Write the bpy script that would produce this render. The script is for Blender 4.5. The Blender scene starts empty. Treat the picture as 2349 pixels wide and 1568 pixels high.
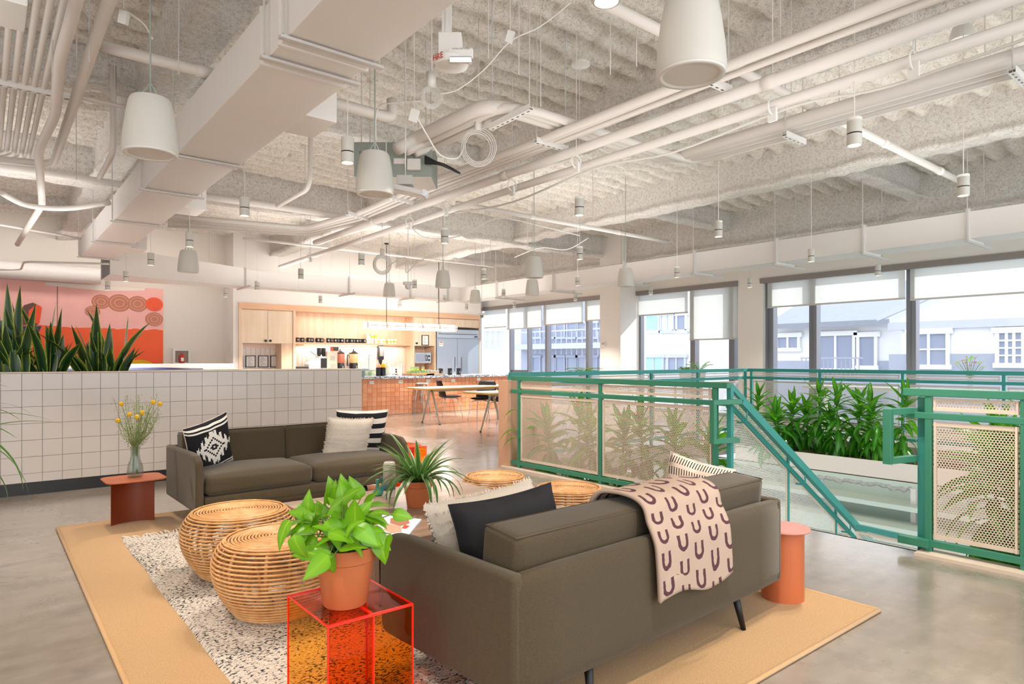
import bpy, math, random
import numpy as np
from mathutils import Vector, Matrix, Euler
random.seed(7)
np.random.seed(7)
C = bpy.context.scene.collection
S = bpy.context.scene
PI = math.pi
# ------------------------------------------------------------------ camera
F, HX, HY, H = 1497.0, 1174.5, 825.0, 1.28
ANG = math.atan((HX + 40) / F)
FW = (math.sin(ANG), math.cos(ANG))
RT = (math.cos(ANG), -math.sin(ANG))
cam = bpy.data.cameras.new('camera')
cam.lens = F / 2349 * 36
cam.sensor_width = 36
cam.shift_y = (HY - 784) / 2349
cam.clip_start = 0.02
cam.clip_end = 300
co = bpy.data.objects.new('camera', cam)
co.location = (0, 0, H)
co.rotation_euler = (PI / 2, 0, -ANG)
C.objects.link(co)
S.camera = co
S.view_settings.view_transform = 'Standard'
S.view_settings.look = 'None'
S.view_settings.exposure = 0.0
S.view_settings.gamma = 1
S.view_settings.use_curve_mapping = False
# ------------------------------------------------------------------ world, sun, large lights
W = bpy.data.worlds.new('World')
S.world = W
W.use_nodes = True
bg = W.node_tree.nodes['Background']
bg.inputs[0].default_value = (0.90, 0.95, 1.0, 1)
bg.inputs[1].default_value = 2.4
def light(name, kind, loc, energy, color=(1, 1, 1), rot=(0, 0, 0), **k):
    l = bpy.data.lights.new(name, kind)
    l.energy = energy
    l.color = color
    for a, b in k.items():
        setattr(l, a, b)
    o = bpy.data.objects.new(name, l)
    o.location = loc
    o.rotation_euler = rot
    C.objects.link(o)
    return o
sd = Vector((-0.80, 0.42, -0.62))
sun = light('sun', 'SUN', (30, -10, 30), 5.0, (1, 0.96, 0.88), angle=math.radians(0.8))
sun.rotation_euler = sd.to_track_quat('-Z', 'Y').to_euler()
# added fill lights without fixtures: around the camera, up to the ceiling, onto walls
light('added_fill', 'AREA', (2.5, -3.7, 1.7), 60, (0.98, 0.98, 1.0), (math.radians(90), 0, 0), shape='RECTANGLE', size=11, size_y=2.8)  # added soft fill from behind the camera, unseen
light('added_fill', 'AREA', (-4.6, 3.0, 1.7), 80, (1, 0.95, 0.90), (math.radians(90), 0, math.radians(-90)), shape='RECTANGLE', size=8, size_y=2.4)  # added soft fill from the left, unseen
for x_, y_, e_ in ((3.5, 3.0, 22), (3.5, 7.5, 26), (7.4, 2.5, 42), (7.4, 7.5, 42), (-1.5, 4.5, 18), (-0.5, 10.5, 55), (5.5, 12.0, 60), (8.0, 12.2, 32)):
    light('added_uplight', 'AREA', (x_, y_, 2.75), e_, (1, 0.985, 0.97), (PI, 0, 0), shape='RECTANGLE', size=3, size_y=3)  # added to brighten the deck from below, no fixtures here
light('added_wall_wash', 'AREA', (0.8, 14.9, 3.6), 34, (1, 0.95, 0.9), (math.radians(40), 0, 0), shape='RECTANGLE', size=6, size_y=0.3)  # added to brighten the mural wall, no fixture here
light('added_wall_wash', 'AREA', (8.0, 14.75, 3.6), 26, (1, 0.95, 0.9), (math.radians(30), 0, 0), shape='RECTANGLE', size=6, size_y=0.3)  # added to brighten the wall above the casework, no fixture here
light('added_top_fill', 'AREA', (1.5, -2.2, 3.3), 60, (1, 0.90, 0.80), (math.radians(25), 0, 0), shape='RECTANGLE', size=6, size_y=2.5)  # added overhead fill behind the camera, unseen
# ------------------------------------------------------------------ projection helpers: a photo point plus a known height / plane gives a place
def ray(px, py):
    r = (px - HX) / F
    return (FW[0] + RT[0] * r, FW[1] + RT[1] * r, (HY - py) / F)
def az(px, py, z):
    d = ray(px, py); t = (z - H) / d[2]
    return Vector((d[0] * t, d[1] * t, z))
def ax(px, py, X):
    d = ray(px, py); t = X / d[0]
    return Vector((X, d[1] * t, H + d[2] * t))
def ay(px, py, Y):
    d = ray(px, py); t = Y / d[1]
    return Vector((d[0] * t, Y, H + d[2] * t))
def ad(px, py, depth):
    d = ray(px, py)
    return Vector((d[0] * depth, d[1] * depth, H + d[2] * depth))
# ------------------------------------------------------------------ materials
def lin(c):
    if isinstance(c, str):
        c = tuple(int(c[i:i + 2], 16) / 255 for i in (0, 2, 4))
    return tuple((x / 12.92 if x <= 0.04045 else ((x + 0.055) / 1.055) ** 2.4) for x in c)
class NT:
    def __init__(s, name):
        s.m = bpy.data.materials.new(name); s.m.use_nodes = True
        s.t = s.m.node_tree; s.b = s.t.nodes['Principled BSDF']; s.o = s.t.nodes['Material Output']
    def n(s, kind, **k):
        x = s.t.nodes.new(kind)
        for a, b in k.items():
            setattr(x, a, b)
        return x
    def l(s, a, b):
        s.t.links.new(a, b)
    def math(s, op, a, b=None, c=None):
        x = s.n('ShaderNodeMath', operation=op)
        for i, v in enumerate((a, b, c)):
            if v is None: continue
            if isinstance(v, (int, float)): x.inputs[i].default_value = v
            else: s.l(v, x.inputs[i])
        return x.outputs[0]
    def coord(s, which='Object', scale=(1, 1, 1), rot=(0, 0, 0)):
        tc = s.n('ShaderNodeTexCoord'); mp = s.n('ShaderNodeMapping')
        mp.inputs['Scale'].default_value = scale
        mp.inputs['Rotation'].default_value = rot
        s.l(tc.outputs[which], mp.inputs[0])
        return mp.outputs[0]
    def noise(s, vec, scale, detail=3, rough=0.5):
        x = s.n('ShaderNodeTexNoise'); x.inputs['Scale'].default_value = scale
        x.inputs['Detail'].default_value = detail; x.inputs['Roughness'].default_value = rough
        if vec is not None: s.l(vec, x.inputs['Vector'])
        return x.outputs[0]
    def ramp(s, fac, stops, interp='LINEAR'):
        x = s.n('ShaderNodeValToRGB'); x.color_ramp.interpolation = interp
        e = x.color_ramp.elements
        while len(e) < len(stops): e.new(0.5)
        for i, (p, c) in enumerate(stops):
            e[i].position = p; c = lin(c); e[i].color = (*c, 1)
        s.l(fac, x.inputs[0])
        return x.outputs[0]
    def mix(s, fac, a, b):
        x = s.n('ShaderNodeMix', data_type='RGBA')
        if isinstance(fac, (int, float)): x.inputs[0].default_value = fac
        else: s.l(fac, x.inputs[0])
        for i, v in ((6, a), (7, b)):
            if isinstance(v, (str, tuple)): x.inputs[i].default_value = (*lin(v), 1)
            else: s.l(v, x.inputs[i])
        return x.outputs[2]
    def bump(s, h, strength=0.3, dist=0.01):
        x = s.n('ShaderNodeBump'); x.inputs['Strength'].default_value = strength
        x.inputs['Distance'].default_value = dist
        s.l(h, x.inputs['Height']); s.l(x.outputs[0], s.b.inputs['Normal'])
    def color(s, c):
        if isinstance(c, (str, tuple)): s.b.inputs['Base Color'].default_value = (*lin(c), 1)
        else: s.l(c, s.b.inputs['Base Color'])
    def set(s, rough=0.5, metal=0, **k):
        s.b.inputs['Roughness'].default_value = rough; s.b.inputs['Metallic'].default_value = metal
        for a, b in k.items(): s.b.inputs[a.replace('_', ' ')].default_value = b
M = {}
def plain(name, c, rough=0.5, metal=0, noise=None, bump=None, var=0.06, **k):
    n = NT(name)
    if noise:
        v = n.coord(); f = n.noise(v, noise, 4)
        c0 = lin(c)
        a = tuple(max(0, x * (1 - var)) for x in c0); b = tuple(min(1, x * (1 + var)) for x in c0)
        x = n.n('ShaderNodeMix', data_type='RGBA'); n.l(f, x.inputs[0])
        x.inputs[6].default_value = (*a, 1); x.inputs[7].default_value = (*b, 1)
        n.l(x.outputs[2], n.b.inputs['Base Color'])
        if bump: n.bump(f, bump, 0.004)
    else: n.color(c)
    n.set(rough, metal, **k)
    M[name] = n.m
    return n.m
plain('white_paint', 'e6e1db', 0.6, noise=3, var=0.02)
plain('wall_white', 'e9e4de', 0.7, noise=2, var=0.02)
plain('wall_cream', 'e2dad0', 0.7, noise=2, var=0.02)
plain('duct_white', 'e4dfdb', 0.5, noise=5, var=0.02)
plain('pipe_white', 'd9d2cb', 0.45, noise=8, var=0.02)
plain('device_white', 'dedbd6', 0.4)
plain('lamp_white', 'cfccc4', 0.45)
plain('speaker_grille', 'd9d6d2', 0.7, noise=200, var=0.1)
plain('black_band', '151515', 0.5)
plain('green_steel', '3a8469', 0.38, noise=6, var=0.05)
plain('teal_steel', '37938a', 0.38, noise=6, var=0.05)
plain('peach_wall', 'd8a98a', 0.6, noise=4, var=0.02)
plain('trim_cream', 'dccbb8', 0.55, noise=6, var=0.04)
plain('tile_white', 'cfc5bd', 0.16, noise=2.5, var=0.02)
plain('grout_grey', '9c938c', 0.9)
plain('grout_light', 'f0dccd', 0.9)
plain('black_base', '26262a', 0.45)
plain('steel', 'c9cdd2', 0.28, 0.9)
plain('brushed_steel', 'b9c2cd', 0.35, 0.6)
plain('galvanised', '9aa39c', 0.5, 0.3, noise=10, var=0.12)
plain('rod_grey', 'c9c5c0', 0.5)
plain('chrome', 'd8d8da', 0.12, 1.0)
plain('black_plastic', '1b1c1f', 0.4)
plain('black_fabric', '17151a', 0.85, noise=60, bump=0.3, var=0.2)
plain('dark_metal', '222226', 0.4, 0.4)
plain('table_leg_grey', 'c8c6bc', 0.4)
plain('table_white', 'eceae2', 0.35)
plain('table_yellow', 'd8a437', 0.5)
plain('orange_table', 'c2683e', 0.4, noise=4, var=0.04)
plain('rust_table', '803619', 0.4, noise=4, var=0.06)
plain('salmon_top', 'c98878', 0.25)
plain('mullion', '7d7f88', 0.4, 0.2)
plain('valance', '8b8480', 0.6)
plain('soil', '5b4838', 0.95, noise=60, bump=1.0, var=0.5)
plain('moss', '9c8a72', 0.95, noise=80, bump=1.0, var=0.4)
plain('terracotta', 'b9683b', 0.7, noise=7, bump=0.15, var=0.10)
plain('stem_green', '6f8f3e', 0.6)
plain('yellow_bloom', 'e0b021', 0.8, noise=120, bump=0.8, var=0.2)
plain('pink_bloom', 'e2506a', 0.7)
plain('red_paint', 'c9352c', 0.4)
plain('paper_white', 'f1efea', 0.6)
plain('paper_ink', 'b2aeac', 0.7)
plain('navy', '27305c', 0.5)
plain('sprinkler', 'cfcac4', 0.4)
plain('rope', 'd4d0ca', 0.5)
plain('bread', 'd99a52', 0.7)
plain('lime', 'b8d65a', 0.5)
plain('juice_red', 'c97862', 0.2)
plain('juice_yellow', 'dcc690', 0.2)
plain('roof_grey', '9298a4', 0.9, noise=6, var=0.1)
plain('facade_pale', 'eceef3', 0.9, noise=2, var=0.02)  # facade colours have the lavender haze of the window glass mixed in
plain('facade_grey', 'aab0c2', 0.9, noise=2, var=0.05)
plain('facade_mid', 'c4c9d8', 0.9, noise=2, var=0.05)
plain('facade_teal', 'a9d8d8', 0.6)
plain('far_glass', '97a0b6', 0.6)
plain('asphalt', 'a8aaac', 0.9)
plain('lower_wall', 'bccac0', 0.7)
plain('planter_white', 'd6cdc2', 0.6)
plain('fireproof_grey', 'a9aca8', 1.0, noise=30, bump=1.0, var=0.4)
# glass: thin pane that lets light straight through, with a reflection
def thin_glass(name, tint, refl=0.06, op=0.0):
    n = NT(name)
    tr = n.n('ShaderNodeBsdfTransparent'); tr.inputs[0].default_value = (*lin(tint), 1)
    gl = n.n('ShaderNodeBsdfGlossy'); gl.inputs['Roughness'].default_value = 0.02
    fr = n.n('ShaderNodeLayerWeight'); fr.inputs[0].default_value = 0.5
    fz = n.math('ADD', 0.015, n.math('MULTIPLY', n.math('POWER', fr.outputs['Facing'], 5.0), 0.35))
    mx = n.n('ShaderNodeMixShader')
    n.l(n.math('ADD', fz, refl), mx.inputs[0])
    n.l(tr.outputs[0], mx.inputs[1]); n.l(gl.outputs[0], mx.inputs[2])
    if op:
        df = n.n('ShaderNodeBsdfDiffuse'); df.inputs[0].default_value = (*lin(tint), 1)
        m2 = n.n('ShaderNodeMixShader'); m2.inputs[0].default_value = op
        n.l(mx.outputs[0], m2.inputs[1]); n.l(df.outputs[0], m2.inputs[2]); n.l(m2.outputs[0], n.o.inputs[0])
    else: n.l(mx.outputs[0], n.o.inputs[0])
    M[name] = n.m
thin_glass('window_glass', 'fcfdff', 0.0, 0.0)
thin_glass('clear_glass', 'eef2f0', 0.03, 0.03)
thin_glass('tumbler_glass', 'e6f2e4', 0.05, 0.15)
thin_glass('acrylic_orange', 'ffd98e', 0.0, 0.0)
thin_glass('acrylic_red', 'ffb080', 0.0, 0.0)
thin_glass('acrylic_top', 'ffb894', 0.03, 0.0)
plain('acrylic_edge', 'ee2a18', 0.2)
def emit(name, c, st):
    n = NT(name); n.color(c); n.b.inputs['Emission Color'].default_value = (*lin(c), 1)
    n.b.inputs['Emission Strength'].default_value = st; M[name] = n.m
emit('lamp_lens', 'ffe9d0', 6.0)
emit('tube_glow', 'ffe2c8', 2.2)
emit('strip_glow', 'ffdcb0', 5.0)
# roller blind cloth: lets some daylight through
def blind():
    n = NT('blind_cloth')
    df = n.n('ShaderNodeBsdfDiffuse'); df.inputs[0].default_value = (*lin('eeefec'), 1)
    tl = n.n('ShaderNodeBsdfTranslucent'); tl.inputs[0].default_value = (*lin('f2f4f2'), 1)
    mx = n.n('ShaderNodeMixShader'); mx.inputs[0].default_value = 0.6
    n.l(df.outputs[0], mx.inputs[1]); n.l(tl.outputs[0], mx.inputs[2])
    tp = n.n('ShaderNodeBsdfTransparent'); m2 = n.n('ShaderNodeMixShader'); m2.inputs[0].default_value = 0.07
    n.l(mx.outputs[0], m2.inputs[1]); n.l(tp.outputs[0], m2.inputs[2]); n.l(m2.outputs[0], n.o.inputs[0])
    M['blind_cloth'] = n.m
blind()
# sprayed fireproofing
def spray(name, a, b, c, k=1.0):
    n = NT(name); v = n.coord()
    f1 = n.noise(v, 95 * k, 4, 0.75); f2 = n.noise(v, 26 * k, 3); f3 = n.noise(v, 2.0, 2)
    s = n.math('ADD', n.math('MULTIPLY', f1, 0.7), n.math('MULTIPLY', f2, 0.3))
    col = n.ramp(s, [(0.36, a), (0.46, b), (0.56, c)])
    n.color(n.mix(n.math('MULTIPLY', f3, 0.35), col, b))
    n.bump(s, 0.75, 0.03); n.set(0.95); M[name] = n.m
spray('sprayed_deck', '94877a', 'e6dccf', 'fbf5ec')
spray('sprayed_beam', '958e86', 'e2dcd4', 'f8f4ee')
# concrete floor
def concrete():
    n = NT('concrete'); v = n.coord()
    f = n.noise(v, 1.1, 6, 0.6); g = n.noise(v, 9, 3, 0.6); h = n.noise(n.coord(scale=(1, 4, 1)), 2.5, 4)
    s = n.math('ADD', n.math('MULTIPLY', f, 0.55), n.math('ADD', n.math('MULTIPLY', g, 0.2), n.math('MULTIPLY', h, 0.25)))
    n.color(n.ramp(s, [(0.33, '7d7368'), (0.5, '94897d'), (0.66, 'aca194')]))
    n.set(0.3); n.l(n.math('ADD', n.math('MULTIPLY', f, 0.26), 0.14), n.b.inputs['Roughness'])
    n.b.inputs['Coat Weight'].default_value = 0.6; n.b.inputs['Coat Roughness'].default_value = 0.15
    M['concrete'] = n.m
concrete()
def wood(name, a, b, axis=2, rough=0.4, sc=3.0):
    n = NT(name); s = [sc * 6] * 3; s[axis] = sc * 0.5
    f = n.noise(n.coord(scale=tuple(s)), 1.5, 5, 0.6); g = n.noise(n.coord(), 1.7, 2)
    t = n.math('ADD', n.math('MULTIPLY', f, 0.7), n.math('MULTIPLY', g, 0.3))
    n.color(n.ramp(t, [(0.35, a), (0.65, b)])); n.set(rough); M[name] = n.m
wood('birch', 'd8b595', 'eacfb4', 2, 0.4, 1.2)
wood('birch_pale', 'dfc6a6', 'ecd8bf', 2, 0.4, 1.0)
wood('birch_frame', 'dcab86', 'e8bf9c', 0, 0.4, 1.2)
wood('walnut_grey', '8e7461', 'b39a85', 0, 0.22, 1.6)
wood('walnut_side', '8d7460', 'a8907c', 2, 0.35, 1.6)
wood('tray_wood', 'a5694a', 'c08a68', 0, 0.5, 2)
# fabric of the sofas
def fabric(name, a, b, sc=260, bs=0.35):
    n = NT(name); v = n.coord()
    f = n.noise(v, sc, 2); g = n.noise(v, 3, 3)
    w1 = n.noise(n.coord(scale=(1, 1, 2.2)), sc * 1.8, 1)
    s = n.math('ADD', n.math('MULTIPLY', f, 0.6), n.math('MULTIPLY', w1, 0.4))
    n.color(n.mix(n.math('MULTIPLY', g, 0.3), n.ramp(s, [(0.3, a), (0.7, b)]), a))
    n.bump(s, bs, 0.002); n.set(0.9); n.b.inputs['Sheen Weight'].default_value = 0.15; M[name] = n.m
fabric('olive_fabric', '382e1b', '564830')
fabric('jute', 'a07c50', 'd0aa78', 170, 0.9)
fabric('jute_border', 'b88f60', 'cfa878', 150, 0.6)
fabric('cream_cloth', 'cdbfae', 'e4d9cb', 200, 0.5)
# terrazzo
def terrazzo():
    n = NT('terrazzo'); v = n.n('ShaderNodeTexVoronoi'); v.inputs['Scale'].default_value = 55
    n.l(n.coord(), v.inputs[0])
    sp = n.n('ShaderNodeSeparateColor'); n.l(v.outputs['Color'], sp.inputs[0])
    n.color(n.ramp(sp.outputs[0], [(0.0, '4d5a70'), (0.3, '8f9bab'), (0.55, 'c9cfd6'), (0.8, 'eef0f2')], 'CONSTANT'))
    n.set(0.2); M['terrazzo'] = n.m
terrazzo()
def orange_tile():
    n = NT('orange_tile'); oi = n.n('ShaderNodeObjectInfo'); f = n.noise(n.coord(), 5, 3)
    s = n.math('ADD', n.math('MULTIPLY', oi.outputs['Random'], 0.6), n.math('MULTIPLY', f, 0.4))
    n.color(n.ramp(s, [(0.2, 'd58a60'), (0.5, 'df9970'), (0.8, 'e8a983')])); n.set(0.22); M['orange_tile'] = n.m
orange_tile()
# perforated sheet: round holes on a staggered grid, real see-through
def perf(name, c, pitch, rad, uv=True):
    n = NT(name); tc = n.n('ShaderNodeTexCoord'); sx = n.n('ShaderNodeSeparateXYZ'); n.l(tc.outputs['UV'], sx.inputs[0])
    u = n.math('DIVIDE', sx.outputs[0], pitch); v = n.math('DIVIDE', sx.outputs[1], pitch * 1.732)
    def d(u, v):
        a = n.math('SUBTRACT', n.math('FRACT', u), 0.5)
        b = n.math('MULTIPLY', n.math('SUBTRACT', n.math('FRACT', v), 0.5), 1.732)
        return n.math('ADD', n.math('MULTIPLY', a, a), n.math('MULTIPLY', b, b))
    d1 = d(u, v); d2 = d(n.math('ADD', u, 0.5), n.math('ADD', v, 0.5))
    hole = n.math('LESS_THAN', n.math('MINIMUM', d1, d2), (rad / pitch) ** 2)
    n.color(c); n.set(0.5)
    tr = n.n('ShaderNodeBsdfTransparent'); mx = n.n('ShaderNodeMixShader')
    n.l(hole, mx.inputs[0]); n.l(n.b.outputs[0], mx.inputs[1]); n.l(tr.outputs[0], mx.inputs[2]); n.l(mx.outputs[0], n.o.inputs[0])
    M[name] = n.m
perf('perforated_peach', 'dcc7b6', 0.0175, 0.0062)
perf('perforated_pale', 'e6dfd6', 0.0175, 0.0066)
# leaves
def leafmat(name, stops, tr=0.35, rough=0.35, tcol=None):
    n = NT(name); tc = n.n('ShaderNodeTexCoord'); sx = n.n('ShaderNodeSeparateXYZ'); n.l(tc.outputs['UV'], sx.inputs[0])
    a = n.math('ABSOLUTE', n.math('SUBTRACT', n.math('MULTIPLY', sx.outputs[0], 2), 1))
    oi = n.n('ShaderNodeObjectInfo')
    f = n.noise(n.coord(scale=(1, 1, 1)), 14, 3)
    a = n.math('ADD', a, n.math('MULTIPLY', n.math('SUBTRACT', f, 0.5), 0.25))
    a = n.math('ADD', a, n.math('MULTIPLY', n.math('SUBTRACT', oi.outputs['Random'], 0.5), 0.12))
    col = n.ramp(a, stops)
    n.l(col, n.b.inputs['Base Color']); n.set(rough)
    tl = n.n('ShaderNodeBsdfTranslucent'); n.l(n.mix(0.5, col, tcol or stops[-1][1]), tl.inputs[0])
    mx = n.n('ShaderNodeMixShader'); mx.inputs[0].default_value = tr
    n.l(n.b.outputs[0], mx.inputs[1]); n.l(tl.outputs[0], mx.inputs[2]); n.l(mx.outputs[0], n.o.inputs[0])
    M[name] = n.m
leafmat('snake_leaf', [(0.0, '14301a'), (0.45, '214822'), (0.76, '2f5a26'), (0.86, '9aa640'), (1.0, 'b9b850')], 0.12, 0.3)
leafmat('pothos_leaf', [(0.0, 'a2d03e'), (0.07, '80bc22'), (0.8, '70ae1c'), (1.0, '64a01a')], 0.3, 0.3, '9ad61c')
leafmat('spider_leaf', [(0.0, '3f7030'), (0.5, '3a6a2c'), (0.85, '8aa060'), (1.0, 'a8b884')], 0.25, 0.35, '6a9a3a')
leafmat('dracaena_leaf', [(0.0, '6db02a'), (0.3, '3c8a2a'), (1.0, '2a6c24')], 0.4, 0.28, '8ae01c')
leafmat('fern_leaf', [(0.0, '9ad04a'), (1.0, '6fb43a')], 0.4, 0.4, 'a8e050')
leafmat('wispy_leaf', [(0.0, 'c2c98a'), (1.0, '9aa86a')], 0.3, 0.6)
# ------------------------------------------------------------------ mesh building
class MB:
    def __init__(s):
        s.v = []; s.f = []; s.uv = {}; s.mi = []; s.cur = 0
    def face(s, idx, uv=None):
        s.f.append(tuple(idx)); s.mi.append(s.cur)
        if uv: s.uv[len(s.f) - 1] = uv
    def add(s, vs, fs, uvs=None):
        b = len(s.v); s.v += [tuple(x) for x in vs]
        for i, f in enumerate(fs): s.face([b + k for k in f], uvs[i] if uvs else None)
        return s
    def box(s, x0, y0, z0, x1, y1, z1):
        x0, x1 = min(x0, x1), max(x0, x1); y0, y1 = min(y0, y1), max(y0, y1); z0, z1 = min(z0, z1), max(z0, z1)
        v = [(x, y, z) for z in (z0, z1) for y in (y0, y1) for x in (x0, x1)]
        return s.add(v, [(0, 2, 3, 1), (4, 5, 7, 6), (0, 1, 5, 4), (2, 6, 7, 3), (0, 4, 6, 2), (1, 3, 7, 5)])
    def obox(s, c, size, mat=None):
        h = [a / 2 for a in size]; m = mat or Matrix.Identity(3); c = Vector(c)
        v = [c + m @ Vector((x, y, z)) for z in (-h[2], h[2]) for y in (-h[1], h[1]) for x in (-h[0], h[0])]
        return s.add(v, [(0, 2, 3, 1), (4, 5, 7, 6), (0, 1, 5, 4), (2, 6, 7, 3), (0, 4, 6, 2), (1, 3, 7, 5)])
    def beam(s, p, q, w, h, up=(0, 0, 1)):
        p = Vector(p); q = Vector(q); d = (q - p); L = d.length; d.normalize(); up = Vector(up)
        if abs(d.dot(up)) > 0.98: up = Vector((1, 0, 0))
        sd = d.cross(up).normalized(); u = sd.cross(d).normalized()
        m = Matrix((sd, d, u)).transposed()
        return s.obox((p + q) / 2, (w, L, h), m)
    def prism(s, pts, z0, z1):
        n = len(pts); v = [(x, y, z0) for x, y in pts] + [(x, y, z1) for x, y in pts]
        return s.add(v, [tuple(range(n))[::-1], tuple(range(n, 2 * n))] + [(i, (i + 1) % n, n + (i + 1) % n, n + i) for i in range(n)])
    def prismx(s, pts, x0, x1):
        n = len(pts); v = [(x0, a, b) for a, b in pts] + [(x1, a, b) for a, b in pts]
        return s.add(v, [tuple(range(n))[::-1], tuple(range(n, 2 * n))] + [(i, (i + 1) % n, n + (i + 1) % n, n + i) for i in range(n)])
    def prismy(s, pts, y0, y1):
        n = len(pts); v = [(a, y0, b) for a, b in pts] + [(a, y1, b) for a, b in pts]
        return s.add(v, [tuple(range(n)), tuple(range(n, 2 * n))[::-1]] + [(i, n + i, n + (i + 1) % n, (i + 1) % n) for i in range(n)])
    def tube(s, pts, r, n=8, closed=False, r2=None, flat=1.0):
        pts = [Vector(p) for p in pts]; k = len(pts); rings = []
        up = Vector((0, 0, 1)); prev = None
        for i, p in enumerate(pts):
            a = pts[(i - 1) % k] if (closed or i > 0) else p; b = pts[(i + 1) % k] if (closed or i < k - 1) else p
            d = (b - a)
            d = d.normalized() if d.length > 1e-9 else Vector((0, 0, 1))
            if prev is None:
                t = up if abs(d.dot(up)) < 0.95 else Vector((1, 0, 0)); u = d.cross(t).normalized()
            else:
                u = (prev - d * prev.dot(d))
                u = u.normalized() if u.length > 1e-6 else d.orthogonal().normalized()
            prev = u; w = d.cross(u)
            rr = r if r2 is None else r + (r2 - r) * i / (k - 1)
            rings.append([p + (u * math.cos(2 * PI * j / n) + w * math.sin(2 * PI * j / n) * flat) * rr for j in range(n)])
        b0 = len(s.v)
        for g in rings: s.v += [tuple(x) for x in g]
        for i in range(k if closed else k - 1):
            i2 = (i + 1) % k
            for j in range(n):
                j2 = (j + 1) % n
                s.face((b0 + i * n + j, b0 + i * n + j2, b0 + i2 * n + j2, b0 + i2 * n + j))
        if not closed:
            s.face([b0 + j for j in range(n)][::-1]); s.face([b0 + (k - 1) * n + j for j in range(n)])
        return s
    def lathe(s, prof, c=(0, 0, 0), n=24, sx=1, sy=1):
        b0 = len(s.v); c = Vector(c)
        for r, z in prof:
            for j in range(n):
                a = 2 * PI * j / n; s.v.append((c.x + r * math.cos(a) * sx, c.y + r * math.sin(a) * sy, c.z + z))
        for i in range(len(prof) - 1):
            for j in range(n):
                j2 = (j + 1) % n; s.face((b0 + i * n + j, b0 + i * n + j2, b0 + (i + 1) * n + j2, b0 + (i + 1) * n + j))
        if prof[0][0] > 1e-5: s.face([b0 + j for j in range(n)][::-1])
        if prof[-1][0] > 1e-5: s.face([b0 + (len(prof) - 1) * n + j for j in range(n)])
        return s
    def cyl(s, p, q, r, n=16):
        return s.tube([p, q], r, n)
    def sphere(s, c, r, n=10, sz=1):
        m = max(4, n // 2)
        return s.lathe([(max(1e-6, r * math.sin(PI * i / m)), -r * math.cos(PI * i / m) * sz) for i in range(m + 1)], c, n)
    def grid(s, fn, nu, nv, uvscale=(1, 1)):
        b0 = len(s.v)
        for j in range(nv + 1):
            for i in range(nu + 1): s.v.append(tuple(fn(i / nu, j / nv)))
        for j in range(nv):
            for i in range(nu):
                a = b0 + j * (nu + 1) + i
                U = [(i / nu, j / nv), ((i + 1) / nu, j / nv), ((i + 1) / nu, (j + 1) / nv), (i / nu, (j + 1) / nv)]
                s.face((a, a + 1, a + nu + 2, a + nu + 1), [(x * uvscale[0], y * uvscale[1]) for x, y in U])
        return s
    def rbox(s, w, d, h, r, c=(0, 0, 0), n=8, bulge=(0, 0, 0), mat=None):
        """rounded, slightly inflated block"""
        m = mat or Matrix.Identity(3); c = Vector(c); idx = {}; hw = Vector((w / 2, d / 2, h / 2))
        def P(x, y, z):
            k = (round(x, 4), round(y, 4), round(z, 4))
            if k in idx: return idx[k]
            p = Vector((x * hw.x, y * hw.y, z * hw.z))
            q = Vector([max(-hw[i] + r, min(hw[i] - r, p[i])) for i in range(3)])
            dd = p - q
            if dd.length > 1e-9: p = q + dd.normalized() * r
            p.z += math.copysign(1, z) * bulge[2] * (1 - x * x) * (1 - y * y) * abs(z)
            p.x += math.copysign(1, x) * bulge[0] * (1 - z * z) * (1 - y * y) * abs(x)
            p.y += math.copysign(1, y) * bulge[1] * (1 - x * x) * (1 - z * z) * abs(y)
            s.v.append(tuple(c + m @ p)); idx[k] = len(s.v) - 1
            return idx[k]
        g = [-1, -1 + 0.6 * 2 * r / max(w, 1e-3)] if 0 else [-1 + 2 * i / n for i in range(n + 1)]
        # denser near the edges
        g = [math.copysign(abs(t) ** 0.7, t) for t in g]
        for ax_ in range(3):
            for sg in (-1, 1):
                for i in range(n):
                    for j in range(n):
                        q = []
                        for a, b in ((i, j), (i + 1, j), (i + 1, j + 1), (i, j + 1)):
                            t = [0, 0, 0]; t[ax_] = sg; t[(ax_ + 1) % 3] = g[a]; t[(ax_ + 2) % 3] = g[b]
                            q.append(P(*t))
                        s.face(q if sg > 0 else q[::-1])
        return s
    def xf(s, m, start=0):
        for i in range(start, len(s.v)): s.v[i] = tuple(m @ Vector(s.v[i]))
        return s
    def mesh(s, name, mats, smooth=False):
        me = bpy.data.meshes.new(name)
        me.from_pydata(s.v, [], s.f)
        mats = mats if isinstance(mats, (list, tuple)) else [mats]
        for m in mats: me.materials.append(M[m] if isinstance(m, str) else m)
        if len(mats) > 1: me.polygons.foreach_set('material_index', s.mi)
        if s.uv:
            ul = me.uv_layers.new(name='UVMap')
            for fi, uv in s.uv.items():
                ls = me.polygons[fi].loop_start
                for k, t in enumerate(uv): ul.data[ls + k].uv = t
        if smooth:
            me.polygons.foreach_set('use_smooth', [True] * len(me.polygons))
            if smooth != 'all':
                try: me.set_sharp_from_angle(angle=math.radians(40))
                except Exception: pass
        me.update()
        return me
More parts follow.
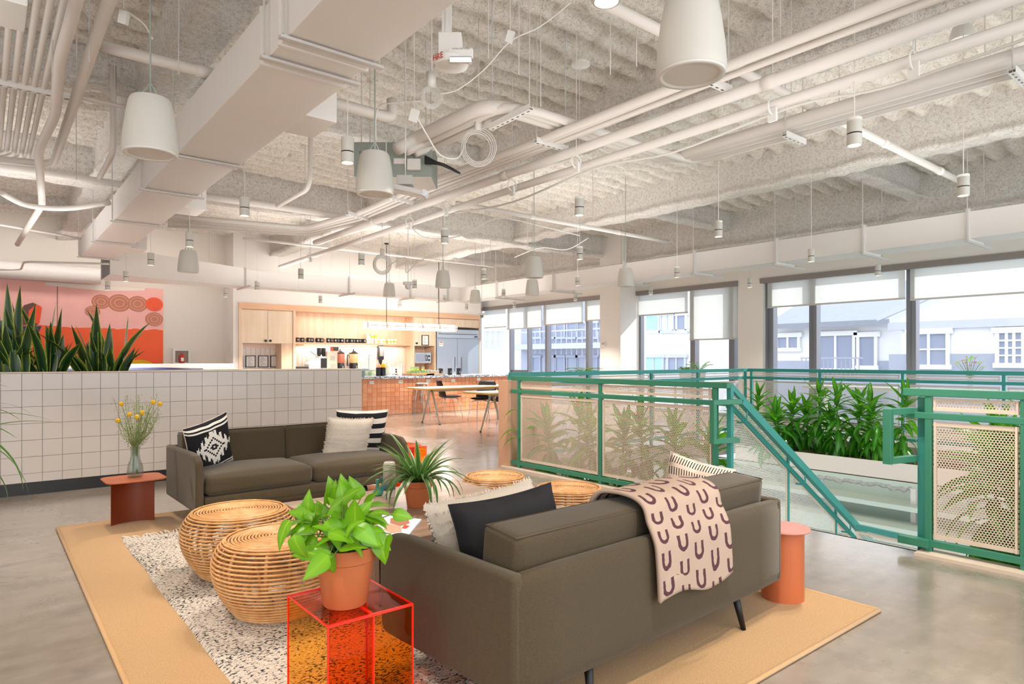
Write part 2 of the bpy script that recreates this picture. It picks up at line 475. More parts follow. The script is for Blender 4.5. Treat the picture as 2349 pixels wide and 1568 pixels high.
    def build(s, name, mats, parent=None, smooth=False, bevel=0, local=False, label=None):
        """world-coordinate vertices unless local; the origin is moved into the piece"""
        a = np.array(s.v); lo = a.min(0); hi = a.max(0)
        c = (lo + hi) / 2
        if parent is None: c[2] = lo[2]
        c = Vector(c.tolist())
        s.v = [(x - c.x, y - c.y, z - c.z) for x, y, z in s.v]
        o = bpy.data.objects.new(name, s.mesh(name, mats, smooth)); C.objects.link(o)
        if parent is not None:
            o.parent = parent
            o.location = c if local else c - wloc(parent)
        else: o.location = c
        if bevel:
            b = o.modifiers.new('bevel', 'BEVEL'); b.width = bevel; b.segments = 2; b.limit_method = 'ANGLE'
        if label: o['label'] = label
        return o
def wloc(o):
    v = Vector((0, 0, 0))
    while o is not None:
        v += o.location; o = o.parent
    return v
def tag(o, label=None, cat=None, group=None, kind=None):
    if label: o['label'] = label
    if cat: o['category'] = cat
    if group: o['group'] = group
    if kind: o['kind'] = kind
    return o
def thing(name, label, cat, loc=(0, 0, 0), rz=0, group=None):
    o = bpy.data.objects.new(name, None); C.objects.link(o); o.empty_display_size = 0.1
    o.location = loc; o.rotation_euler = (0, 0, rz)
    return tag(o, label, cat, group)
def struct(name, mb, mats, parent=None, **k):
    o = mb.build(name, mats, parent, **k)
    if parent is None: o['kind'] = 'structure'
    return o
def sempty(name, loc=(0, 0, 0)):
    o = bpy.data.objects.new(name, None); C.objects.link(o); o.location = loc; o['kind'] = 'structure'
    return o
def inst(name, me, parent, loc=(0, 0, 0), rot=(0, 0, 0), sc=(1, 1, 1), label=None):
    o = bpy.data.objects.new(name, me); C.objects.link(o); o.parent = parent
    o.location = loc; o.rotation_euler = rot; o.scale = sc if isinstance(sc, (tuple, list, Vector)) else (sc,) * 3
    if label: o['label'] = label
    return o
def dup(root, loc, rz=None, label=None, group=None):
    def cp(o, par):
        c = o.copy(); C.objects.link(c)
        if par is not None: c.parent = par
        for ch in kids.get(o.name, []): cp(ch, c)
        return c
    kids = {}
    st = [o for o in bpy.data.objects if o.parent]
    for o in st: kids.setdefault(o.parent.name, []).append(o)
    r = cp(root, None); r.location = loc
    if rz is not None: r.rotation_euler = (0, 0, rz)
    if label: r['label'] = label
    if group: r['group'] = group
    return r
def smoothpath(pts, k=6):
    pts = [Vector(p) for p in pts]; out = []
    P = [pts[0]] + pts + [pts[-1]]
    for i in range(1, len(P) - 2):
        for j in range(k):
            t = j / k; a, b, c, d = P[i - 1], P[i], P[i + 1], P[i + 2]
            out.append(0.5 * ((2 * b) + (-a + c) * t + (2 * a - 5 * b + 4 * c - d) * t * t + (-a + 3 * b - 3 * c + d) * t ** 3))
    out.append(pts[-1])
    return out
def text(name, body, size, loc, rot, mat, parent, ext=0.0008):
    cu = bpy.data.curves.new(name, 'FONT'); cu.body = body; cu.size = size; cu.extrude = ext
    cu.align_x = 'CENTER'; cu.align_y = 'CENTER'; cu.materials.append(M[mat])
    o = bpy.data.objects.new(name + '_tmp', cu); C.objects.link(o)
    me = bpy.data.meshes.new_from_object(o); bpy.data.objects.remove(o); me.name = name
    if not me.materials: me.materials.append(M[mat])
    o = bpy.data.objects.new(name, me); C.objects.link(o); o.parent = parent
    o.location = Vector(loc) - wloc(parent); o.rotation_euler = rot
    return o
def vnoise(nx, ny, sx, sy, cell, seed):
    """smooth value noise on an nx x ny grid of physical size sx x sy"""
    rs = np.random.RandomState(seed)
    gx = int(sx / cell) + 3; gy = int(sy / cell) + 3
    g = rs.rand(gy, gx)
    x = np.linspace(0, sx / cell, nx); y = np.linspace(0, sy / cell, ny)
    xi = x.astype(int); yi = y.astype(int); fx = x - xi; fy = y - yi
    fx = fx * fx * (3 - 2 * fx); fy = fy * fy * (3 - 2 * fy)
    a = g[np.ix_(yi, xi)]; b = g[np.ix_(yi, xi + 1)]; c = g[np.ix_(yi + 1, xi)]; d = g[np.ix_(yi + 1, xi + 1)]
    fx = fx[None, :]; fy = fy[:, None]
    return (a * (1 - fx) + b * fx) * (1 - fy) + (c * (1 - fx) + d * fx) * fy - 0.5
def fastgrid(name, V, mat):
    """V: (ny, nx, 3) array -> mesh"""
    ny, nx, _ = V.shape
    me = bpy.data.meshes.new(name)
    me.vertices.add(nx * ny); me.vertices.foreach_set('co', V.reshape(-1).astype(np.float32))
    i = np.arange((ny - 1) * (nx - 1)); r = i // (nx - 1); c = i % (nx - 1); a = r * nx + c
    q = np.stack([a, a + 1, a + nx + 1, a + nx], 1).astype(np.int32)
    n = len(q)
    me.loops.add(n * 4); me.loops.foreach_set('vertex_index', q.reshape(-1))
    me.polygons.add(n); me.polygons.foreach_set('loop_start', np.arange(n, dtype=np.int32) * 4)
    me.polygons.foreach_set('use_smooth', np.ones(n, dtype=bool))
    me.materials.append(M[mat]); me.update(calc_edges=True); me.validate()
    return me
# ================================================================== SETTING
XW, YK, YM, XR, XF = 11.9, 15.6, 16.2, 4.87, 10.6
ZD = 4.22
b = MB()
b.box(-5, -4, -0.30, XR, 16.4, 0)
b.box(XR, 6.22, -0.30, 12.3, 16.9, 0)
b.box(XF - 0.05, -4, -0.30, 12.3, 6.22, 0)
b.box(XR, -4, -0.30, XF, -2.5, 0)
struct('floor', b, 'concrete')
# lower storey seen through the stair opening
b = MB(); b.box(2.0, -6, -4.1, 12.3, 9, -4.0); struct('floor_lower', b, 'concrete')
b = MB()
b.box(9.45, -6, -4.0, 9.6, 8, -0.34)
struct('wall_lower', b, 'lower_wall')
b = MB()
for i in range(9): b.box(9.43, -3.0 + i * 1.25, -3.9, 9.45, -2.985 + i * 1.25, -0.45)
struct('trim_9', b, 'facade_mid')
# mural wall and the projecting kitchen wall
b = MB()
b.box(-5, YM, 0, 4.45, YM + 0.2, ZD)
b.box(4.45, YM, 0, 11.46, YM + 0.9, ZD); b.box(11.46, YM + 0.6, 0, 12.3, YM + 0.9, ZD)
struct('wall_back', b, 'wall_cream')
KX0, KX1 = 4.66, 11.44      # casework opening
b = MB()
b.box(4.45, YK, 0, KX0, YM, ZD)
b.box(KX0, YK, 2.60, KX1, YM, ZD)
b.box(KX1, YK, 0, 11.47, YM, ZD)
struct('wall_kitchen', b, 'wall_white')
# window wall, windows recessed; openings as Y ranges
WZ = 2.88
OP = [(10.68, 16.5), (7.39, 10.04), (-2.6, 6.85)]
b = MB()
b.box(XW, -4, WZ, XW + 0.35, 16.8, ZD)
for y0, y1 in ((10.04, 10.68), (6.85, 7.39), (-4, -2.6)): b.box(XW, y0, 0, XW + 0.35, y1, WZ)
b.box(XW + 0.1, -2.6, -0.3, XW + 0.35, 16.8, 0.10); b.box(XW, 16.5, 0, XW + 0.35, 16.8, WZ)
struct('wall_right', b, 'wall_white')
b = MB(); b.box(11.34, 10.04, 0, XW, 10.68, ZD); struct('trim_1', b, 'wall_white', bevel=0.004)
b = MB(); b.box(-5, -4, 0, -4.8, YM, ZD); struct('wall_left', b, 'wall_cream')
# windows: frame, mullions, panes
def ypx(px, X=XW): return ax(px, 825, X).y
XG = XW + 0.16
WIN = [
    (OP[0], [(ypx(1164), 0.10), (ypx(1205), 0.09), (ypx(1247), 0.13), (ypx(1341), 0.13)], [(0.92, ypx(1205), ypx(1164))]),
    (OP[1], [(ypx(1583), 0.15), (ypx(1672), 0.14)], []),
    (OP[2], [(6.75, 0.16), (ypx(1859), 0.16), (ypx(2085), 0.16), (0.3, 0.16)], []),
]
for k, ((y0, y1), mul, tr) in enumerate(WIN):
    w = sempty('window_%d' % (k + 1), (XG, (y0 + y1) / 2, 0.1))
    b = MB(); b.box(XG - 0.06, y0, 0.10, XG + 0.06, y1, 0.17); b.box(XG - 0.06, y0, WZ - 0.05, XG + 0.06, y1, WZ)
    b.box(XG - 0.06, y0, 0.1, XG + 0.06, y0 + 0.05, WZ); b.box(XG - 0.06, y1 - 0.05, 0.1, XG + 0.06, y1, WZ)
    b.build('window_frame', 'mullion', w)
    for y, wd in mul:
        b = MB(); b.box(XG - 0.09, y - wd / 2, 0.1, XG + 0.07, y - wd * 0.12, WZ); b.box(XG - 0.05, y - wd * 0.12, 0.1, XG + 0.07, y + wd / 2, WZ)
        b.build('mullion', 'mullion', w)
    for z, a, c in tr:
        b = MB(); b.box(XG - 0.05, min(a, c), z, XG + 0.05, max(a, c), z + 0.07); b.build('transom', 'mullion', w)
    ys = sorted([y0, y1] + [m[0] for m in mul])
    for a, c in zip(ys, ys[1:]):
        if c - a > 0.2:
            b = MB(); b.box(XG - 0.006, a + 0.02, 0.12, XG + 0.006, c - 0.02, WZ - 0.02); b.build('pane', 'window_glass', w)
# roller blinds with the grey pelmet above
VAL = [(OP[0][0], 16.45, 1), (OP[1][0], OP[1][1], 2), (-2.6, 6.9, 3)]
for a, c, k in VAL:
    b = MB(); b.box(XW - 0.03, a, WZ - 0.10, XW + 0.10, c, WZ + 0.0); struct('trim_%d' % (k + 1), b, 'valance')
BL = [  # px left, px right, bottom z, label
    (1108, 1158, 2.27, 'roller blind at the far end of the window wall beside the fridge, barely lowered'),
    (1160, 1241, 2.19, 'roller blind in the far window group, second from the fridge'),
    (1243, 1335, 2.25, 'wide roller blind in the far window group, third from the fridge'),
    (1338, 1380, 2.29, 'narrow roller blind right next to the projecting white column'),
    (1461, 1576, 2.33, 'short roller blind in the middle window, left of its tall neighbour'),
    (1578, 1692, 1.73, 'roller blind in the middle window that hangs lowest of all'),
    (1756, 2076, 2.32, 'wide roller blind in the big right window, above the grey roofed house'),
    (2083, 2800, 2.29, 'wide roller blind at the right edge of the photo, above the gabled house')]
for a, c, z, lb in BL:
    ya, yc = ypx(a), (ypx(c) if c < 2700 else -0.5)
    ya = min(ya, 16.4)
    t = thing('roller_blind', lb, 'blind', (XW + 0.05, (ya + yc) / 2, z), group='roller blinds along the window wall')
    b = MB(); b.box(XW + 0.045, yc + 0.015, z, XW + 0.047, ya - 0.015, WZ - 0.1); b.build('blind_cloth', 'blind_cloth', t)
    b = MB(); b.box(XW + 0.035, yc + 0.015, z - 0.03, XW + 0.057, ya - 0.015, z); b.build('hem_bar', 'rod_grey', t)
# ------------------------------------------------------------------ ceiling: corrugated deck under sprayed fireproofing
def deck(x0, x1, y0, y1, step, z, seed):
    nx = int((x1 - x0) / step); ny = int((y1 - y0) / step)
    X, Y = np.meshgrid(np.linspace(x0, x1, nx), np.linspace(y0, y1, ny))
    n1 = vnoise(nx, ny, x1 - x0, y1 - y0, 0.55, seed); n2 = vnoise(nx, ny, x1 - x0, y1 - y0, 0.16, seed + 1)
    n3 = vnoise(nx, ny, x1 - x0, y1 - y0, 0.07, seed + 2); n4 = vnoise(nx, ny, x1 - x0, y1 - y0, 1.6, seed + 3)
    ph = (Y + 0.04 * n1 * 2) / 0.30 * 2 * PI
    rib = np.tanh(np.sin(ph) * 1.4) * 0.062
    Z = z + rib * (1 + 0.6 * n4) + n1 * 0.03 + n2 * 0.035 + n3 * 0.03
    pit = vnoise(nx, ny, x1 - x0, y1 - y0, 0.12, seed + 9)
    Z += np.clip(pit - 0.34, 0, 1) * 0.6
    me = fastgrid('ceiling', np.stack([X, Y, Z], 2), 'sprayed_deck')
    return me
for i, (x0, x1, y0, y1, st) in enumerate(((-3.2, 11.9, 0.0, YM, 0.035),)):
    o = bpy.data.objects.new('ceiling', deck(x0, x1, y0, y1, st, ZD, 11)); C.objects.link(o); o['kind'] = 'structure'
b = MB(); b.box(-5, -4, ZD + 0.2, 12.3, YM + 0.9, ZD + 0.3); struct('ceiling_slab', b, 'sprayed_beam')
def sprayed(name, p, q, w, z0, z1, seed, step=0.05):
    """fireproofed steel beam: a rough rounded sleeve from p to q (plan points)"""
    p = np.array(p, float); q = np.array(q, float); L = np.linalg.norm(q - p); d = (q - p) / L; nrm = np.array([-d[1], d[0]])
    prof = []
    h = z1 - z0
    segs = [(-w / 2, z1, -w / 2 * 0.8, z0 + 0.10), (-w / 2 * 0.8, z0 + 0.10, -w / 2 * 1.08, z0 + 0.05), (-w / 2 * 1.08, z0 + 0.05, -w / 2, z0), (-w / 2, z0, w / 2, z0), (w / 2, z0, w / 2 * 1.08, z0 + 0.05), (w / 2 * 1.08, z0 + 0.05, w / 2 * 0.8, z0 + 0.10), (w / 2 * 0.8, z0 + 0.10, w / 2, z1)]
    for a, za, c, zc in segs:
        n = max(1, int(math.hypot(c - a, zc - za) / step))
        for i in range(n): prof.append((a + (c - a) * i / n, za + (zc - za) * i / n))
    prof.append((segs[-1][2], segs[-1][3]))
    prof = np.array(prof); nv = len(prof); nu = max(2, int(L / step))
    t = np.linspace(0, L, nu)
    n1 = vnoise(nv, nu, nv * step, L, 0.30, seed); n2 = vnoise(nv, nu, nv * step, L, 0.11, seed + 1)
    dis = n1 * 0.04 + n2 * 0.04
    a = prof[None, :, 0] * (1 + dis * 2.2 / w * 0.6); zz = prof[None, :, 1] + dis * 0.9 * (prof[None, :, 1] < z0 + 0.12)
    V = np.zeros((nu, nv, 3))
    V[:, :, 0] = p[0] + d[0] * t[:, None] + nrm[0] * a; V[:, :, 1] = p[1] + d[1] * t[:, None] + nrm[1] * a; V[:, :, 2] = zz
    me = fastgrid(name, V[:, ::-1], 'sprayed_beam')
    o = bpy.data.objects.new(name, me); C.objects.link(o); o['kind'] = 'structure'
    return o
ZT = ZD + 0.1
sprayed('ceiling_beam', (1.32, 0.0), (1.32, YM), 0.32, 3.74, ZT, 21)
sprayed('ceiling_beam', (5.42, 0.0), (5.42, YM), 0.32, 3.74, ZT, 31)
sprayed('ceiling_beam', (8.78, 0.0), (8.78, YM), 0.30, 3.74, ZT, 41)
sprayed('ceiling_beam', (11.70, 0.0), (11.70, YM), 0.34, 3.52, ZT, 51)
sprayed('ceiling_girder', (-3.0, 10.75), (11.6, 10.75), 0.34, 3.70, ZT, 61)
sprayed('ceiling_girder', (-3.0, 0.3), (11.6, 0.3), 0.34, 3.70, ZT, 65)
for k, y in enumerate((4.05, 7.45, 14.0)):
    sprayed('ceiling_joist', (8.9, y), (11.6, y), 0.22, 3.84, ZT, 71 + k)
for k, y in enumerate((3.95, 7.4, 14.2)):
    sprayed('ceiling_joist', (-3, y), (1.2, y), 0.22, 3.9, ZT, 81 + k)
sprayed('ceiling_joist', (1.5, 7.3), (5.3, 7.3), 0.2, 3.93, ZT, 91)
# ------------------------------------------------------------------ ducts
DL = thing('supply_duct', 'long white rectangular duct running away from the upper left of the ceiling', 'duct', (1.5, 6.5, 3.0))
def ductbox(par, name, x0, x1, y0, y1, z0, z1, mat='duct_white'):
    b = MB(); b.box(x0, y0, z0, x1, y1, z1); return b.build(name, mat, par, bevel=0.006)
DZ0, DZ1 = 3.0, 3.31
secs = [0.6, 2.55, 3.55, 3.85, 6.1, 7.5, 9.4, 11.2, 13.0]
for i, (a, c) in enumerate(zip(secs, secs[1:])):
    e = 0.004 if i % 2 else 0
    ductbox(DL, 'duct_section', 1.26 - e, 1.76 + e, a, c, DZ0 - e, DZ1 + e)
    b = MB(); b.box(1.245, c - 0.012, DZ0 - 0.014, 1.775, c + 0.012, DZ1 + 0.014); b.build('seam_flange', 'duct_white', DL)
    b = MB(); b.cyl((1.23, c - 0.12, DZ0 + 0.0), (1.23, c - 0.12, 4.15), 0.006, 6); b.cyl((1.79, c - 0.12, DZ0), (1.79, c - 0.12, 4.15), 0.006, 6)
    b.box(1.21, c - 0.14, DZ0 - 0.03, 1.81, c - 0.10, DZ0 - 0.014); b.build('hanger', 'rod_grey', DL)
for y in (4.75, 8.35, 11.9):
    b = MB(); b.box(1.76, y - 0.22, 3.02, 2.02, y + 0.22, 3.28); b.build('side_outlet', 'duct_white', DL, bevel=0.005)
    b = MB()
    for i in range(6): b.box(2.015, y - 0.2, 3.045 + i * 0.038, 2.03, y + 0.2, 3.06 + i * 0.038)
    b.build('outlet_grille', 'rod_grey', DL)
# duct along the kitchen wall, widening to the left
DK = thing('return_duct', 'white duct along the kitchen wall, open and dark at its left end', 'duct', (6, 14.2, 2.8))
b = MB()
b.add([(1.75, 13.45, 2.80), (4.2, 13.95, 2.80), (4.2, 14.45, 2.80), (1.75, 14.6, 2.80), (1.75, 13.45, 3.28), (4.2, 13.95, 3.17), (4.2, 14.45, 3.17), (1.75, 14.6, 3.28)],
      [(3, 2, 1, 0), (4, 5, 6, 7), (0, 1, 5, 4), (1, 2, 6, 5), (2, 3, 7, 6)])
b.build('tapered_section', 'duct_white', DK)
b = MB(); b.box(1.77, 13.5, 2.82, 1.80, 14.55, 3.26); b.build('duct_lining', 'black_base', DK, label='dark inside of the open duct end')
for a, c in zip([4.2, 5.35, 6.5, 7.7, 8.7], [5.35, 6.5, 7.7, 8.7, 10.1]): ductbox(DK, 'duct_section', a, c, 13.97, 14.45, 2.81, 3.15)
for x in (4.2, 6.5, 8.1, 9.2):
    b = MB(); b.box(x, 13.94, 2.80, x + 0.04, 13.969, 3.19); b.box(x, 13.6, 2.765, x + 0.04, 14.48, 2.795)
    b.cyl((x + 0.02, 13.92, 2.78), (x + 0.02, 13.92, 4.1), 0.006, 6); b.build('hanger', 'rod_grey', DK)
DR = thing('window_duct', 'long beige white duct hanging in front of the window wall', 'duct', (9.85, 7, 2.8))
sec = [-1, 1.3, 2.75, 4.0, 5.3, 6.8, 8.4, 10.4, 12.4, 13.97]
for a, c in zip(sec, sec[1:]):
    ductbox(DR, 'duct_section', 9.6, 10.1, a, c, 2.80, 3.14)
    if c < 13.9:
        b = MB(); b.box(9.57, c - 0.02, 2.77, 10.13, c + 0.02, 3.17)
        b.build('seam_flange', 'duct_white', DR)
        b = MB(); b.box(9.5, c - 0.03, 2.745, 10.45, c + 0.01, 2.77); b.cyl((9.56, c, 2.75), (9.56, c, 4.1), 0.006, 6); b.cyl((10.2, c, 2.75), (10.2, c, 4.1), 0.006, 6)
        b.build('hanger', 'rod_grey', DR)
b = MB(); b.cyl((10.6, -1, 3.32), (10.6, 13.9, 3.32), 0.02, 8)
tag(b.build('conduit', 'pipe_white', smooth='all'), 'thin white conduit running above the duct by the windows', 'pipe')
# ------------------------------------------------------------------ low tiled partition in front
TH = 1.165; YP = 7.71
P = sempty('wall_partition', (1.5, YP + 0.15, 0))
b = MB(); b.box(-3.2, YP + 0.012, 0, 3.78, YP + 0.10, TH - 0.01); b.build('backing', 'grout_grey', P)
b = MB(); b.box(-3.2, YP + 0.55, 0, 3.78, YP + 0.65, TH - 0.01); b.box(3.66, YP + 0.1, 0, 3.78, YP + 0.55, TH - 0.01); b.build('rear_panel', 'wall_cream', P)
b = MB(); b.box(-3.2, YP - 0.004, TH - 0.012, 3.785, YP + 0.10, TH); b.box(-3.2, YP + 0.55, TH - 0.012, 3.785, YP + 0.66, TH); b.box(2.4, YP + 0.10, TH - 0.012, 3.785, YP + 0.55, TH)
b.build('coping', 'trim_cream', P)
b = MB(); b.box(-3.2, YP + 0.10, 0.9, 2.4, YP + 0.55, 1.06); b.build('soil_bed', 'soil', P)
tw = 0.1585
me = MB().obox((0, 0, 0), (tw - 0.0035, 0.014, tw - 0.0035)).mesh('tile', 'tile_white')
x = 3.775 - tw / 2
while x > -1.6:
    for r in range(7):
        z1 = TH - 0.014 - r * tw
        o = inst('tile', me, P, Vector((x, YP + 0.006, z1 - tw / 2)) - P.location)
        if z1 - tw < 0.115: o.scale = (1, 1, (z1 - 0.115) / tw); o.location.z = (z1 + 0.115) / 2 - P.location.z
    x -= tw
b = MB(); b.box(-3.2, YP - 0.012, 0, 3.78, YP + 0.012, 0.112); struct('baseboard_front', b, 'black_base')
# low tiled ledge and blue banquette by the mural
b = MB(); b.box(-3, 15.0, 0, 4.3, 15.25, 1.20); struct('wall_ledge', b, 'tile_white', bevel=0.01)
t = thing('banquette', 'navy blue padded bench back by the mural wall, only its rim in view', 'bench', (1.5, 13.2, 0))
b = MB(); b.box(-2.5, 13.1, 0.0, 3.3, 13.6, 0.46); b.build('seat', 'navy', t, bevel=0.03)
b = MB(); b.rbox(5.9, 0.16, 0.68, 0.075, (0.4, 13.66, 0.80), n=6); b.build('backrest', 'navy', t, smooth='all')
# ------------------------------------------------------------------ outside
def house(name, lb, cat, base): return thing(name, lb, cat, base)
b = MB(); b.box(12.4, -30, -3.6, 70, 80, -3.5); struct('ground_outside', b, 'asphalt')
XH = 20.0
def wrect(px0, py0, px1, py1, X):
    a = ax(px0, py0, X); c = ax(px1, py1, X); return a.y, c.y, a.z, c.z
h1 = thing('house', 'pale gable roofed house seen through the big right window', 'house', (XH, 6, -3.5))
y0, y1, z0, z1 = wrect(1770, 738, 2600, 900, XH)
b = MB(); b.box(XH, y1, -3.5, XH + 6, y0, z0 + 0.0); b.build('wall', 'facade_pale', h1)
ya, yb, za, zb = wrect(1770, 745, 2075, 745, XH)
b = MB(); rz = ax(1900, 690, XH + 3.5).z + 0.5
b.add([(XH - 0.4, y0, za), (XH - 0.4, yb, za), (XH + 3.5, yb, rz), (XH + 3.5, y0, rz), (XH - 0.4, y0, za - 0.15), (XH - 0.4, yb, za - 0.15)], [(0, 1, 2, 3), (4, 5, 1, 0)])
b.build('roof', 'roof_grey', h1)
# gable front
g = [ax(2040, 722, XH - 0.8), ax(2300, 655, XH - 0.8), ax(2349, 648, XH - 0.8)]
gy0, gy1 = g[0].y, ax(2349, 700, XH - 0.8).y - 2.6
apex = ((gy0 + gy1) / 2, ax(2349, 640, XH - 0.8).z + 0.45)
b = MB(); b.add([(XH - 0.8, gy0, g[0].z - 0.35), (XH - 0.8, gy1, g[0].z - 0.35), (XH - 0.8, gy1, g[0].z), (XH - 0.8, apex[0], apex[1]), (XH - 0.8, gy0, g[0].z)], [(0, 1, 2, 3, 4)])
b.box(XH - 0.8, gy0 - 0.3, -3.5, XH + 2, gy1 + 0.3, g[0].z - 0.3)
b.build('gable_wall', 'facade_pale', h1)
for sgn in (0, 1):
    e0 = (gy0 + 0.25, g[0].z - 0.1) if sgn == 0 else (gy1 - 0.25, g[0].z - 0.1)
    b = MB(); b.beam((XH - 0.95, e0[0], e0[1]), (XH - 0.95, apex[0], apex[1]), 0.14, 0.14, up=(1, 0, 0)); b.build('gable_trim', 'facade_mid', h1)
b = MB(); b.box(XH - 0.9, gy1, g[0].z - 0.42, XH - 0.78, gy0, g[0].z - 0.22); b.build('eave_board', 'facade_mid', h1)
lo = wrect(1770, 826, 2600, 900, XH - 0.02)
b = MB(); b.box(XH - 0.83, gy1, -3.5, XH - 0.79, gy0, ax(2150, 812, XH).z); b.box(XH - 0.04, gy0, -3.5, XH + 0.01, y0, ax(1850, 827, XH).z); b.build('plinth', 'facade_grey', h1)
def hwin(par, px0, py0, px1, py1, X, nx=2, nz=1, frame='facade_pale', glass='far_glass'):
    a, c, t0, t1 = wrect(px0, py0, px1, py1, X)
    f = MB(); f.box(X - 0.10, c - 0.08, t1 - 0.08, X - 0.02, c, t0 + 0.08); f.box(X - 0.10, a, t1 - 0.08, X - 0.02, a + 0.08, t0 + 0.08)
    f.box(X - 0.12, c - 0.15, t0, X - 0.02, a + 0.15, t0 + 0.14); f.box(X - 0.12, c - 0.12, t1 - 0.12, X - 0.02, a + 0.12, t1)
    for i in range(1, nx): yy = c + (a - c) * i / nx; f.box(X - 0.09, yy - 0.03, t1, X - 0.02, yy + 0.03, t0)
    for i in range(1, nz): zz = t1 + (t0 - t1) * i / nz; f.box(X - 0.083, c, zz - 0.02, X - 0.025, a, zz + 0.02)
    w = f.build('window', frame, par)
    MB().box(X - 0.05, c, t1, X - 0.01, a, t0).build('pane', glass, w)
    return w
XG2 = XH - 0.8
hwin(h1, 1787, 774, 1832, 797, XH)
hwin(h1, 1881, 771, 1958, 845, XH, 2, 1); hwin(h1, 1974, 773, 2008, 838, XH, 1, 1)
w = hwin(h1, 2094, 767, 2172, 836, XG2, 2, 2)
hwin(h1, 2294, 764, 2345, 832, XG2, 3, 4)
b = MB()
for i in range(14): b.cyl((XH - 0.9, ax(1872 + i * 10, 840, XH).y, ax(1900, 850, XH).z - 0.4), (XH - 0.9, ax(1872 + i * 10, 840, XH).y, ax(1900, 821, XH).z), 0.015, 4)
b.beam((XH - 0.9, ax(1870, 0, XH).y, ax(1900, 821, XH).z), (XH - 0.9, ax(2012, 0, XH).y, ax(1900, 821, XH).z), 0.04, 0.04); b.build('balcony_rail', 'facade_grey', h1)
# middle building
XB = 22.0
h2 = thing('office_building', 'pale building with dark ribbon windows seen through the middle window', 'building', (XB, 17, -3.5))
ya = ax(1440, 700, XB).y; yb = ax(1760, 700, XB).y
b = MB(); b.box(XB, yb, -3.5, XB + 8, ya, 6); b.build('wall', 'facade_pale', h2)
hwin(h2, 1468, 726, 1512, 757, XB, 1, 1, 'facade_pale', 'facade_teal')
hwin(h2, 1520, 724, 1545, 757, XB, 2, 1, 'facade_mid', 'facade_pale')
hwin(h2, 1556, 724, 1574, 757, XB, 1, 1, 'facade_pale', 'far_glass')
b = MB(); b.box(XB - 0.1, yb, ax(1500, 764, XB).z, XB, ya, ax(1500, 758, XB).z); b.build('band', 'facade_mid', h2)
hwin(h2, 1462, 820, 1522, 850, XB, 3, 1, 'facade_mid', 'facade_teal'); hwin(h2, 1536, 820, 1572, 850, XB, 2, 1, 'facade_mid', 'far_glass')
# far left building with balconies
XL = 24.0
h3 = thing('apartment_building', 'grey apartment block with balconies seen through the far window group', 'building', (XL, 27, -3.5))
ya = ax(1195, 700, XL).y; yb = ax(1400, 700, XL).y
b = MB(); b.box(XL, yb, -3.5, XL + 8, ya, 8); b.build('wall', 'facade_grey', h3)
for i, (a, c) in enumerate(((1225, 1240), (1256, 1274), (1278, 1296), (1304, 1324), (1328, 1345), (1352, 1370))):
    hwin(h3, a, 742, c, 772, XL, 1, 1, 'facade_mid', 'far_glass'); hwin(h3, a, 820, c, 850, XL, 1, 1, 'facade_grey', 'far_glass')
b = MB(); b.box(XL - 0.8, yb, ax(1300, 800, XL).z, XL, ya, ax(1300, 788, XL).z); b.build('balcony', 'facade_mid', h3)
b = MB(); b.box(XL - 0.5, yb, ax(1300, 760, XL).z, XL - 0.46, ya, ax(1300, 757, XL).z)
for i in range(14): p = ax(1215 + i * 12, 760, XL - 0.5); b.cyl((XL - 0.48, p.y, p.z - 1.2), (XL - 0.48, p.y, p.z), 0.03, 5)
b.build('balcony_rail', 'facade_mid', h3)
h4 = thing('tower_block', 'very pale building at the far left end of the window view', 'building', (30, 44, -3.5))
b = MB(); b.box(30, ax(1196, 0, 30).y, -3.5, 36, 50, 9); b.build('wall', 'facade_pale', h4)
for i in range(4): hwin(h4, 1104 + i * 13, 760, 1112 + i * 13, 800, 30, 1, 2, 'facade_pale', 'facade_mid')
# ================================================================== KITCHEN
def ky(px, py, Y=YK): return ay(px, py, Y)
K = thing('kitchen_casework', 'pale birch built-in kitchen wall with niche, open shelf and cupboards', 'cabinet', (8, YK, 0))
fx0 = ky(547, 700).x; fx1 = 11.42; ZT1 = 2.60
# frame boards
b = MB(); b.box(fx0, YK - 0.04, 2.46, fx1, YK + 0.6, ZT1 - 0.0); b.build('top_board', 'birch_frame', K)
b = MB(); b.box(fx0, YK - 0.04, 0, fx0 + 0.06, YK + 0.6, 2.46); b.build('side_board', 'birch', K)
xa = ky(674, 700).x
b = MB(); b.box(xa - 0.03, YK - 0.04, 0, xa + 0.03, YK + 0.6, 2.46); b.build('side_board', 'birch', K)
xm = (fx0 + 0.06 + xa - 0.03) / 2; zc = ky(610, 787).z
for k, (p, q) in enumerate(((fx0 + 0.065, xm - 0.004), (xm + 0.004, xa - 0.034))):
    b = MB(); b.box(p, YK - 0.02, zc, q, YK + 0.005, 2.45); d = b.build('door', 'birch_pale', K, bevel=0.002)
    kx = xm + (-0.055 if k == 0 else 0.055)
    b = MB(); b.tube([(kx, YK - 0.055, zc + 0.06), (kx, YK - 0.02, zc + 0.06)], 0.028, 14); b.build('knob', 'black_plastic', d)
b = MB(); b.box(fx0 + 0.06, YK + 0.005, zc, xa - 0.03, YK + 0.58, 2.46); b.build('cupboard_box', 'birch', K)
# niche under the cupboards: tiled back, wooden right cheek
b = MB(); b.box(xa - 0.30, YK + 0.0, 0.9, xa - 0.03, YK + 0.58, zc); b.build('niche_cheek', 'birch', K)
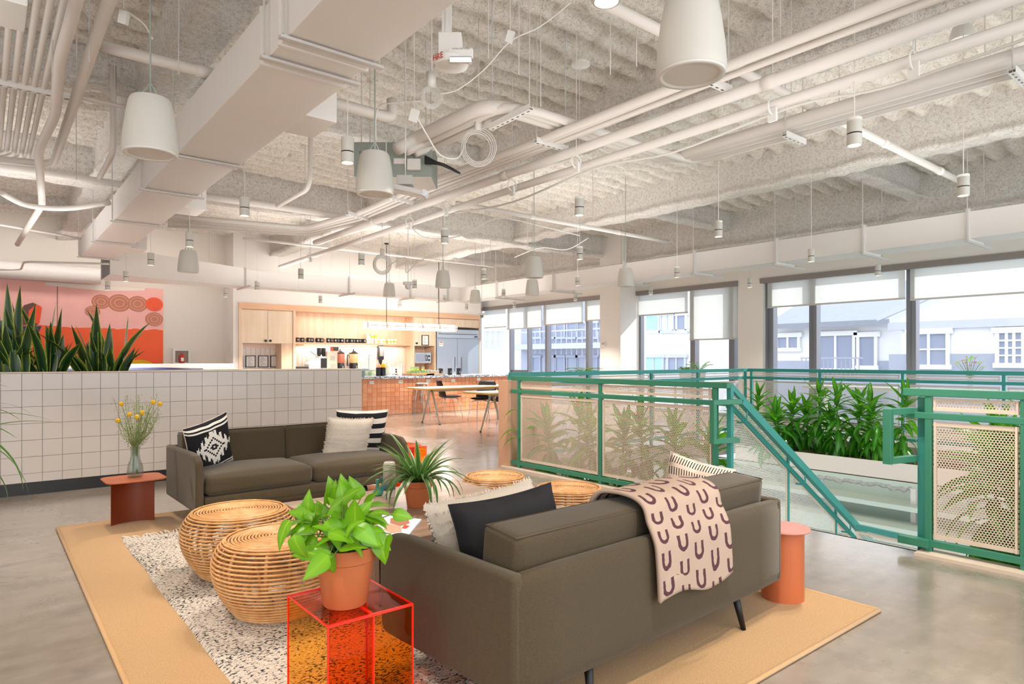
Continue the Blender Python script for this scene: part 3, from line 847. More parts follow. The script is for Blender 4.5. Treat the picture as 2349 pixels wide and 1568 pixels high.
# centre: upper board, shelf, right cheek, cupboard column
xb = ky(903, 760).x; xc = ky(948, 760).x; xd = ky(998, 760).x; YB = YK + 0.42
b = MB(); b.box(xa + 0.03, YB, 1.62, xc, YB + 0.03, 2.46); b.build('upper_panel', 'birch', K)
b = MB(); b.box(xc - 0.02, YK - 0.04, 0, xc + 0.02, YK + 0.6, 2.46); b.build('side_board', 'birch', K)
sz = ky(790, 786, YK + 0.1).z
b = MB(); b.box(xa + 0.03, YK + 0.12, sz - 0.05, xc - 0.02, YB, sz); b.build('open_shelf', 'birch_frame', K)
b = MB(); b.box(xa + 0.4, YK + 0.34, sz - 0.062, xc - 0.9, YK + 0.36, sz - 0.051); b.build('led_strip', 'strip_glow', K, label='glowing strip under the open shelf')
light('shelf_light', 'AREA', ((xa + xc) / 2, YK + 0.3, sz - 0.07), 20, (1, 0.88, 0.76), (0, 0, 0), shape='RECTANGLE', size=xc - xa - 0.6, size_y=0.05)
light('niche_light', 'AREA', ((xa + xc) / 2, YK + 0.1, 2.40), 14, (1, 0.90, 0.80), (0, 0, 0), shape='RECTANGLE', size=xc - xa - 0.6, size_y=0.05)
# cupboard column with microwave niche
zm0 = ky(970, 847).z; zm1 = ky(970, 793).z
b = MB(); b.box(xc + 0.03, YK - 0.02, zm1, xd - 0.03, YK + 0.0, 2.45); d = b.build('door', 'birch_pale', K, bevel=0.002)
b = MB(); b.tube([(xc + 0.09, YK - 0.055, zm1 + 0.07), (xc + 0.09, YK - 0.02, zm1 + 0.07)], 0.028, 14); b.build('knob', 'black_plastic', d)
b = MB(); b.box(xc + 0.02, YK + 0.0, zm1, xd - 0.02, YK + 0.58, 2.46); b.box(xc + 0.02, YK + 0.5, 0.7, xd - 0.02, YK + 0.58, zm1); b.box(xc + 0.02, YK, 0, xd - 0.02, YK + 0.58, 0.80)
b.build('column_box', 'birch', K)
b = MB(); b.box(xd - 0.04, YK - 0.04, 0, xd + 0.0, YK + 0.6, 2.46); b.build('side_board', 'birch', K)
b = MB(); b.box(xc + 0.02, YK - 0.02, zm0 - 0.30, xd - 0.03, YK + 0.5, zm0 - 0.27); b.build('niche_shelf', 'rod_grey', K)
b = MB(); b.box(xd + 0.0, YK - 0.02, 2.22, fx1 - 0.03, YK + 0.02, 2.45); b.build('fridge_fascia', 'birch_pale', K)
b = MB(); b.box(fx1 - 0.04, YK - 0.04, 0, fx1, YK + 0.6, 2.46); b.build('side_board', 'birch', K)
b = MB(); b.box(xa + 0.03, YK - 0.02, 0, xc - 0.02, YK + 0.42, 0.86); b.box(fx0 + 0.06, YK, 0, xa - 0.03, YK + 0.42, 0.86); b.build('base_cabinet', 'birch', K)
b = MB(); b.box(fx0 + 0.06, YK - 0.06, 0.86, xc - 0.02, YB, 0.90); tag(b.build('worktop', 'terrazzo'), 'speckled grey worktop at the back of the kitchen under the mug shelf', 'worktop')
# backsplash tiles
BS = sempty('wall_backsplash', ((xa + xc) / 2, YB, 0.9))
b = MB(); b.box(fx0 + 0.06, YB + 0.012, 0.9, xc, YB + 0.05, zc + 0.1); b.build('backing', 'grout_light', BS)
plain('splash_tile', 'eadfd5', 0.2, noise=3, var=0.03)
tme = MB().obox((0, 0, 0), (0.108, 0.012, 0.128)).mesh('tile', 'splash_tile')
x = fx0 + 0.12
while x < xc - 0.05:
    if abs(x - xa) > 0.08 :
        for r in range(5):
            z = 0.97 + r * 0.134
            if z + 0.06 < (zc if x < xa else sz - 0.0) + 0.03: inst('tile', tme, BS, Vector((x, YB + 0.006, z)) - BS.location)
    x += 0.114
# fridge
fr = thing('fridge', 'large stainless steel double door fridge at the end of the kitchen wall', 'fridge', ((xd + fx1) / 2, YK, 0))
f0, f1 = xd + 0.03, fx1 - 0.06; fm = (ky(1047, 800).x)
b = MB(); b.box(f0, YK + 0.0, 0.1, f1, YK + 0.58, 2.18); b.build('body', 'brushed_steel', fr)
b = MB(); b.box(f0, YK - 0.05, 1.90, f1, YK, 2.17); b.build('top_grille', 'steel', fr, bevel=0.004)
b = MB(); b.box(f0 + 0.02, YK - 0.055, 2.15, f1 - 0.02, YK - 0.05, 2.175); b.box(f0 + 0.05, YK - 0.056, 2.01, f1 - 0.05, YK - 0.05, 2.025); b.build('dark_slot', 'black_plastic', fr)
b = MB(); b.box(f1 - 0.17, YK - 0.058, 1.935, f1 - 0.05, YK - 0.05, 1.975); b.build('display', 'navy', fr)
b = MB(); b.box(f1 - 0.21, YK - 0.056, 1.92, f1 - 0.04, YK - 0.0505, 1.99); b.build('badge', 'facade_mid', fr)
for p, q, hx in ((f0, fm - 0.004, fm - 0.13), (fm + 0.004, f1, fm + 0.10)):
    b = MB(); b.box(p, YK - 0.055, 0.15, q, YK, 1.89); d = b.build('door', 'brushed_steel', fr, bevel=0.004)
    b = MB(); b.box(hx - 0.05, YK - 0.057, 0.95, hx + 0.05, YK - 0.05, 1.36); b.build('handle', 'steel', d)
    b = MB(); b.box(hx + 0.025, YK - 0.075, 0.95, hx + 0.045, YK - 0.057, 1.36); b.build('pull_edge', 'mullion', d)
n_ = MB(); p = ky(1005, 787); n_.box(p.x, YK - 0.060, p.z - 0.09, p.x + 0.13, YK - 0.057, p.z + 0.06)
nt = n_.build('notice', 'paper_white'); tag(nt, 'small white notice with red heading stuck on the fridge door', 'notice')
b = MB(); b.box(p.x + 0.02, YK - 0.0615, p.z + 0.02, p.x + 0.11, YK - 0.0602, p.z + 0.045); b.box(p.x + 0.02, YK - 0.0615, p.z - 0.03, p.x + 0.11, YK - 0.0602, p.z - 0.02); b.build('print', 'red_paint', nt)
# microwave
mw = thing('microwave', 'silver microwave in the birch niche beside the fridge', 'microwave', ((xc + xd) / 2, YK, zm0 - 0.02))
p = ky(951, 833); q = ky(988, 808)
b = MB(); b.box(p.x, YK - 0.02, p.z, q.x, YK + 0.38, q.z); b.build('body', 'steel', mw, bevel=0.008)
b = MB(); b.box(p.x + 0.05, YK - 0.028, p.z + 0.05, p.x + (q.x - p.x) * 0.62, YK - 0.019, q.z - 0.05); b.build('window', 'far_glass', mw)
b = MB(); b.tube(smoothpath([(p.x + (q.x - p.x) * .68, YK - 0.02, p.z + .08), (p.x + (q.x - p.x) * .71, YK - 0.06, p.z + .10), (p.x + (q.x - p.x) * .71, YK - 0.06, q.z - .10), (p.x + (q.x - p.x) * .68, YK - 0.02, q.z - .08)]), 0.012, 8); b.build('handle', 'black_plastic', mw, smooth='all')
for zz in (0.30, 0.66):
    b = MB(); b.tube([(q.x - 0.07, YK - 0.04, p.z + (q.z - p.z) * zz), (q.x - 0.07, YK - 0.018, p.z + (q.z - p.z) * zz)], 0.028, 12); b.build('dial', 'black_plastic', mw)
b = MB(); b.box(p.x, YK - 0.02, zm0 - 0.268, q.x, YK + 0.4, zm0 - 0.2 + (p.z - zm0) + 0.0)
# framed notices
def notice(px0, py0, px1, py1, Y, lb, cat='picture', grp=None, border='black_plastic'):
    a = ay(px0, py0, Y); c = ay(px1, py1, Y)
    t = thing('framed_notice', lb, cat, ((a.x + c.x) / 2, Y, c.z), group=grp)
    w = 0.018
    b = MB(); b.box(a.x, Y - 0.02, c.z, a.x + w, Y, a.z); b.box(c.x - w, Y - 0.02, c.z, c.x, Y, a.z); b.box(a.x, Y - 0.02, c.z, c.x, Y, c.z + w); b.box(a.x, Y - 0.02, a.z - w, c.x, Y, a.z); b.build('frame', border, t)
    b = MB(); b.box(a.x + w, Y - 0.01, c.z + w, c.x - w, Y - 0.002, a.z - w); b.build('paper', 'paper_white', t)
    b = MB(); n = 7; W_ = c.x - a.x; H_ = a.z - c.z
    for i in range(n):
        zz = c.z + H_ * (0.15 + 0.7 * i / (n - 1)); b.box(a.x + W_ * 0.2, Y - 0.0125, zz - 0.006, a.x + W_ * (0.45 + 0.35 * ((i * 37) % 10) / 10), Y - 0.0102, zz + 0.006)
    b.build('print', 'paper_ink', t)
    return t
YN = YB - 0.01
notice(548, 815, 557, 842, YN, 'leftmost framed notice in the tiled niche, cut by the birch side board')
notice(563, 815, 586, 842, YN, 'framed notice in the tiled niche, second from the left side board')
notice(592, 815, 615, 842, YN, 'framed notice in the tiled niche, between two others')
notice(620, 815, 643, 842, YN, 'framed notice in the tiled niche, nearest its wooden right cheek')
notice(967, 768, 983, 792, YK - 0.022, 'framed notice on the birch cupboard door above the microwave')
notice(796, 813, 802, 838, YN, 'framed notice on the tiles between the two drink dispensers')
# mugs on the shelf
def mug():
    t = thing('mug', 'black mug', 'mug', (0, 0, 0))
    b = MB(); b.lathe([(0.028, 0), (0.040, 0.004), (0.041, 0.092), (0.0375, 0.092), (0.036, 0.01), (1e-5, 0.01)], n=16); b.build('body', 'black_plastic', t, local=True, smooth=True)
    b = MB(); b.tube([(0.038 + 0.028 * math.sin(a), 0, 0.046 + 0.026 * math.cos(a)) for a in [PI * i / 8 for i in range(9)]], 0.005, 6); b.build('handle', 'black_plastic', t, local=True, smooth='all')
    b = MB(); b.box(-0.020, -0.0425, 0.045, 0.020, -0.040, 0.051); b.box(-0.004, -0.0425, 0.028, 0.003, -0.040, 0.068); b.build('print', 'paper_white', t, local=True)
    return t
ORD = 'first second third fourth fifth sixth seventh eighth ninth tenth eleventh twelfth thirteenth fourteenth fifteenth sixteenth seventeenth eighteenth nineteenth twentieth'.split() + ['twenty-' + w for w in 'first second third fourth fifth'.split()]
m0 = mug(); mp = [681, 694, 706, 716, 727, 738, 752, 760, 768, 776, 783, 797, 804, 811, 818, 826, 833]
gm = 'black mugs on the open shelf'
for i, px in enumerate(mp):
    p = ay(px, 785, YK + 0.26); lbs = ORD[i] + ' black mug from the left on the open kitchen shelf'
    o = m0 if i == 0 else dup(m0, (0, 0, 0))
    o.location = (p.x, YK + 0.22 + 0.06 * (i % 2), sz); o.rotation_euler = (0, 0, random.uniform(-0.4, 0.5)); o.scale = (1.25, 1.25, 1.25); o['label'] = lbs; o['group'] = gm if i < 11 else gm + ', right half'
# paper cups and jars
for i, (px, h, r, lb) in enumerate([(843, .26, .038, 'tall stack of white paper cups, leftmost after the mugs'), (848, .2, .036, 'shorter stack of white paper cups beside the tallest stack'), (854, .25, .04, 'stack of white cups with lime lid, left of a taller one'), (862, .27, .04, 'tallest stack of cups with lime sleeve on the shelf')]):
    p = ay(px, 785, YK + 0.26); t = thing('cup_stack', lb, 'cups', (p.x, YK + 0.26, sz), group='cup stacks on the shelf')
    b = MB(); pr = []
    for k in range(9): pr += [(r * (0.86 + 0.0 * k), h * k / 9), (r, h * (k + 0.9) / 9)]
    b.lathe(pr, n=14); b.build('cup', 'paper_white', t, local=True, smooth=True)
    if i > 1: b = MB(); b.lathe([(r * 1.04, h * 0.55), (r * 1.04, h * 0.86)], n=14); b.build('sleeve', 'lime', t, local=True)
for i, (px, lb) in enumerate([(865, 'first small white jar with lime band, beside the cup stacks'), (874, 'small plain white jar between two lime banded ones'), (881, 'third small jar along the shelf, lime band'), (892, 'small jar in the last trio on the shelf, left one'), (899, 'small jar in the last trio on the shelf, middle one'), (907, 'last small jar at the right end of the shelf')]):
    p = ay(px, 785, YK + 0.26); t = thing('jar', lb, 'jar', (p.x, YK + 0.26, sz), group='small jars on the shelf')
    b = MB(); b.lathe([(0.032, 0), (0.045, 0.005), (0.045, 0.1), (0.036, 0.115), (0.036, 0.13)], n=14); b.build('body', 'paper_white', t, local=True, smooth=True)
    if i != 1: b = MB(); b.lathe([(0.0465, 0.035), (0.0465, 0.085)], n=14); b.build('band', 'lime', t, local=True)
# things on the rear worktop (depth YK+0.15), z = 0.90
def cz(px, Y=YK + 0.15): return ay(px, 850, Y).x
WT = 0.90; Y1 = YK + 0.15; SC = 15.75 / (0.7766 * F) * 0.95
def kt(name, lb, cat, px, Y=Y1, z=WT, grp=None): return thing(name, lb, cat, (cz(px, Y), Y, z), group=grp)
def zt(py, px, Y=Y1): return ay(px, py, Y).z
t = kt('espresso_grinder', 'black and steel coffee grinder with two clear bean hoppers', 'coffee grinder', 737)
b = MB(); b.box(-0.11, -0.12, 0, 0.11, 0.12, 0.47); b.build('body', 'steel', t, local=True, bevel=0.01)
b = MB(); b.box(-0.10, -0.13, 0.18, 0.10, -0.12, 0.42); b.build('control_panel', 'black_plastic', t, local=True)
for s in (-0.06, 0.06):
    b = MB(); b.lathe([(0.03, 0), (0.055, 0.05), (0.055, 0.2), (0.05, 0.21), (1e-5, 0.21)], (s, 0, 0.47), 14); b.build('hopper', 'black_base', t, local=True, smooth=True)
t = kt('coffee_machine', 'white and grey coffee machine left of the grinder', 'coffee machine', 718)
b = MB(); b.prismy([(-0.16, 0), (0.14, 0), (0.14, 0.42), (0.02, 0.42), (-0.16, 0.28)], -0.15, 0.15); b.build('body', 'device_white', t, local=True, bevel=0.01)
b = MB(); b.beam((-0.14, -0.16, 0.60), (0.05, -0.16, 0.46), 0.012, 0.012); b.build('lever', 'black_plastic', t, local=True)
t = kt('coffee_brewer', 'cream coffee brewer right of the black grinder', 'coffee machine', 757)
b = MB(); b.box(-0.14, -0.15, 0, 0.14, 0.15, 0.60); b.build('body', 'trim_cream', t, local=True, bevel=0.02)
b = MB(); b.box(-0.05, -0.16, 0.38, 0.06, -0.15, 0.48); b.box(-0.05, -0.16, 0.20, 0.06, -0.15, 0.28); b.build('label_plate', 'paper_ink', t, local=True)
b = MB(); b.box(-0.06, -0.17, 0.60, 0.16, -0.15, 0.71); tag(b.build('sign', 'red_paint', None), 'small red and dark card sign standing on the cream coffee brewer', 'sign')
o = bpy.data.objects['sign']; o.location += t.location
b = MB(); b.box(0.02, -0.176, 0.61, 0.155, -0.17, 0.70); sg = b.build('card_face', 'black_base', o, local=True); sg.location = (0.035, -0.013, 0.055)
t = kt('toaster_oven', 'low black toaster oven just right of the birch side board', 'appliance', 688)
b = MB(); b.box(-0.17, -0.14, 0, 0.17, 0.14, 0.22); b.build('body', 'black_base', t, local=True, bevel=0.012)
b = MB(); b.box(-0.13, -0.148, 0.04, 0.08, -0.14, 0.17); b.build('glass_door', 'far_glass', t, local=True)
for px, j, lb in ((780, 'juice_red', 'drink dispenser filled with red juice, left of the pair'), (811, 'juice_yellow', 'drink dispenser filled with yellow juice, right of the pair')):
    t = kt('drink_dispenser', lb, 'dispenser', px)
    b = MB(); b.lathe([(0.105, 0), (0.11, 0.01), (0.11, 0.29), (0.105, 0.30)], n=20); b.build('base', 'black_plastic', t, local=True, smooth=True)
    b = MB(); b.lathe([(0.105, 0.30), (0.115, 0.33), (0.115, 0.50), (0.105, 0.54)], n=20); b.build('tank', j, t, local=True, smooth=True)
    b = MB(); b.lathe([(0.115, 0.54), (0.118, 0.56), (0.06, 0.61), (0.015, 0.615), (0.02, 0.65), (1e-5, 0.66)], n=20); b.build('lid', 'black_plastic', t, local=True, smooth=True)
    b = MB(); b.tube([(0, -0.1, 0.16), (0, -0.17, 0.16), (0, -0.17, 0.11)], 0.012, 8); b.box(-0.01, -0.18, 0.16, 0.01, -0.155, 0.23); b.build('tap', 'chrome', t, local=True)
    b = MB(); b.tube([(-0.11, 0, 0.55), (-0.135, 0, 0.52), (-0.11, 0, 0.42)], 0.008, 6); b.build('handle', 'black_plastic', t, local=True)
t = kt('faucet', 'tall chrome gooseneck kitchen tap in front of the tiles', 'faucet', 846)
b = MB(); b.tube(smoothpath([(0, 0, 0), (0, 0, 0.40), (0.0, -0.04, 0.52), (0.0, -0.10, 0.53), (0.0, -0.13, 0.46)]), 0.012, 8); b.build('spout', 'chrome', t, local=True, smooth='all')
b = MB(); b.lathe([(0.03, 0), (0.03, 0.05), (0.015, 0.06)], n=12); b.build('base', 'chrome', t, local=True)
t = thing('soap_dispenser', 'grey and black soap dispenser fixed to the tiled wall', 'dispenser', (cz(873, YB - 0.06), YB - 0.06, zt(825, 873)))
b = MB(); b.rbox(0.16, 0.12, 0.40, 0.03, (0, 0, 0.20), n=6); b.build('body', 'black_base', t, local=True, smooth='all')
b = MB(); b.box(-0.055, -0.066, 0.10, 0.055, -0.058, 0.34); b.build('front_plate', 'rod_grey', t, local=True)
b = MB(); b.lathe([(0.02, -0.18), (0.05, -0.02), (0.05, 0.0)], n=10); b.build('spout', 'black_plastic', t, local=True)
t = kt('toaster', 'white toaster with two black dials near the paper towel', 'toaster', 903, YK + 0.05)
b = MB(); b.box(-0.06, -0.13, 0, 0.06, 0.13, 0.19); b.build('body', 'paper_white', t, local=True, bevel=0.02)
for z in (0.06, 0.12): b = MB(); b.tube([(0, -0.145, z), (0, -0.128, z)], 0.024, 12); b.build('dial', 'black_plastic', t, local=True)
# ------------------------------------------------------------------ island counter
YC = 13.6; CX0, CX1 = 3.95, 11.05; CTZ = 0.90
IS = thing('kitchen_island', 'long island counter faced with orange square tiles', 'counter', (7.5, YC, 0))
b = MB(); b.box(CX0 - 1.2, YC + 0.02, 0, CX1, YC + 0.75, CTZ - 0.05); b.build('body', 'grout_light', IS)
tw2, th2 = 0.118, 0.104
ome = MB().obox((0, 0, 0), (tw2 - 0.007, 0.014, th2 - 0.007)).mesh('tile', 'orange_tile')
cols = int((CX1 - 4.6) / tw2); cnt = 0; st = MB()
for i in range(cols):
    for r in range(8):
        c = (CX1 - tw2 * (i + 0.5), YC + 0.013, 0.01 + th2 * (r + 0.5))
        px = 0
        if 5.1 < c[0] and cnt < 300 and i >= 12: inst('tile', ome, IS, Vector(c) - IS.location); cnt += 1
        else: st.obox(c, (tw2 - 0.007, 0.014, th2 - 0.007))
o = st.build('tile_field', 'orange_tile', IS); o['kind'] = 'stuff'
b = MB(); b.box(CX0 - 1.2, YC - 0.06, CTZ - 0.055, CX1 + 0.3, YC + 0.85, CTZ); tag(b.build('island_worktop', 'terrazzo', bevel=0.004), 'blue grey speckled terrazzo top of the orange island', 'worktop')
for i, (px, py) in enumerate(((853, 877), (919, 875), (982, 873), (1040, 872), (1098, 869))):
    p = ay(px, py, YC)
    t = thing('wall_socket', ['leftmost', 'second', 'middle', 'fourth', 'rightmost'][i] + ' white double socket plate on the orange tiled island' + (', counting from the left' if i in (1, 3) else ''), 'socket', (p.x, YC, p.z), group='sockets on the island')
    b = MB(); b.box(-0.055, -0.004, -0.036, 0.055, 0.006, 0.036); b.build('plate', 'paper_white', t, local=True, bevel=0.003)
    for s in (-0.022, 0.022): b = MB(); b.box(s - 0.012, -0.006, -0.016, s + 0.012, -0.0045, 0.016); b.build('outlet', 'facade_mid', t, local=True)
# items on the island
def it(name, lb, cat, px, dy=0.35, grp=None): p = ay(px, 850, YC + dy); return thing(name, lb, cat, (p.x, YC + dy, CTZ), group=grp)
t = it('glass_bowl', 'wide shallow glass bowl beside the end of the white tiled wall', 'bowl', 832)
b = MB(); b.lathe([(0.05, 0.0), (0.06, 0.12), (0.17, 0.17), (0.175, 0.18), (0.165, 0.175), (0.05, 0.13)], n=20); b.build('body', 'facade_mid', t, local=True, smooth=True)
for px, lb in ((829, 'clear square food tub nearest the tiled wall end'), (845, 'clear square food tub left of the black canisters'), (853, 'clear square food tub touching the black canisters')):
    t = it('food_tub', lb, 'container', px, grp='food tubs on the island')
    b = MB(); b.box(-0.055, -0.08, 0.0, 0.055, 0.08, 0.13); b.build('body', 'tumbler_glass', t, local=True, bevel=0.01)
    b = MB(); b.box(-0.06, -0.085, 0.13, 0.06, 0.085, 0.15); b.build('lid', 'paper_white', t, local=True)
for px, lb, j in ((868, 'black canister with pink snacks on top, left of the pair', 'peach_wall'), (879, 'black canister with yellow snacks on top, right of the pair', 'yellow_bloom')):
    t = it('canister', lb, 'canister', px, grp='snack canisters on the island')
    b = MB(); b.lathe([(0.055, 0), (0.06, 0.01), (0.06, 0.19), (0.055, 0.2), (1e-5, 0.2)], n=18); b.build('body', 'black_plastic', t, local=True, smooth=True)
    b = MB(); b.lathe([(0.056, 0.2), (0.056, 0.25), (0.03, 0.29), (1e-5, 0.29)], n=18); b.build('snacks', j, t, local=True, smooth=True)
t = it('bottle', 'slim clear bottle standing right of the black canisters', 'bottle', 886, 0.45)
b = MB(); b.lathe([(0.03, 0), (0.032, 0.22), (0.015, 0.28), (0.015, 0.32)], n=14); b.build('body', 'tumbler_glass', t, local=True, smooth=True)
t = it('paper_towel_holder', 'white paper towel roll upright on a steel holder', 'paper towel', 917)
b = MB(); b.lathe([(0.055, 0.01), (0.055, 0.29), (0.02, 0.29), (0.02, 0.01)], n=20); b.build('roll', 'paper_white', t, local=True, smooth=True)
b = MB(); b.lathe([(0.08, 0), (0.08, 0.012), (0.008, 0.014), (0.008, 0.33), (0.014, 0.34), (1e-5, 0.35)], n=16); b.build('holder', 'chrome', t, local=True, smooth=True)
b = MB(); b.tube(smoothpath([(0.08, 0, 0.01), (0.075, 0, 0.2), (0.05, 0, 0.30)]), 0.005, 6); b.build('arm', 'chrome', t, local=True)
t = it('tray', 'low brown wooden tray holding green tinted glasses', 'tray', 960, 0.3)
b = MB(); b.box(-0.33, -0.2, 0, 0.33, 0.2, 0.012); b.box(-0.33, -0.2, 0, -0.315, 0.2, 0.05); b.box(0.315, -0.2, 0, 0.33, 0.2, 0.05); b.box(-0.33, -0.2, 0, 0.33, -0.188, 0.05); b.box(-0.33, 0.188, 0, 0.33, 0.2, 0.05); b.build('body', 'tray_wood', t, local=True)
t = it('tray', 'pale wooden tray under stacked white bowls', 'tray', 990, 0.3)
b = MB(); b.box(-0.26, -0.2, 0, 0.26, 0.2, 0.012); b.box(-0.26, -0.2, 0, 0.26, -0.188, 0.04); b.box(-0.26, 0.188, 0, 0.26, 0.2, 0.04); b.box(-0.26, -0.2, 0, -0.248, 0.2, 0.04); b.box(0.248, -0.2, 0, 0.26, 0.2, 0.04); b.build('body', 'birch_frame', t, local=True)
gme = None
gx = ay(960, 850, YC + 0.3).x
gl = MB().lathe([(0.028, 0), (0.038, 0.1), (0.036, 0.1), (0.026, 0.006), (1e-5, 0.006)], n=14).mesh('tumbler', 'tumbler_glass', True)
lime_b = MB().lathe([(0.0385, 0.01), (0.0395, 0.05), (0.0392, 0.05), (0.038, 0.01)], n=14).mesh('tumbler_band', 'lime', True)
k = 0
for lay, xs in ((0, [-0.27, -0.19, -0.11, -0.03, 0.05, 0.13, 0.21]), (1, [-0.25, -0.17, -0.09, 0.07])):
    for yy in (-0.1, 0.04):
        for xx in xs:
            if lay == 1 and yy > 0: continue
            o = bpy.data.objects.new('tumbler', gl); C.objects.link(o); o.location = (gx + xx, YC + 0.3 + yy, CTZ + 0.013 + lay * 0.102)
            tag(o, 'glass tumbler with pale green tint, ' + ('stacked on top of others' if lay else 'in the bottom layer') + ' on the brown tray', 'glass', 'tumblers, ' + ('top' if lay else 'bottom') + ' layer')
            inst('tint_band', lime_b, o); k += 1
bx = ay(990, 850, YC + 0.3).x
for i, (dx, n, lb) in enumerate(((-0.12, 5, 'left'), (0.11, 4, 'right'))):
    for j in range(n):
        b = MB(); b.lathe([(0.05, 0), (0.10, 0.028), (0.097, 0.03), (0.05, 0.006), (1e-5, 0.006)], (bx + dx, YC + 0.28, CTZ + 0.013 + j * 0.022), 18)
        tag(b.build('bowl', 'paper_white', smooth=True), 'white bowl in the %s stack on the pale tray' % lb, 'bowl', 'bowls in the %s stack' % lb)
for px, lb in ((1011, 'left'), (1032, 'middle'), (1052, 'right')):
    t = it('cup_holder', 'black cylinder holder on the island in front of the fridge, the %s one' % lb, 'container', px, 0.25, 'black cylinders on the island')
    b = MB(); b.lathe([(0.055, 0), (0.058, 0.005), (0.058, 0.165), (0.052, 0.17), (0.05, 0.12), (1e-5, 0.12)], n=20); b.build('body', 'black_plastic', t, local=True, smooth=True)
    b = MB(); b.box(-0.02, -0.062, 0.05, 0.02, -0.057, 0.10); b.build('print', 'mullion', t, local=True)
# linear pendant lamp
p0 = az(840, 745, 2.09); p1 = az(1042, 753, 2.09); YL = (p0.y + p1.y) / 2
x0, x1 = p0.x, p1.x
LP = thing('linear_pendant', 'long glowing tube pendant with brass bands over the island', 'lamp', ((x0 + x1) / 2, YL, 2.0))
R = 0.088
b = MB(); b.tube([(x0, YL, 2.09), (x0 + 0.01, YL, 2.09), (x1 - 0.01, YL, 2.09), (x1, YL, 2.09)], R, 20); b.build('glass_tube', 'tube_glow', LP, smooth=True)
for i in range(6):
    xx = x0 + 0.03 + (x1 - x0 - 0.06) * i / 5
    b = MB(); b.tube([(xx - 0.008, YL, 2.09), (xx + 0.008, YL, 2.09)], R + 0.005, 20); b.build('band', 'rust_table', LP)
b = MB(); b.box(x0, YL - R - 0.005, 2.085, x1, YL - R + 0.004, 2.095); b.build('rail', 'rust_table', LP)
for f_ in (0.22, 0.80):
    xx = x0 + (x1 - x0) * f_; b = MB(); b.cyl((xx, YL, 2.17), (xx, YL, 4.05), 0.008, 8); b.lathe([(0.05, 4.03), (0.05, 4.06)], (xx, YL, 0), 12); b.build('stem', 'black_plastic', LP)
for i in range(4): light('tube_light', 'POINT', (x0 + (x1 - x0) * (i + .5) / 4, YL, 1.93), 26, (1, 0.92, 0.84), shadow_soft_size=0.08)
# ------------------------------------------------------------------ bistro tables, chairs, stools
def bistro(lb, x0, y0, x1, y1, h):
    t = thing('dining_table', lb, 'table', ((x0 + x1) / 2, (y0 + y1) / 2, 0))
    b = MB(); b.box(x0, y0, h - 0.012, x1, y1, h); b.build('tabletop', 'table_white', t, bevel=0.003)
    b = MB(); b.box(x0 - 0.002, y0 - 0.002, h - 0.034, x1 + 0.002, y1 + 0.002, h - 0.012); b.build('edge_board', 'table_yellow', t)
    ym = (y0 + y1) / 2
    for xx in (x0 + 0.35, x1 - 0.35):
        for s in (-1, 1):
            b = MB(); b.tube([(xx, ym + s * 0.03, h - 0.04), (xx, ym + s * 0.33, 0.0)], 0.026, 8, r2=0.014, flat=0.7); b.build('leg', 'table_leg_grey', t, smooth='all')
            b = MB(); b.lathe([(0.02, 0), (0.018, 0.02)], (xx, ym + s * 0.33, 0), 10); b.build('foot', 'black_plastic', t)
    b = MB(); b.box(x0 + 0.3, ym - 0.03, h - 0.09, x1 - 0.3, ym + 0.03, h - 0.04); b.build('under_beam', 'table_leg_grey', t)
    return t
def shellchair(lb, loc, rz, grp=None):
    t = thing('shell_chair', lb, 'chair', loc, rz, grp)
    b = MB()
    def f(u, v):
        a = (u - 0.5) * 2
        if v < 0.45:
            s = v / 0.45; y = -0.22 + 0.40 * s; z = 0.45 - 0.02 * math.sin(PI * s) + 0.025 * abs(a) ** 3; w = 0.20 + 0.03 * math.sin(PI * s)
        else:
            s = (v - 0.45) / 0.55; y = 0.18 + 0.10 * s; z = 0.45 + 0.38 * s ** 1.1; w = 0.23 - 0.03 * s - 0.05 * max(0, s - 0.8) * 5 * 0.5
            y -= 0.06 * abs(a) ** 2.2 * (1 - 0.3 * s)
        return (a * w, y, z)
    b.grid(f, 12, 18); o = b.build('seat_shell', 'black_plastic', t, local=True, smooth='all'); m = o.modifiers.new('s', 'SOLIDIFY'); m.thickness = 0.012
    b = MB(); b.rbox(0.38, 0.36, 0.035, 0.016, (0, -0.04, 0.462), n=6); b.build('seat_pad', 'black_fabric', t, local=True, smooth='all')
    for sx in (-1, 1):
        for sy in (-1, 1):
            b = MB(); b.tube(smoothpath([(sx * 0.06, sy * 0.12, 0.42), (sx * 0.17, sy * 0.15, 0.40), (sx * 0.20, sy * 0.17, 0.34), (sx * 0.25, sy * 0.24, 0.0)], 4), 0.009, 6); b.build('leg', 'chrome', t, local=True, smooth='all')
    b = MB(); b.box(-0.14, -0.13, 0.415, 0.14, -0.11, 0.43); b.box(-0.14, 0.11, 0.415, 0.14, 0.13, 0.43); b.build('seat_bracket', 'chrome', t, local=True)
    return t
def stool(lb, loc, rz=0):
    t = thing('bar_stool', lb, 'stool', loc, rz)
    b = MB(); b.lathe([(0.12, 0.70), (0.15, 0.705), (0.155, 0.725), (0.14, 0.735), (1e-5, 0.725)], n=20); b.build('seat', 'steel', t, local=True, smooth=True)
    for k in range(4):
        a = PI / 4 + k * PI / 2; b = MB(); b.tube([(0.10 * math.cos(a), 0.10 * math.sin(a), 0.70), (0.21 * math.cos(a), 0.21 * math.sin(a), 0)], 0.013, 8); b.build('leg', 'chrome', t, local=True, smooth='all')
    b = MB(); b.tube([(0.165 * math.cos(2 * PI * i / 20), 0.165 * math.sin(2 * PI * i / 20), 0.28) for i in range(20)], 0.009, 6, closed=True); b.build('foot_ring', 'chrome', t, local=True, smooth='all')
    return t
fa = az(981, 968, 0); fb = az(1016, 973, 0)
TM = (fa + fb) / 2
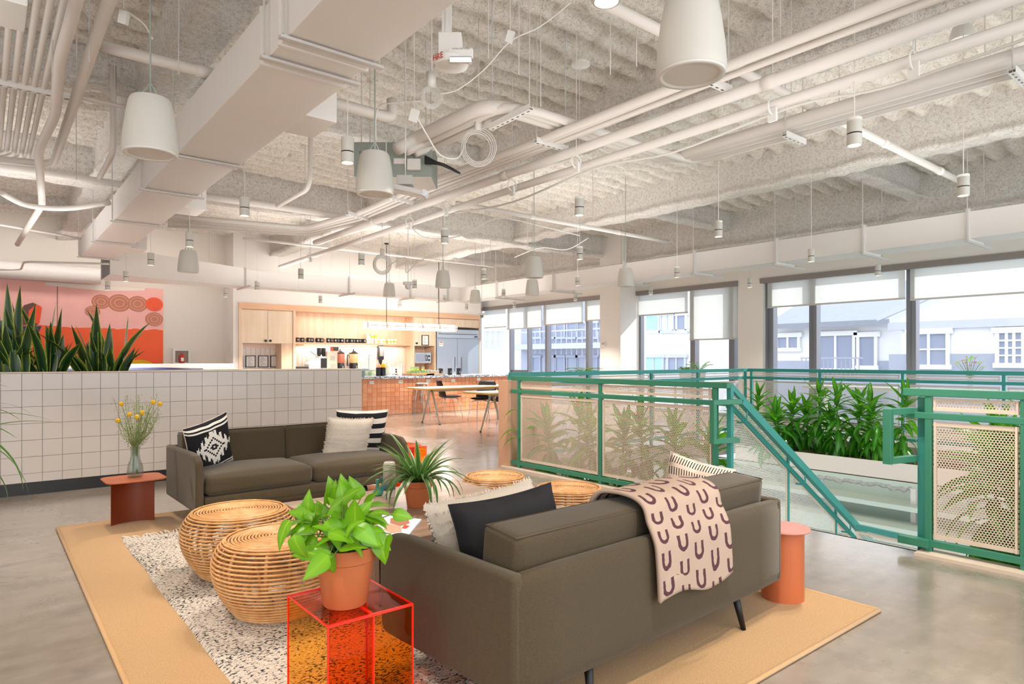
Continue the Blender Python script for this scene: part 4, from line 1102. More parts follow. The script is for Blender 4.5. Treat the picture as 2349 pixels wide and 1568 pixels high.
bistro('long white topped table with yellow edge in front of the island', TM.x - 0.45, TM.y - 0.38, TM.x + 2.6, TM.y + 0.38, 0.73)
fc = az(1115, 990, 0); fd = az(1157, 998, 0); TN = (fc + fd) / 2
bistro('white topped table with yellow edge half hidden behind the stair railing', TN.x - 0.42, TN.y - 0.36, TN.x + 2.3, TN.y + 0.36, 0.73)
q = az(1030, 955, 0); shellchair('black shell chair on thin chrome legs, side on, nearest the island', (q.x, q.y, 0), math.radians(75))
q = az(1108, 962, 0); shellchair('black shell chair right of the first, partly behind the nearer table', (q.x, q.y, 0), math.radians(-60))
q = az(1152, 968, 0); shellchair('black shell chair cut off by the peach stub wall', (q.x, q.y, 0), math.radians(170))
q = az(968, 948, 0); stool('chrome bar stool standing against the orange island under the table', (q.x, q.y, 0), 0.4)
q = az(815, 948, 0); stool('chrome bar stool of which one leg shows at the end of the tiled wall', (q.x, q.y, 0), 0.1)
# ================================================================== CEILING SERVICES
def run(name, lb, cat, pts, r, mat='pipe_white', n=10, smooth=2, couplings=0, parent=None):
    pts = [Vector(p) for p in pts]
    if smooth > 1 and len(pts) > 2:
        # rounded bends
        out = [pts[0]]
        for i in range(1, len(pts) - 1):
            a, p, c = pts[i - 1], pts[i], pts[i + 1]
            d = min(0.14 + r * 1.5, (a - p).length * 0.45, (c - p).length * 0.45)
            s = p + (a - p).normalized() * d; e = p + (c - p).normalized() * d
            for k in range(5): t = k / 4; out.append(s * (1 - t) ** 2 + p * 2 * t * (1 - t) + e * t * t)
        pts = out + [pts[-1]]
    b = MB(); b.tube(pts, r, n)
    for i in range(couplings):
        k = 1 + int((len(pts) - 2) * 0) ; a, c = pts[0], pts[-1]
        q = a + (c - a) * ((i + 0.7) / (couplings + 0.4)); dd = (c - a).normalized()
        if len(pts) == 2: b.tube([q - dd * 0.05, q + dd * 0.05], r * 1.18, n)
    o = b.build(name, mat, parent, smooth='all')
    if parent is None: tag(o, lb, cat)
    return o
def Yc(px, py, z): return az(px, py, z)
def rods(par, pts, mat='rod_grey', top=4.24):
    b = MB()
    for p in pts: b.cyl((p[0], p[1], p[2]), (p[0], p[1], top), 0.005, 5)
    return b.build('hanger_rod', mat, par)
def strut(par, a, c, h=0.045):
    """slotted channel from a to c with dark slots on its underside and two rods"""
    a = Vector(a); c = Vector(c); d = (c - a); L = d.length; d.normalize()
    b = MB(); b.beam(a, c, 0.042, 0.004); b.beam(a + Vector((0, 0, h / 2)), c + Vector((0, 0, h / 2)), 0.042, 0.004)
    sd = d.cross(Vector((0, 0, 1))) * 0.021
    b.beam(a + sd + Vector((0, 0, h / 2)), c + sd + Vector((0, 0, h / 2)), 0.003, h); b.beam(a - sd + Vector((0, 0, h / 2)), c - sd + Vector((0, 0, h / 2)), 0.003, h)
    s = b.build('strut_channel', 'device_white', par)
    b = MB(); n = int(L / 0.06)
    for i in range(n): p = a + d * (L * (i + 0.5) / n) - Vector((0, 0, 0.0025)); b.beam(p - d * 0.014, p + d * 0.014, 0.012, 0.001)
    b.build('slot', 'black_plastic', s).location = Vector(((a + c) / 2 - Vector((0, 0, 0.0025)))) - wloc(s)
    rods(par, [a + d * 0.02, c - d * 0.02])
# near bundle: four conduits running with the room, then swinging left
xz = az(1450, 238, 3.2).x
B1 = thing('conduit_bundle', 'bundle of white conduits on slotted channels crossing the ceiling from the top right corner', 'pipes', (xz, 4.5, 3.2))
ofs = [0, 0.075, 0.14, 0.20]
for i, o_ in enumerate(ofs):
    X = xz + o_; r = [0.034, 0.026, 0.024, 0.02][i]
    e = az(1150, 352 + 14 * i, 3.2); f = az(965, 425 + 10 * i, 3.2); g = az(830, 486 + 8 * i, 3.2); h = az(700, 520 + 5 * i, 3.2); k = az(385, 488 + 8 * i, 3.2)
    run('conduit', None, None, [(X, 0.2, 3.2), (X, 2.2, 3.2 + (0.03 if i % 2 else 0)), (X, e.y - 0.2, 3.2), (f.x, f.y, 3.2), (g.x, g.y, 3.2), (h.x, h.y, 3.18), (k.x, k.y, 3.16)], r, parent=B1)
for y in (2.6, 4.25):
    strut(B1, (xz - 0.08, y, 3.155), (xz + 0.30, y, 3.155))
g = az(812, 492, 3.16); strut(B1, (g.x - .1, g.y, 3.15), (g.x + 0.45, g.y + 0.25, 3.15))
g = az(905, 455, 3.16); strut(B1, (g.x - .1, g.y, 3.15), (g.x + 0.40, g.y + 0.1, 3.15))
# two single runs beside it
X = az(1500, 282, 3.12).x
run('conduit', 'single white pipe just right of the near conduit bundle, running the same way', 'pipe', [(X, 0.3, 3.12), (X, 9.9, 3.12)], 0.042, smooth=1, couplings=3)
q0 = az(1800, 233, 3.02)
PX = thing('conduit', 'long straight white pipe with cable hooks below it, from the right edge to the kitchen', 'pipe', (q0.x, 5, 3.02))
q1 = az(1160, 424, 3.02); q2 = az(642, 612, 3.02)
run('pipe_run', None, None, [(q0.x, 0.2, 3.02), (q0.x, q1.y, 3.02), (q2.x, q2.y, 3.02)], 0.036, parent=PX, smooth=1)
for px, py in ((2095, 130), (1772, 238), (1322, 365), (1175, 420), (1024, 470), (940, 505), (712, 585)):
    p = az(px, py, 3.02); b = MB(); b.tube([(p.x + 0.055 * math.cos(a), p.y, 3.0 + 0.055 * math.sin(a)) for a in [2 * PI * i / 14 for i in range(14)]], 0.006, 6, closed=True)
    b.box(p.x - 0.01, p.y - 0.03, 2.90, p.x + 0.012, p.y + 0.03, 2.99); b.cyl((p.x, p.y, 3.05), (p.x, p.y, 4.1), 0.004, 5); b.build('pipe_hook', 'device_white', PX)
run('data_cable', 'grey cable sagging along the long straight pipe', 'cable', smoothpath([(q0.x + .03, 0.6, 2.98), (q0.x + .05, 1.6, 2.93), (q0.x, 2.2, 2.97), (q0.x + .04, 3.2, 2.92), (q0.x, 4.0, 2.97), (q0.x + .03, 5.2, 2.9), (q0.x, 6.2, 2.96)], 5), 0.009, 'rope', 6, smooth=1)
# far bundle: from the right, turns left across the room, turns away and dips into the fan coil box
zf = 3.3
B2 = thing('conduit_bundle', 'three white insulated pipes that turn twice before ending at the green box', 'pipes', (5.4, 4.1, zf))
for i in range(3):
    o_ = i * 0.095; r = [0.058, 0.042, 0.036][i]
    a = az(1540, 362, zf); c = az(1128, 232, zf); e = az(952, 318, zf); g = az(930, 348, 3.12)
    run('insulated_pipe', None, None, [(a.x + o_, 0.2, zf - 0.02 * i), (a.x + o_, a.y + 0.05 - o_, zf - 0.02 * i), (c.x + o_, c.y - o_ + 0.05, zf - 0.02 * i), (e.x + o_, e.y, zf - 0.02 * i), (g.x + o_ - .03, g.y + .1, 3.16)], r, parent=B2)
for px, py in ((1795, 300), (2318, 150)):
    p = az(px, py, zf - .09); strut(B2, (a.x - 0.09, p.y, zf - 0.13), (a.x + 0.25, p.y, zf - 0.13))
p = az(1165, 262, zf - .08); strut(B2, (p.x, p.y - 0.28, zf - 0.13), (p.x + 0.02, p.y + 0.25, zf - 0.13))
# fan coil box
FB = thing('fan_coil_unit', 'grey green metal fan coil box hanging where the insulated pipes end', 'air unit', (3.0, 5.5, 2.97))
cA = az(812, 405, 2.97); cB = az(980, 405, 2.97)
dx = (cB - cA).normalized(); L = 0.72; nrm = Vector((-dx.y, dx.x, 0))
mt = Matrix((dx, nrm, (0, 0, 1))).transposed()
cc = cA + dx * (L / 2) + nrm * 0.22 + Vector((0, 0, 0.16))
b = MB(); b.obox(cc, (L, 0.44, 0.32), mt); b.build('housing', 'galvanised', FB, bevel=0.004)
b = MB(); b.obox(cc - Vector((0, 0, 0.162)), (L * 0.98, 0.42, 0.006), mt); b.build('white_underside', 'duct_white', FB)
b = MB(); b.obox(cA + dx * 0.56 - nrm * 0.03 + Vector((0, 0, 0.10)), (0.12, 0.05, 0.10), mt); b.build('junction_box', 'device_white', FB)
b = MB(); b.obox(cA + dx * 0.30 - nrm * 0.006 + Vector((0, 0, 0.17)), (0.012, 0.012, 0.32), mt); b.obox(cA + dx * 0.42 - nrm * 0.008 + Vector((0, 0, 0.14)), (0.10, 0.012, 0.05), mt); b.build('seam', 'duct_white', FB)
text('lettering', 'THIS WAY UP', 0.035, cA + dx * 0.15 - nrm * 0.004 + Vector((0, 0, 0.22)), (PI / 2, 0, math.atan2(dx.y, dx.x)), 'mullion', FB)
b = MB()
for k in range(4): b.tube(smoothpath([cA + dx * 0.66 + Vector((0, 0, 0.12 + k * .02)) - nrm * 0.03, cA + dx * 0.80 + Vector((0, 0, 0.10)) - nrm * 0.06, cA + dx * (0.92 + k * .02) + Vector((0, 0, 0.06 - k * .01))]), 0.016 - k * .002, 6)
b.build('valve', 'black_plastic', FB, smooth='all', label='dark valve and fittings')
rods(FB, [cc + dx * a + nrm * c for a in (-.3, .3) for c in (-.18, .18)])
# pipes across the room (direction of the kitchen wall)
for z, pa, pb, r, lb, cp in (
        (3.40, (230, 105), (495, 172), 0.04, 'white sprinkler pipe above the left duct, near the top left', 1),
        (3.40, (1360, 0), (1530, 72), 0.036, 'white pipe passing behind the largest speaker and on to the right', 4),
        (3.45, (60, 200), (300, 245), 0.018, 'thin white pipe crossing behind the two large wavy pipes', 0),
        (3.60, (0, 385), (290, 422), 0.045, 'thick white pipe in front of the girder on the left', 0),
        (3.30, (445, 448), (800, 497), 0.045, 'white pipe right of the left duct, level with the small spotlight', 0),
        (3.30, (1080, 455), (1500, 560), 0.03, 'white pipe crossing below the girder towards the window side', 2),
        (3.40, (560, 545), (1130, 612), 0.022, 'thin white sprinkler line over the kitchen area', 2),
        (3.25, (735, 232), (905, 270), 0.045, 'white pipe stub with an elbow right of the left duct', 0)):
    a = az(*pa, z); c = az(*pb, z); Y = (a.y + c.y) / 2
    x0_, x1_ = a.x, c.x
    if 'largest speaker' in lb: x1_ = az(2215, 430, z).x
    if 'near the top left' in lb: x1_ = 1.9
    if 'stub' in lb: run('pipe', lb, 'pipe', [(1.5, Y, z), (x1_, Y, z), (x1_, Y + 0.02, z + 0.16)], r)
    else: run('pipe', lb, 'pipe', [(x0_, Y, z), (x1_, Y, z)], r, smooth=1, couplings=cp)
# wavy pipes and conduit rack at the top left
run('large_pipe', 'large white pipe that wiggles down at the upper left, left one of two', 'pipe', [az(190, -60, 3.3), az(168, 30, 3.3), az(136, 140, 3.3), az(128, 262, 3.3), az(88, 345, 3.25), az(97, 470, 3.2), az(40, 560, 3.15)], 0.037, n=14)
run('large_pipe', 'large straight white pipe at the upper left, right of the wiggling one', 'pipe', [az(285, -60, 3.35), az(250, 0, 3.35), az(122, 378, 3.35), az(0, 366, 3.35)], 0.038, n=14)
RK = thing('conduit_rack', 'rack of parallel white conduits at the top left corner', 'pipes', (0.2, 5, 3.45))
for i in range(6):
    a = az(78 + 14.0 * (i - 4) * 1.0 + 45 * 0, 0, 3.45); X = 0.07 + 0.062 * i
    run('conduit', None, None, [(X, 1.8, 3.45), (X, 8.6 + 0.06 * i, 3.45), (X - 1.5, 8.8 + 0.06 * i, 3.45)], 0.022, parent=RK)
for y in (2.9, 4.2, 6.4): strut(RK, (-0.05, y, 3.40), (0.62, y, 3.40))
t = thing('junction_box', 'large white box cut off by the top left corner', 'box', (0.1, 2.1, 3.1))
p = az(56, 75, 3.1); b = MB(); b.box(p.x - 0.55, p.y - 0.35, 3.1, p.x, p.y, 3.3); b.build('housing', 'device_white', t, bevel=0.006)
t['label'] = 'large white box cut off by the top left corner'
for i, (pts, z, lb) in enumerate((
        ([(0, 440), (60, 470), (150, 478), (250, 465)], 3.1, 'pair of white cables swinging right above the mural'),
        ([(0, 515), (100, 532), (185, 548)], 3.2, 'thin white pipe near the left beam end above the mural'),
        ([(0, 618), (48, 618), (55, 600), (250, 605)], 2.95, 'thin pipe with a step in it just above the mural'))):
    P3 = [az(a, c, z) for a, c in pts]
    run('pipe', lb, 'pipe', P3 if i else smoothpath(P3), 0.03 if i == 0 else 0.018, smooth=(1 if i == 0 else 2))
# spiral duct on the mural wall
b = MB(); b.tube([(-3, YM - 0.3, 3.02), (1.9, YM - 0.3, 3.02)], 0.17, 18)
for i in range(30): b.tube([(-3 + i * 0.16, YM - 0.3, 3.02), (-2.988 + i * 0.16, YM - 0.3, 3.02)], 0.174, 18)
tag(b.build('spiral_duct', 'duct_white', smooth=True), 'round ribbed white duct high on the mural wall', 'duct')
# drops
for i, (px, py0, py1, ex, ey) in enumerate(((260, 250, 350, 228, 408), (712, 335, 430, 636, 473))):
    a = az(px, py1, 3.2); e = az(ex, ey, 3.2)
    run('sprinkler_drop', ['white pipe drop with a kink beside the left speaker', 'white pipe drop with a kink right of the left duct'][i], 'pipe', [(a.x, a.y, 4.0), (a.x, a.y, 3.2), (e.x, e.y, 3.2)], 0.026)
# cables, coils
def coil(lb, c, R, n, r, mat='rope', face=0.0):
    b = MB()
    for k in range(n):
        RR = R * (1 - 0.085 * k); t = k * 1.3
        b.tube([(c.x + RR * math.cos(a) * math.cos(face + 0.1 * k), c.y + RR * math.cos(a) * math.sin(face + 0.1 * k) + 0.004 * k, c.z + RR * math.sin(a) * 1.1) for a in [2 * PI * i / 28 for i in range(28)]], r, 6, closed=True)
    b.box(c.x - 0.03, c.y - 0.01, c.z + R * 1.0, c.x + 0.03, c.y + 0.02, c.z + R * 1.0 + 0.10)
    b.cyl((c.x, c.y, c.z + R * 1.1), (c.x, c.y, 4.1), 0.004, 5)
    return tag(b.build('cable_coil', mat, smooth='all'), lb, 'cable')
coil('big loop of white cable hanging right of the fan coil box', ad(1098, 338, 5.4), 0.145, 4, 0.0035, face=-ANG)
coil('loop of white cable hanging above the glowing tube lamp', ad(877, 606, 10.5), 0.15, 5, 0.005, face=-ANG)
coil('small tangle of white cable below the fire alarm device', ad(990, 222, 4.6), 0.075, 6, 0.002, face=-ANG)
for lb, pts, r in (
        ('thin cable swooping from the top edge to the small cable tangle', [ad(1310, 5, 4.3), ad(1240, 60, 4.4), ad(1170, 95, 4.4), ad(1110, 160, 4.5), ad(1050, 205, 4.6), ad(1010, 215, 4.6)], 0.005),
        ('thin cable curling from the fan coil box up to the cable tangle', [ad(862, 320, 5.0), ad(866, 250, 4.9), ad(905, 235, 4.8), ad(965, 232, 4.7)], 0.005),
        ('cable hanging in a curve from a white plug box to the big loop', [ad(953, 262, 4.9), ad(980, 310, 5.0), ad(1010, 355, 5.2), ad(1050, 362, 5.3), ad(1065, 330, 5.4)], 0.006),
        ('cable sagging between the far ceiling hooks', [ad(930, 505, 9.0), ad(975, 545, 9.1), ad(1060, 540, 9.2), ad(1140, 500, 9.3), ad(1240, 518, 9.4), ad(1330, 540, 9.5)], 0.008),
        ('cable arching from the cable loop over the kitchen pendants', [ad(890, 610, 10.4), ad(930, 590, 10.4), ad(932, 625, 10.4), ad(960, 600, 10.4), ad(1010, 580, 10.4), ad(1018, 620, 10.4)], 0.008),
        ('double cable drooping to the left speaker pendant', [ad(285, 22, 3.9), ad(330, 55, 3.9), ad(350, 90, 3.85)], 0.006),
        ('cable running level between hooks towards the window duct', [ad(1180, 590, 10.5), ad(1240, 568, 10.4), ad(1300, 572, 10.3), ad(1350, 545, 10.2)], 0.008)):
    run('cable', lb, 'cable', smoothpath(pts, 5), r, 'rope', 6, smooth=1)
for px, py, d, s, lb in ((1170, 85, 4.4, .05, 'small white plug box hanging from the swooping cable near the top'), (950, 265, 4.9, .06, 'white adapter box tilted in mid air above the fan coil box'), (284, 40, 3.9, .05, 'white clamp hanging at the top left of the left speaker')):
    c = ad(px, py, d); b = MB(); b.obox(c, (s, s * 0.6, s * 1.5), Euler((0.2, 0.3, -ANG)).to_matrix()); b.cyl(c, (c.x, c.y, 4.1), 0.003, 5)
    tag(b.build('plug_box', 'device_white'), lb, 'box')
# pendant speakers
def speaker():
    t = thing('pendant_speaker', 'x', 'speaker', (0, 0, 0)); R = 0.132; h = 0.28
    b = MB(); b.lathe([(R * 1.0, 0.01), (R * 1.02, 0.03), (R * 1.01, 0.05), (R * 0.97, 0.12), (R * 0.88, 0.21), (R * 0.78, 0.275), (R * 0.70, 0.295), (R * 0.60, 0.30), (1e-5, 0.30)], n=32); b.build('shell', 'lamp_white', t, local=True, smooth=True)
    b = MB(); b.lathe([(R * 0.80, 0.012), (R * 0.83, 0.0), (R * 0.97, 0.0), (R * 1.0, 0.012)], n=32); b.build('rim', 'device_white', t, local=True, smooth='all')
    b = MB(); b.lathe([(1e-5, 0.006), (R * 0.82, 0.006), (R * 0.82, 0.012)], n=32); b.build('grille', 'speaker_grille', t, local=True)
    b = MB(); b.tube([(0, 0, 0.30), (0, 0, 1.79)], 0.005, 6); b.tube([(0.05, 0, 0.295), (0, 0, 0.38)], 0.004, 5); b.tube([(-0.05, 0, 0.295), (0, 0, 0.38)], 0.004, 5); b.build('suspension_cable', 'galvanised', t, local=True)
    return t
sp0 = speaker()
SPK = [(345, 355, 1.08, 'white bell shaped speaker hanging by the left duct'), (860, 447, 1.0, 'white bell shaped speaker under the green fan coil box'),
       (1585, 175, 1.06, 'largest white bell shaped speaker at the top right of centre'), (432, 624, .98, 'white bell shaped speaker near the mural, below a spotlight'),
       (893, 681, .86, 'small bell shaped speaker left above the glowing tube lamp'), (1016, 660, .93, 'bell shaped speaker centred above the glowing tube lamp'),
       (1090, 695, .9, 'bell shaped speaker above the right end of the fridge'), (1225, 637, 1.0, 'upper bell shaped speaker of the pair right of the kitchen'),
       (1221, 677, .95, 'lower, more distant bell shaped speaker of the pair right of the kitchen'), (1435, 657, .98, 'bell shaped speaker in front of the white column')]
for i, (px, py, s, lb) in enumerate(SPK):
    p = az(px, py, 2.45); o = sp0 if i == 0 else dup(sp0, (0, 0, 0)); o.location = p; o.scale = (s, s, 1.0 * s); o['label'] = lb; o['group'] = 'bell speakers'
# cylinder downlights
def downlight():
    t = thing('cylinder_downlight', 'x', 'spotlight', (0, 0, 0)); R = 0.043
    b = MB(); b.lathe([(R * .86, 0.012), (R * .92, 0.0), (R, 0.0), (R, 0.068)], n=20); b.build('lower_body', 'lamp_white', t, local=True, smooth=True)
    b = MB(); b.lathe([(R * .93, 0.068), (R * .93, 0.076)], n=20); b.build('dark_ring', 'black_band', t, local=True)
    b = MB(); b.lathe([(R, 0.076), (R, 0.165), (R * .96, 0.17), (1e-5, 0.17)], n=20); b.build('upper_body', 'lamp_white', t, local=True, smooth=True)
    b = MB(); b.lathe([(1e-5, 0.010), (R * .86, 0.010), (R * .86, 0.013)], n=16); b.build('lens', 'lamp_lens', t, local=True)
    b = MB(); b.tube([(0, 0, 0.17), (0, 0, 1.64)], 0.0035, 5); b.build('suspension_cord', 'pipe_white', t, local=True)
    return t
dl = downlight()
DLS = [(797, 374, 'cylinder spotlight left of the green fan coil box', 1), (561, 495, 'cylinder spotlight just right of the left duct, lens glowing', 1),
       (435, 566, 'cylinder spotlight directly above the speaker near the mural', 1), (346, 608, 'cylinder spotlight in front of the wide duct, left of the mural side speaker', 0),
       (289, 645, 'cylinder spotlight below the end of the left duct', 1), (247, 665, 'lowest left cylinder spotlight, against the mural', 1),
       (517, 681, 'cylinder spotlight at the corner beside the kitchen wall', 1), (590, 665, 'cylinder spotlight above the left kitchen cupboards', 1),
       (690, 640, 'cylinder spotlight in front of the kitchen duct, upper left one', 0), (735, 695, 'cylinder spotlight above the open shelf', 1),
       (829, 608, 'cylinder spotlight left of the hanging cable loop', 0), (917, 705, 'cylinder spotlight just above the glowing tube lamp', 0),
       (1020, 558, 'cylinder spotlight high above the middle speaker', 1), (1020, 693, 'cylinder spotlight below the middle speaker', 0),
       (951, 662, 'cylinder spotlight between the two speakers over the island', 0), (1070, 711, 'cylinder spotlight above the fridge', 0),
       (1110, 640, 'cylinder spotlight in front of the duct corner', 0), (1155, 681, 'cylinder spotlight above the first window blind', 0),
       (1180, 707, 'cylinder spotlight in front of the far blinds, lowest one', 0), (1320, 690, 'cylinder spotlight in front of the third far blind', 0),
       (1329, 494, 'cylinder spotlight hanging from the round canopy in the middle', 1), (1330, 595, 'cylinder spotlight straight below the middle one', 0),
       (1325, 655, 'cylinder spotlight in front of the window duct, left of the column', 0), (1493, 676, 'cylinder spotlight in front of the middle window pelmet', 0),
       (1553, 636, 'cylinder spotlight in front of the window duct above the middle window', 0), (1648, 543, 'cylinder spotlight right of centre below the long beam', 1),
       (1720, 659, 'cylinder spotlight in front of the pier between two windows', 0), (1861, 600, 'cylinder spotlight overlapping the window duct on the right', 0),
       (2014, 632, 'cylinder spotlight in front of the pelmet of the big right window', 0), (1960, 334, 'large cylinder spotlight at the upper right, nearest of its kind', 1),
       (2210, 449, 'cylinder spotlight nearest the right edge of the photo', 1)]
for i, (px, py, lb, em) in enumerate(DLS):
    p = az(px, py, 2.6)
    if p.x > XW - 0.3 or p.y > YK - 0.3:
        k = min((XW - 0.4) / p.x, (YK - 0.4) / p.y); p = Vector((p.x * k, p.y * k, H + (2.6 - H) * k))
    o = dl if i == 0 else dup(dl, (0, 0, 0)); o.location = p; o['label'] = lb; o['group'] = 'cylinder spotlights'
    e = 90 if em else 60
    if p.y > 9: e *= 4.6 if p.x > 3 else 7.0
    light('spot', 'SPOT', p + Vector((0, 0, -0.02)), e, (1, 0.90, 0.81), (0, 0, 0), spot_size=math.radians(95), spot_blend=0.6, shadow_soft_size=0.03)
b = MB(); p = az(1391, 5, 2.75); b.lathe([(0.045, 0.012), (0.05, 0), (0.055, 0), (0.055, 0.16), (0.05, 0.17)], p, 20); o = b.build('cylinder_downlight', 'lamp_white', smooth=True); tag(o, 'cylinder spotlight cut off by the top edge of the photo, glowing', 'spotlight')
b = MB(); b.lathe([(1e-5, 0.010), (0.045, 0.010), (0.045, 0.012)], p, 16); b.build('lens', 'lamp_lens', o)
# spotlights over the seating, part of the same ceiling grid, above the frame; first two added to brighten the mural
for x, y in ((-2.0, 13.2), (-0.3, 13.6), (0.2, 1.0), (0.2, 4.0), (2.0, 1.0), (2.3, 3.9), (3.9, 1.6), (3.9, 5.3), (0.6, 6.3), (-0.4, 2.5)):
    light('spot', 'SPOT', (x, y, 2.7), 125 if y < 12 else 380, (1, 0.87, 0.74), (0, 0, 0), spot_size=math.radians(80), spot_blend=0.5, shadow_soft_size=0.035)
p = az(1332, 150, 3.95); b = MB(); b.lathe([(0.02, -0.01), (0.085, 0), (0.085, 0.02)], p, 24); tag(b.build('canopy', 'device_white', smooth=True), 'round white canopy plate on the ceiling, cord hanging from it', 'ceiling plate')
p = az(2207, 95, 3.9); b = MB(); b.lathe([(1e-5, 0), (0.09, 0.01), (0.095, 0.05), (0.07, 0.12)], p, 20); tag(b.build('smoke_detector', 'device_white', smooth=True), 'round white smoke detector recessed in the ceiling at the upper right', 'detector')
for px, py, lb in ((530, 532, 'small white disc detector left of centre under the deck'), (660, 560, 'small white ceiling disc above the kitchen, far left'), (1012, 592, 'small white ceiling disc above the kitchen, centre')):
    p = az(px, py, 3.8); b = MB(); b.lathe([(1e-5, 0), (0.07, 0.01), (0.075, 0.03), (0.05, 0.04)], p, 16); tag(b.build('smoke_detector', 'device_white', smooth=True), lb, 'detector')
# fire alarm device on its channel drop
FA = thing('fire_alarm', 'white fire alarm strobe on a channel drop at the top centre, red FIRE lettering', 'alarm', tuple(ad(1038, 140, 3.45)))
c = ad(1038, 140, 3.45); rz = -ANG; RM = Euler((0, 0, rz)).to_matrix()
b = MB(); b.obox(c + RM @ Vector((-0.03, 0, 0.62)), (0.05, 0.03, 0.95), RM); b.obox(c + RM @ Vector((-0.03, -0.016, 0.62)), (0.012, 0.004, 0.95), RM); b.build('strut_channel', 'device_white', FA)
b = MB(); b.obox(c + RM @ Vector((-0.01, 0, 0.07)), (0.12, 0.10, 0.12), RM); b.build('back_box', 'device_white', FA, bevel=0.004)
b = MB(); b.lathe([(1e-5, -0.045), (0.05, -0.045), (0.085, -0.03), (0.095, 0.0), (0.09, 0.012)], c + RM @ Vector((-0.005, 0, -0.0)), 28); b.build('round_cover', 'device_white', FA, smooth=True)
b = MB(); b.obox(c + RM @ Vector((0.05, -0.06, 0.012)), (0.125, 0.05, 0.045), RM @ Euler((0.3, 0, 0)).to_matrix()); b.build('strobe_box', 'device_white', FA, bevel=0.004)
b = MB(); b.obox(c + RM @ Vector((0.05, -0.07, -0.028)), (0.115, 0.05, 0.035), RM @ Euler((0.3, 0, 0)).to_matrix()); b.build('strobe_lens', 'chrome', FA, bevel=0.006)
text('lettering', 'FIRE', 0.042, c + RM @ Vector((-0.07, -0.068, -0.008)), (PI / 2 + 0.1, 0, rz - 0.7), 'red_paint', FA)
text('lettering', 'LISTEN FOR TONE', 0.011, c + RM @ Vector((0.05, -0.089, 0.022)), (PI / 2 + 0.3, 0, rz), 'mullion', FA)
# emergency light / wireless unit under the fan coil
EM = thing('emergency_light', 'white slanted emergency light hanging on a rod beside the middle speaker', 'lamp', tuple(ad(930, 430, 5.0)))
c = ad(930, 430, 5.0)
b = MB(); b.obox(c + Vector((0, 0, 0.05)), (0.12, 0.09, 0.07), RM); b.build('back_box', 'rod_grey', EM, bevel=0.003)
b = MB(); b.obox(c + RM @ Vector((0.03, 0, -0.03)), (0.26, 0.14, 0.045), RM @ Euler((0, 0.22, 0)).to_matrix()); b.build('housing', 'device_white', EM, bevel=0.015)
b = MB(); b.obox(c + RM @ Vector((0.15, -0.02, -0.055)), (0.05, 0.10, 0.05), RM @ Euler((0, 0.5, 0)).to_matrix()); b.build('lens', 'facade_pale', EM, bevel=0.01)
rods(EM, [c + Vector((0, 0, 0.08))])
for px, py, d, lb in ((936, 650, 9.6, 'small white emergency light between two kitchen speakers'), (1105, 720, 14.0, 'white dome camera on a bracket at the corner by the far blinds')):
    c = ad(px, py, d); t = thing('ceiling_device', lb, 'device', tuple(c))
    b = MB(); b.obox(c, (0.14, 0.08, 0.05), RM); b.build('housing', 'device_white', t, bevel=0.01)
    b = MB(); b.sphere(c + Vector((0, 0, -0.045)), 0.045, 12); b.build('dome', 'mullion' if 'camera' in lb else 'device_white', t, smooth='all'); rods(t, [c])
p = az(1384, 788, 1.55)
p = ax(1384, 790, 11.34); b = MB(); b.box(11.315, p.y - 0.07, p.z - 0.06, 11.34, p.y + 0.05, p.z + 0.07); o = b.build('thermostat', 'device_white', bevel=0.004); tag(o, 'small white thermostat on the projecting column', 'thermostat')
b = MB(); b.box(11.312, p.y - 0.04, p.z + 0.0, 11.3155, p.y + 0.03, p.z + 0.045); b.build('display', 'galvanised', o)
# free hanger rods
HR = [(120, 60), (205, 30), (263, 240), (175, 320), (410, 60), (472, 170), (640, 560), (700, 420), (1120, 20), (1190, 60), (1240, 140), (1400, 60), (1460, 40), (1650, 20), (1790, 20), (1815, 150), (1925, 190), (2100, 40), (2260, 10), (480, 520), (1125, 520), (1210, 500), (1360, 420), (760, 540)]

for i, (px, py) in enumerate(sorted(HR)):
    p = az(px, py + 60, 3.35); b = MB(); b.cyl((p.x, p.y, 3.2), (p.x, p.y, 4.24), 0.004, 5); tag(b.build('hanger_rod', 'rod_grey'), ORD[i] + ' loose threaded ceiling rod, counting from the left edge of the photo', 'rod', 'loose hanger rods')
# ================================================================== MURAL, WALL THINGS
plain('mural_pink', 'efb3aa', 0.8, noise=3, var=0.08); plain('mural_orange', 'ee6238', 0.8, noise=2, var=0.12); plain('mural_cream', 'e9ded2', 0.8, noise=3, var=0.05)
plain('mural_tan', 'b97a60', 0.8, noise=9, var=0.1); plain('mural_dark', '6b4a44', 0.8); plain('mural_violet', '6f5c8e', 0.8); plain('mural_coral', 'f0552f', 0.8)
plain('mural_rose', 'e99a90', 0.8, noise=4, var=0.08)
xs = ay(131, 700, YM).x; xe = ay(373, 700, YM).x; zt_ = ay(372, 663, YM).z
MU = thing('mural', 'two panel abstract painting of pink above fiery orange with a row of discs', 'painting', (1.5, YM - 0.03, 0.9))
def mpoly(pts, y, mat, name, par=None):
    b = MB(); P = [(x, z) for x, z in pts]; b.prismy(P, y - 0.0015, y); return b.build(name, mat, par or MU)
for a, c in ((-3.0, xs - 0.01), (xs + 0.01, xe)):
    b = MB(); b.box(a, YM - 0.05, 0.9, c, YM - 0.002, zt_); p = b.build('canvas', 'mural_pink', MU)
yy = YM - 0.051
def wav(x0, x1, z0, z1, amp, n=24, seed=1):
    r = random.Random(seed); top = [(x0 + (x1 - x0) * i / n, z1 + r.uniform(-amp, amp)) for i in range(n + 1)]
    return [(x0, z0)] + [(x1, z0)] + top[::-1]
zo = ay(200, 752, YM).z
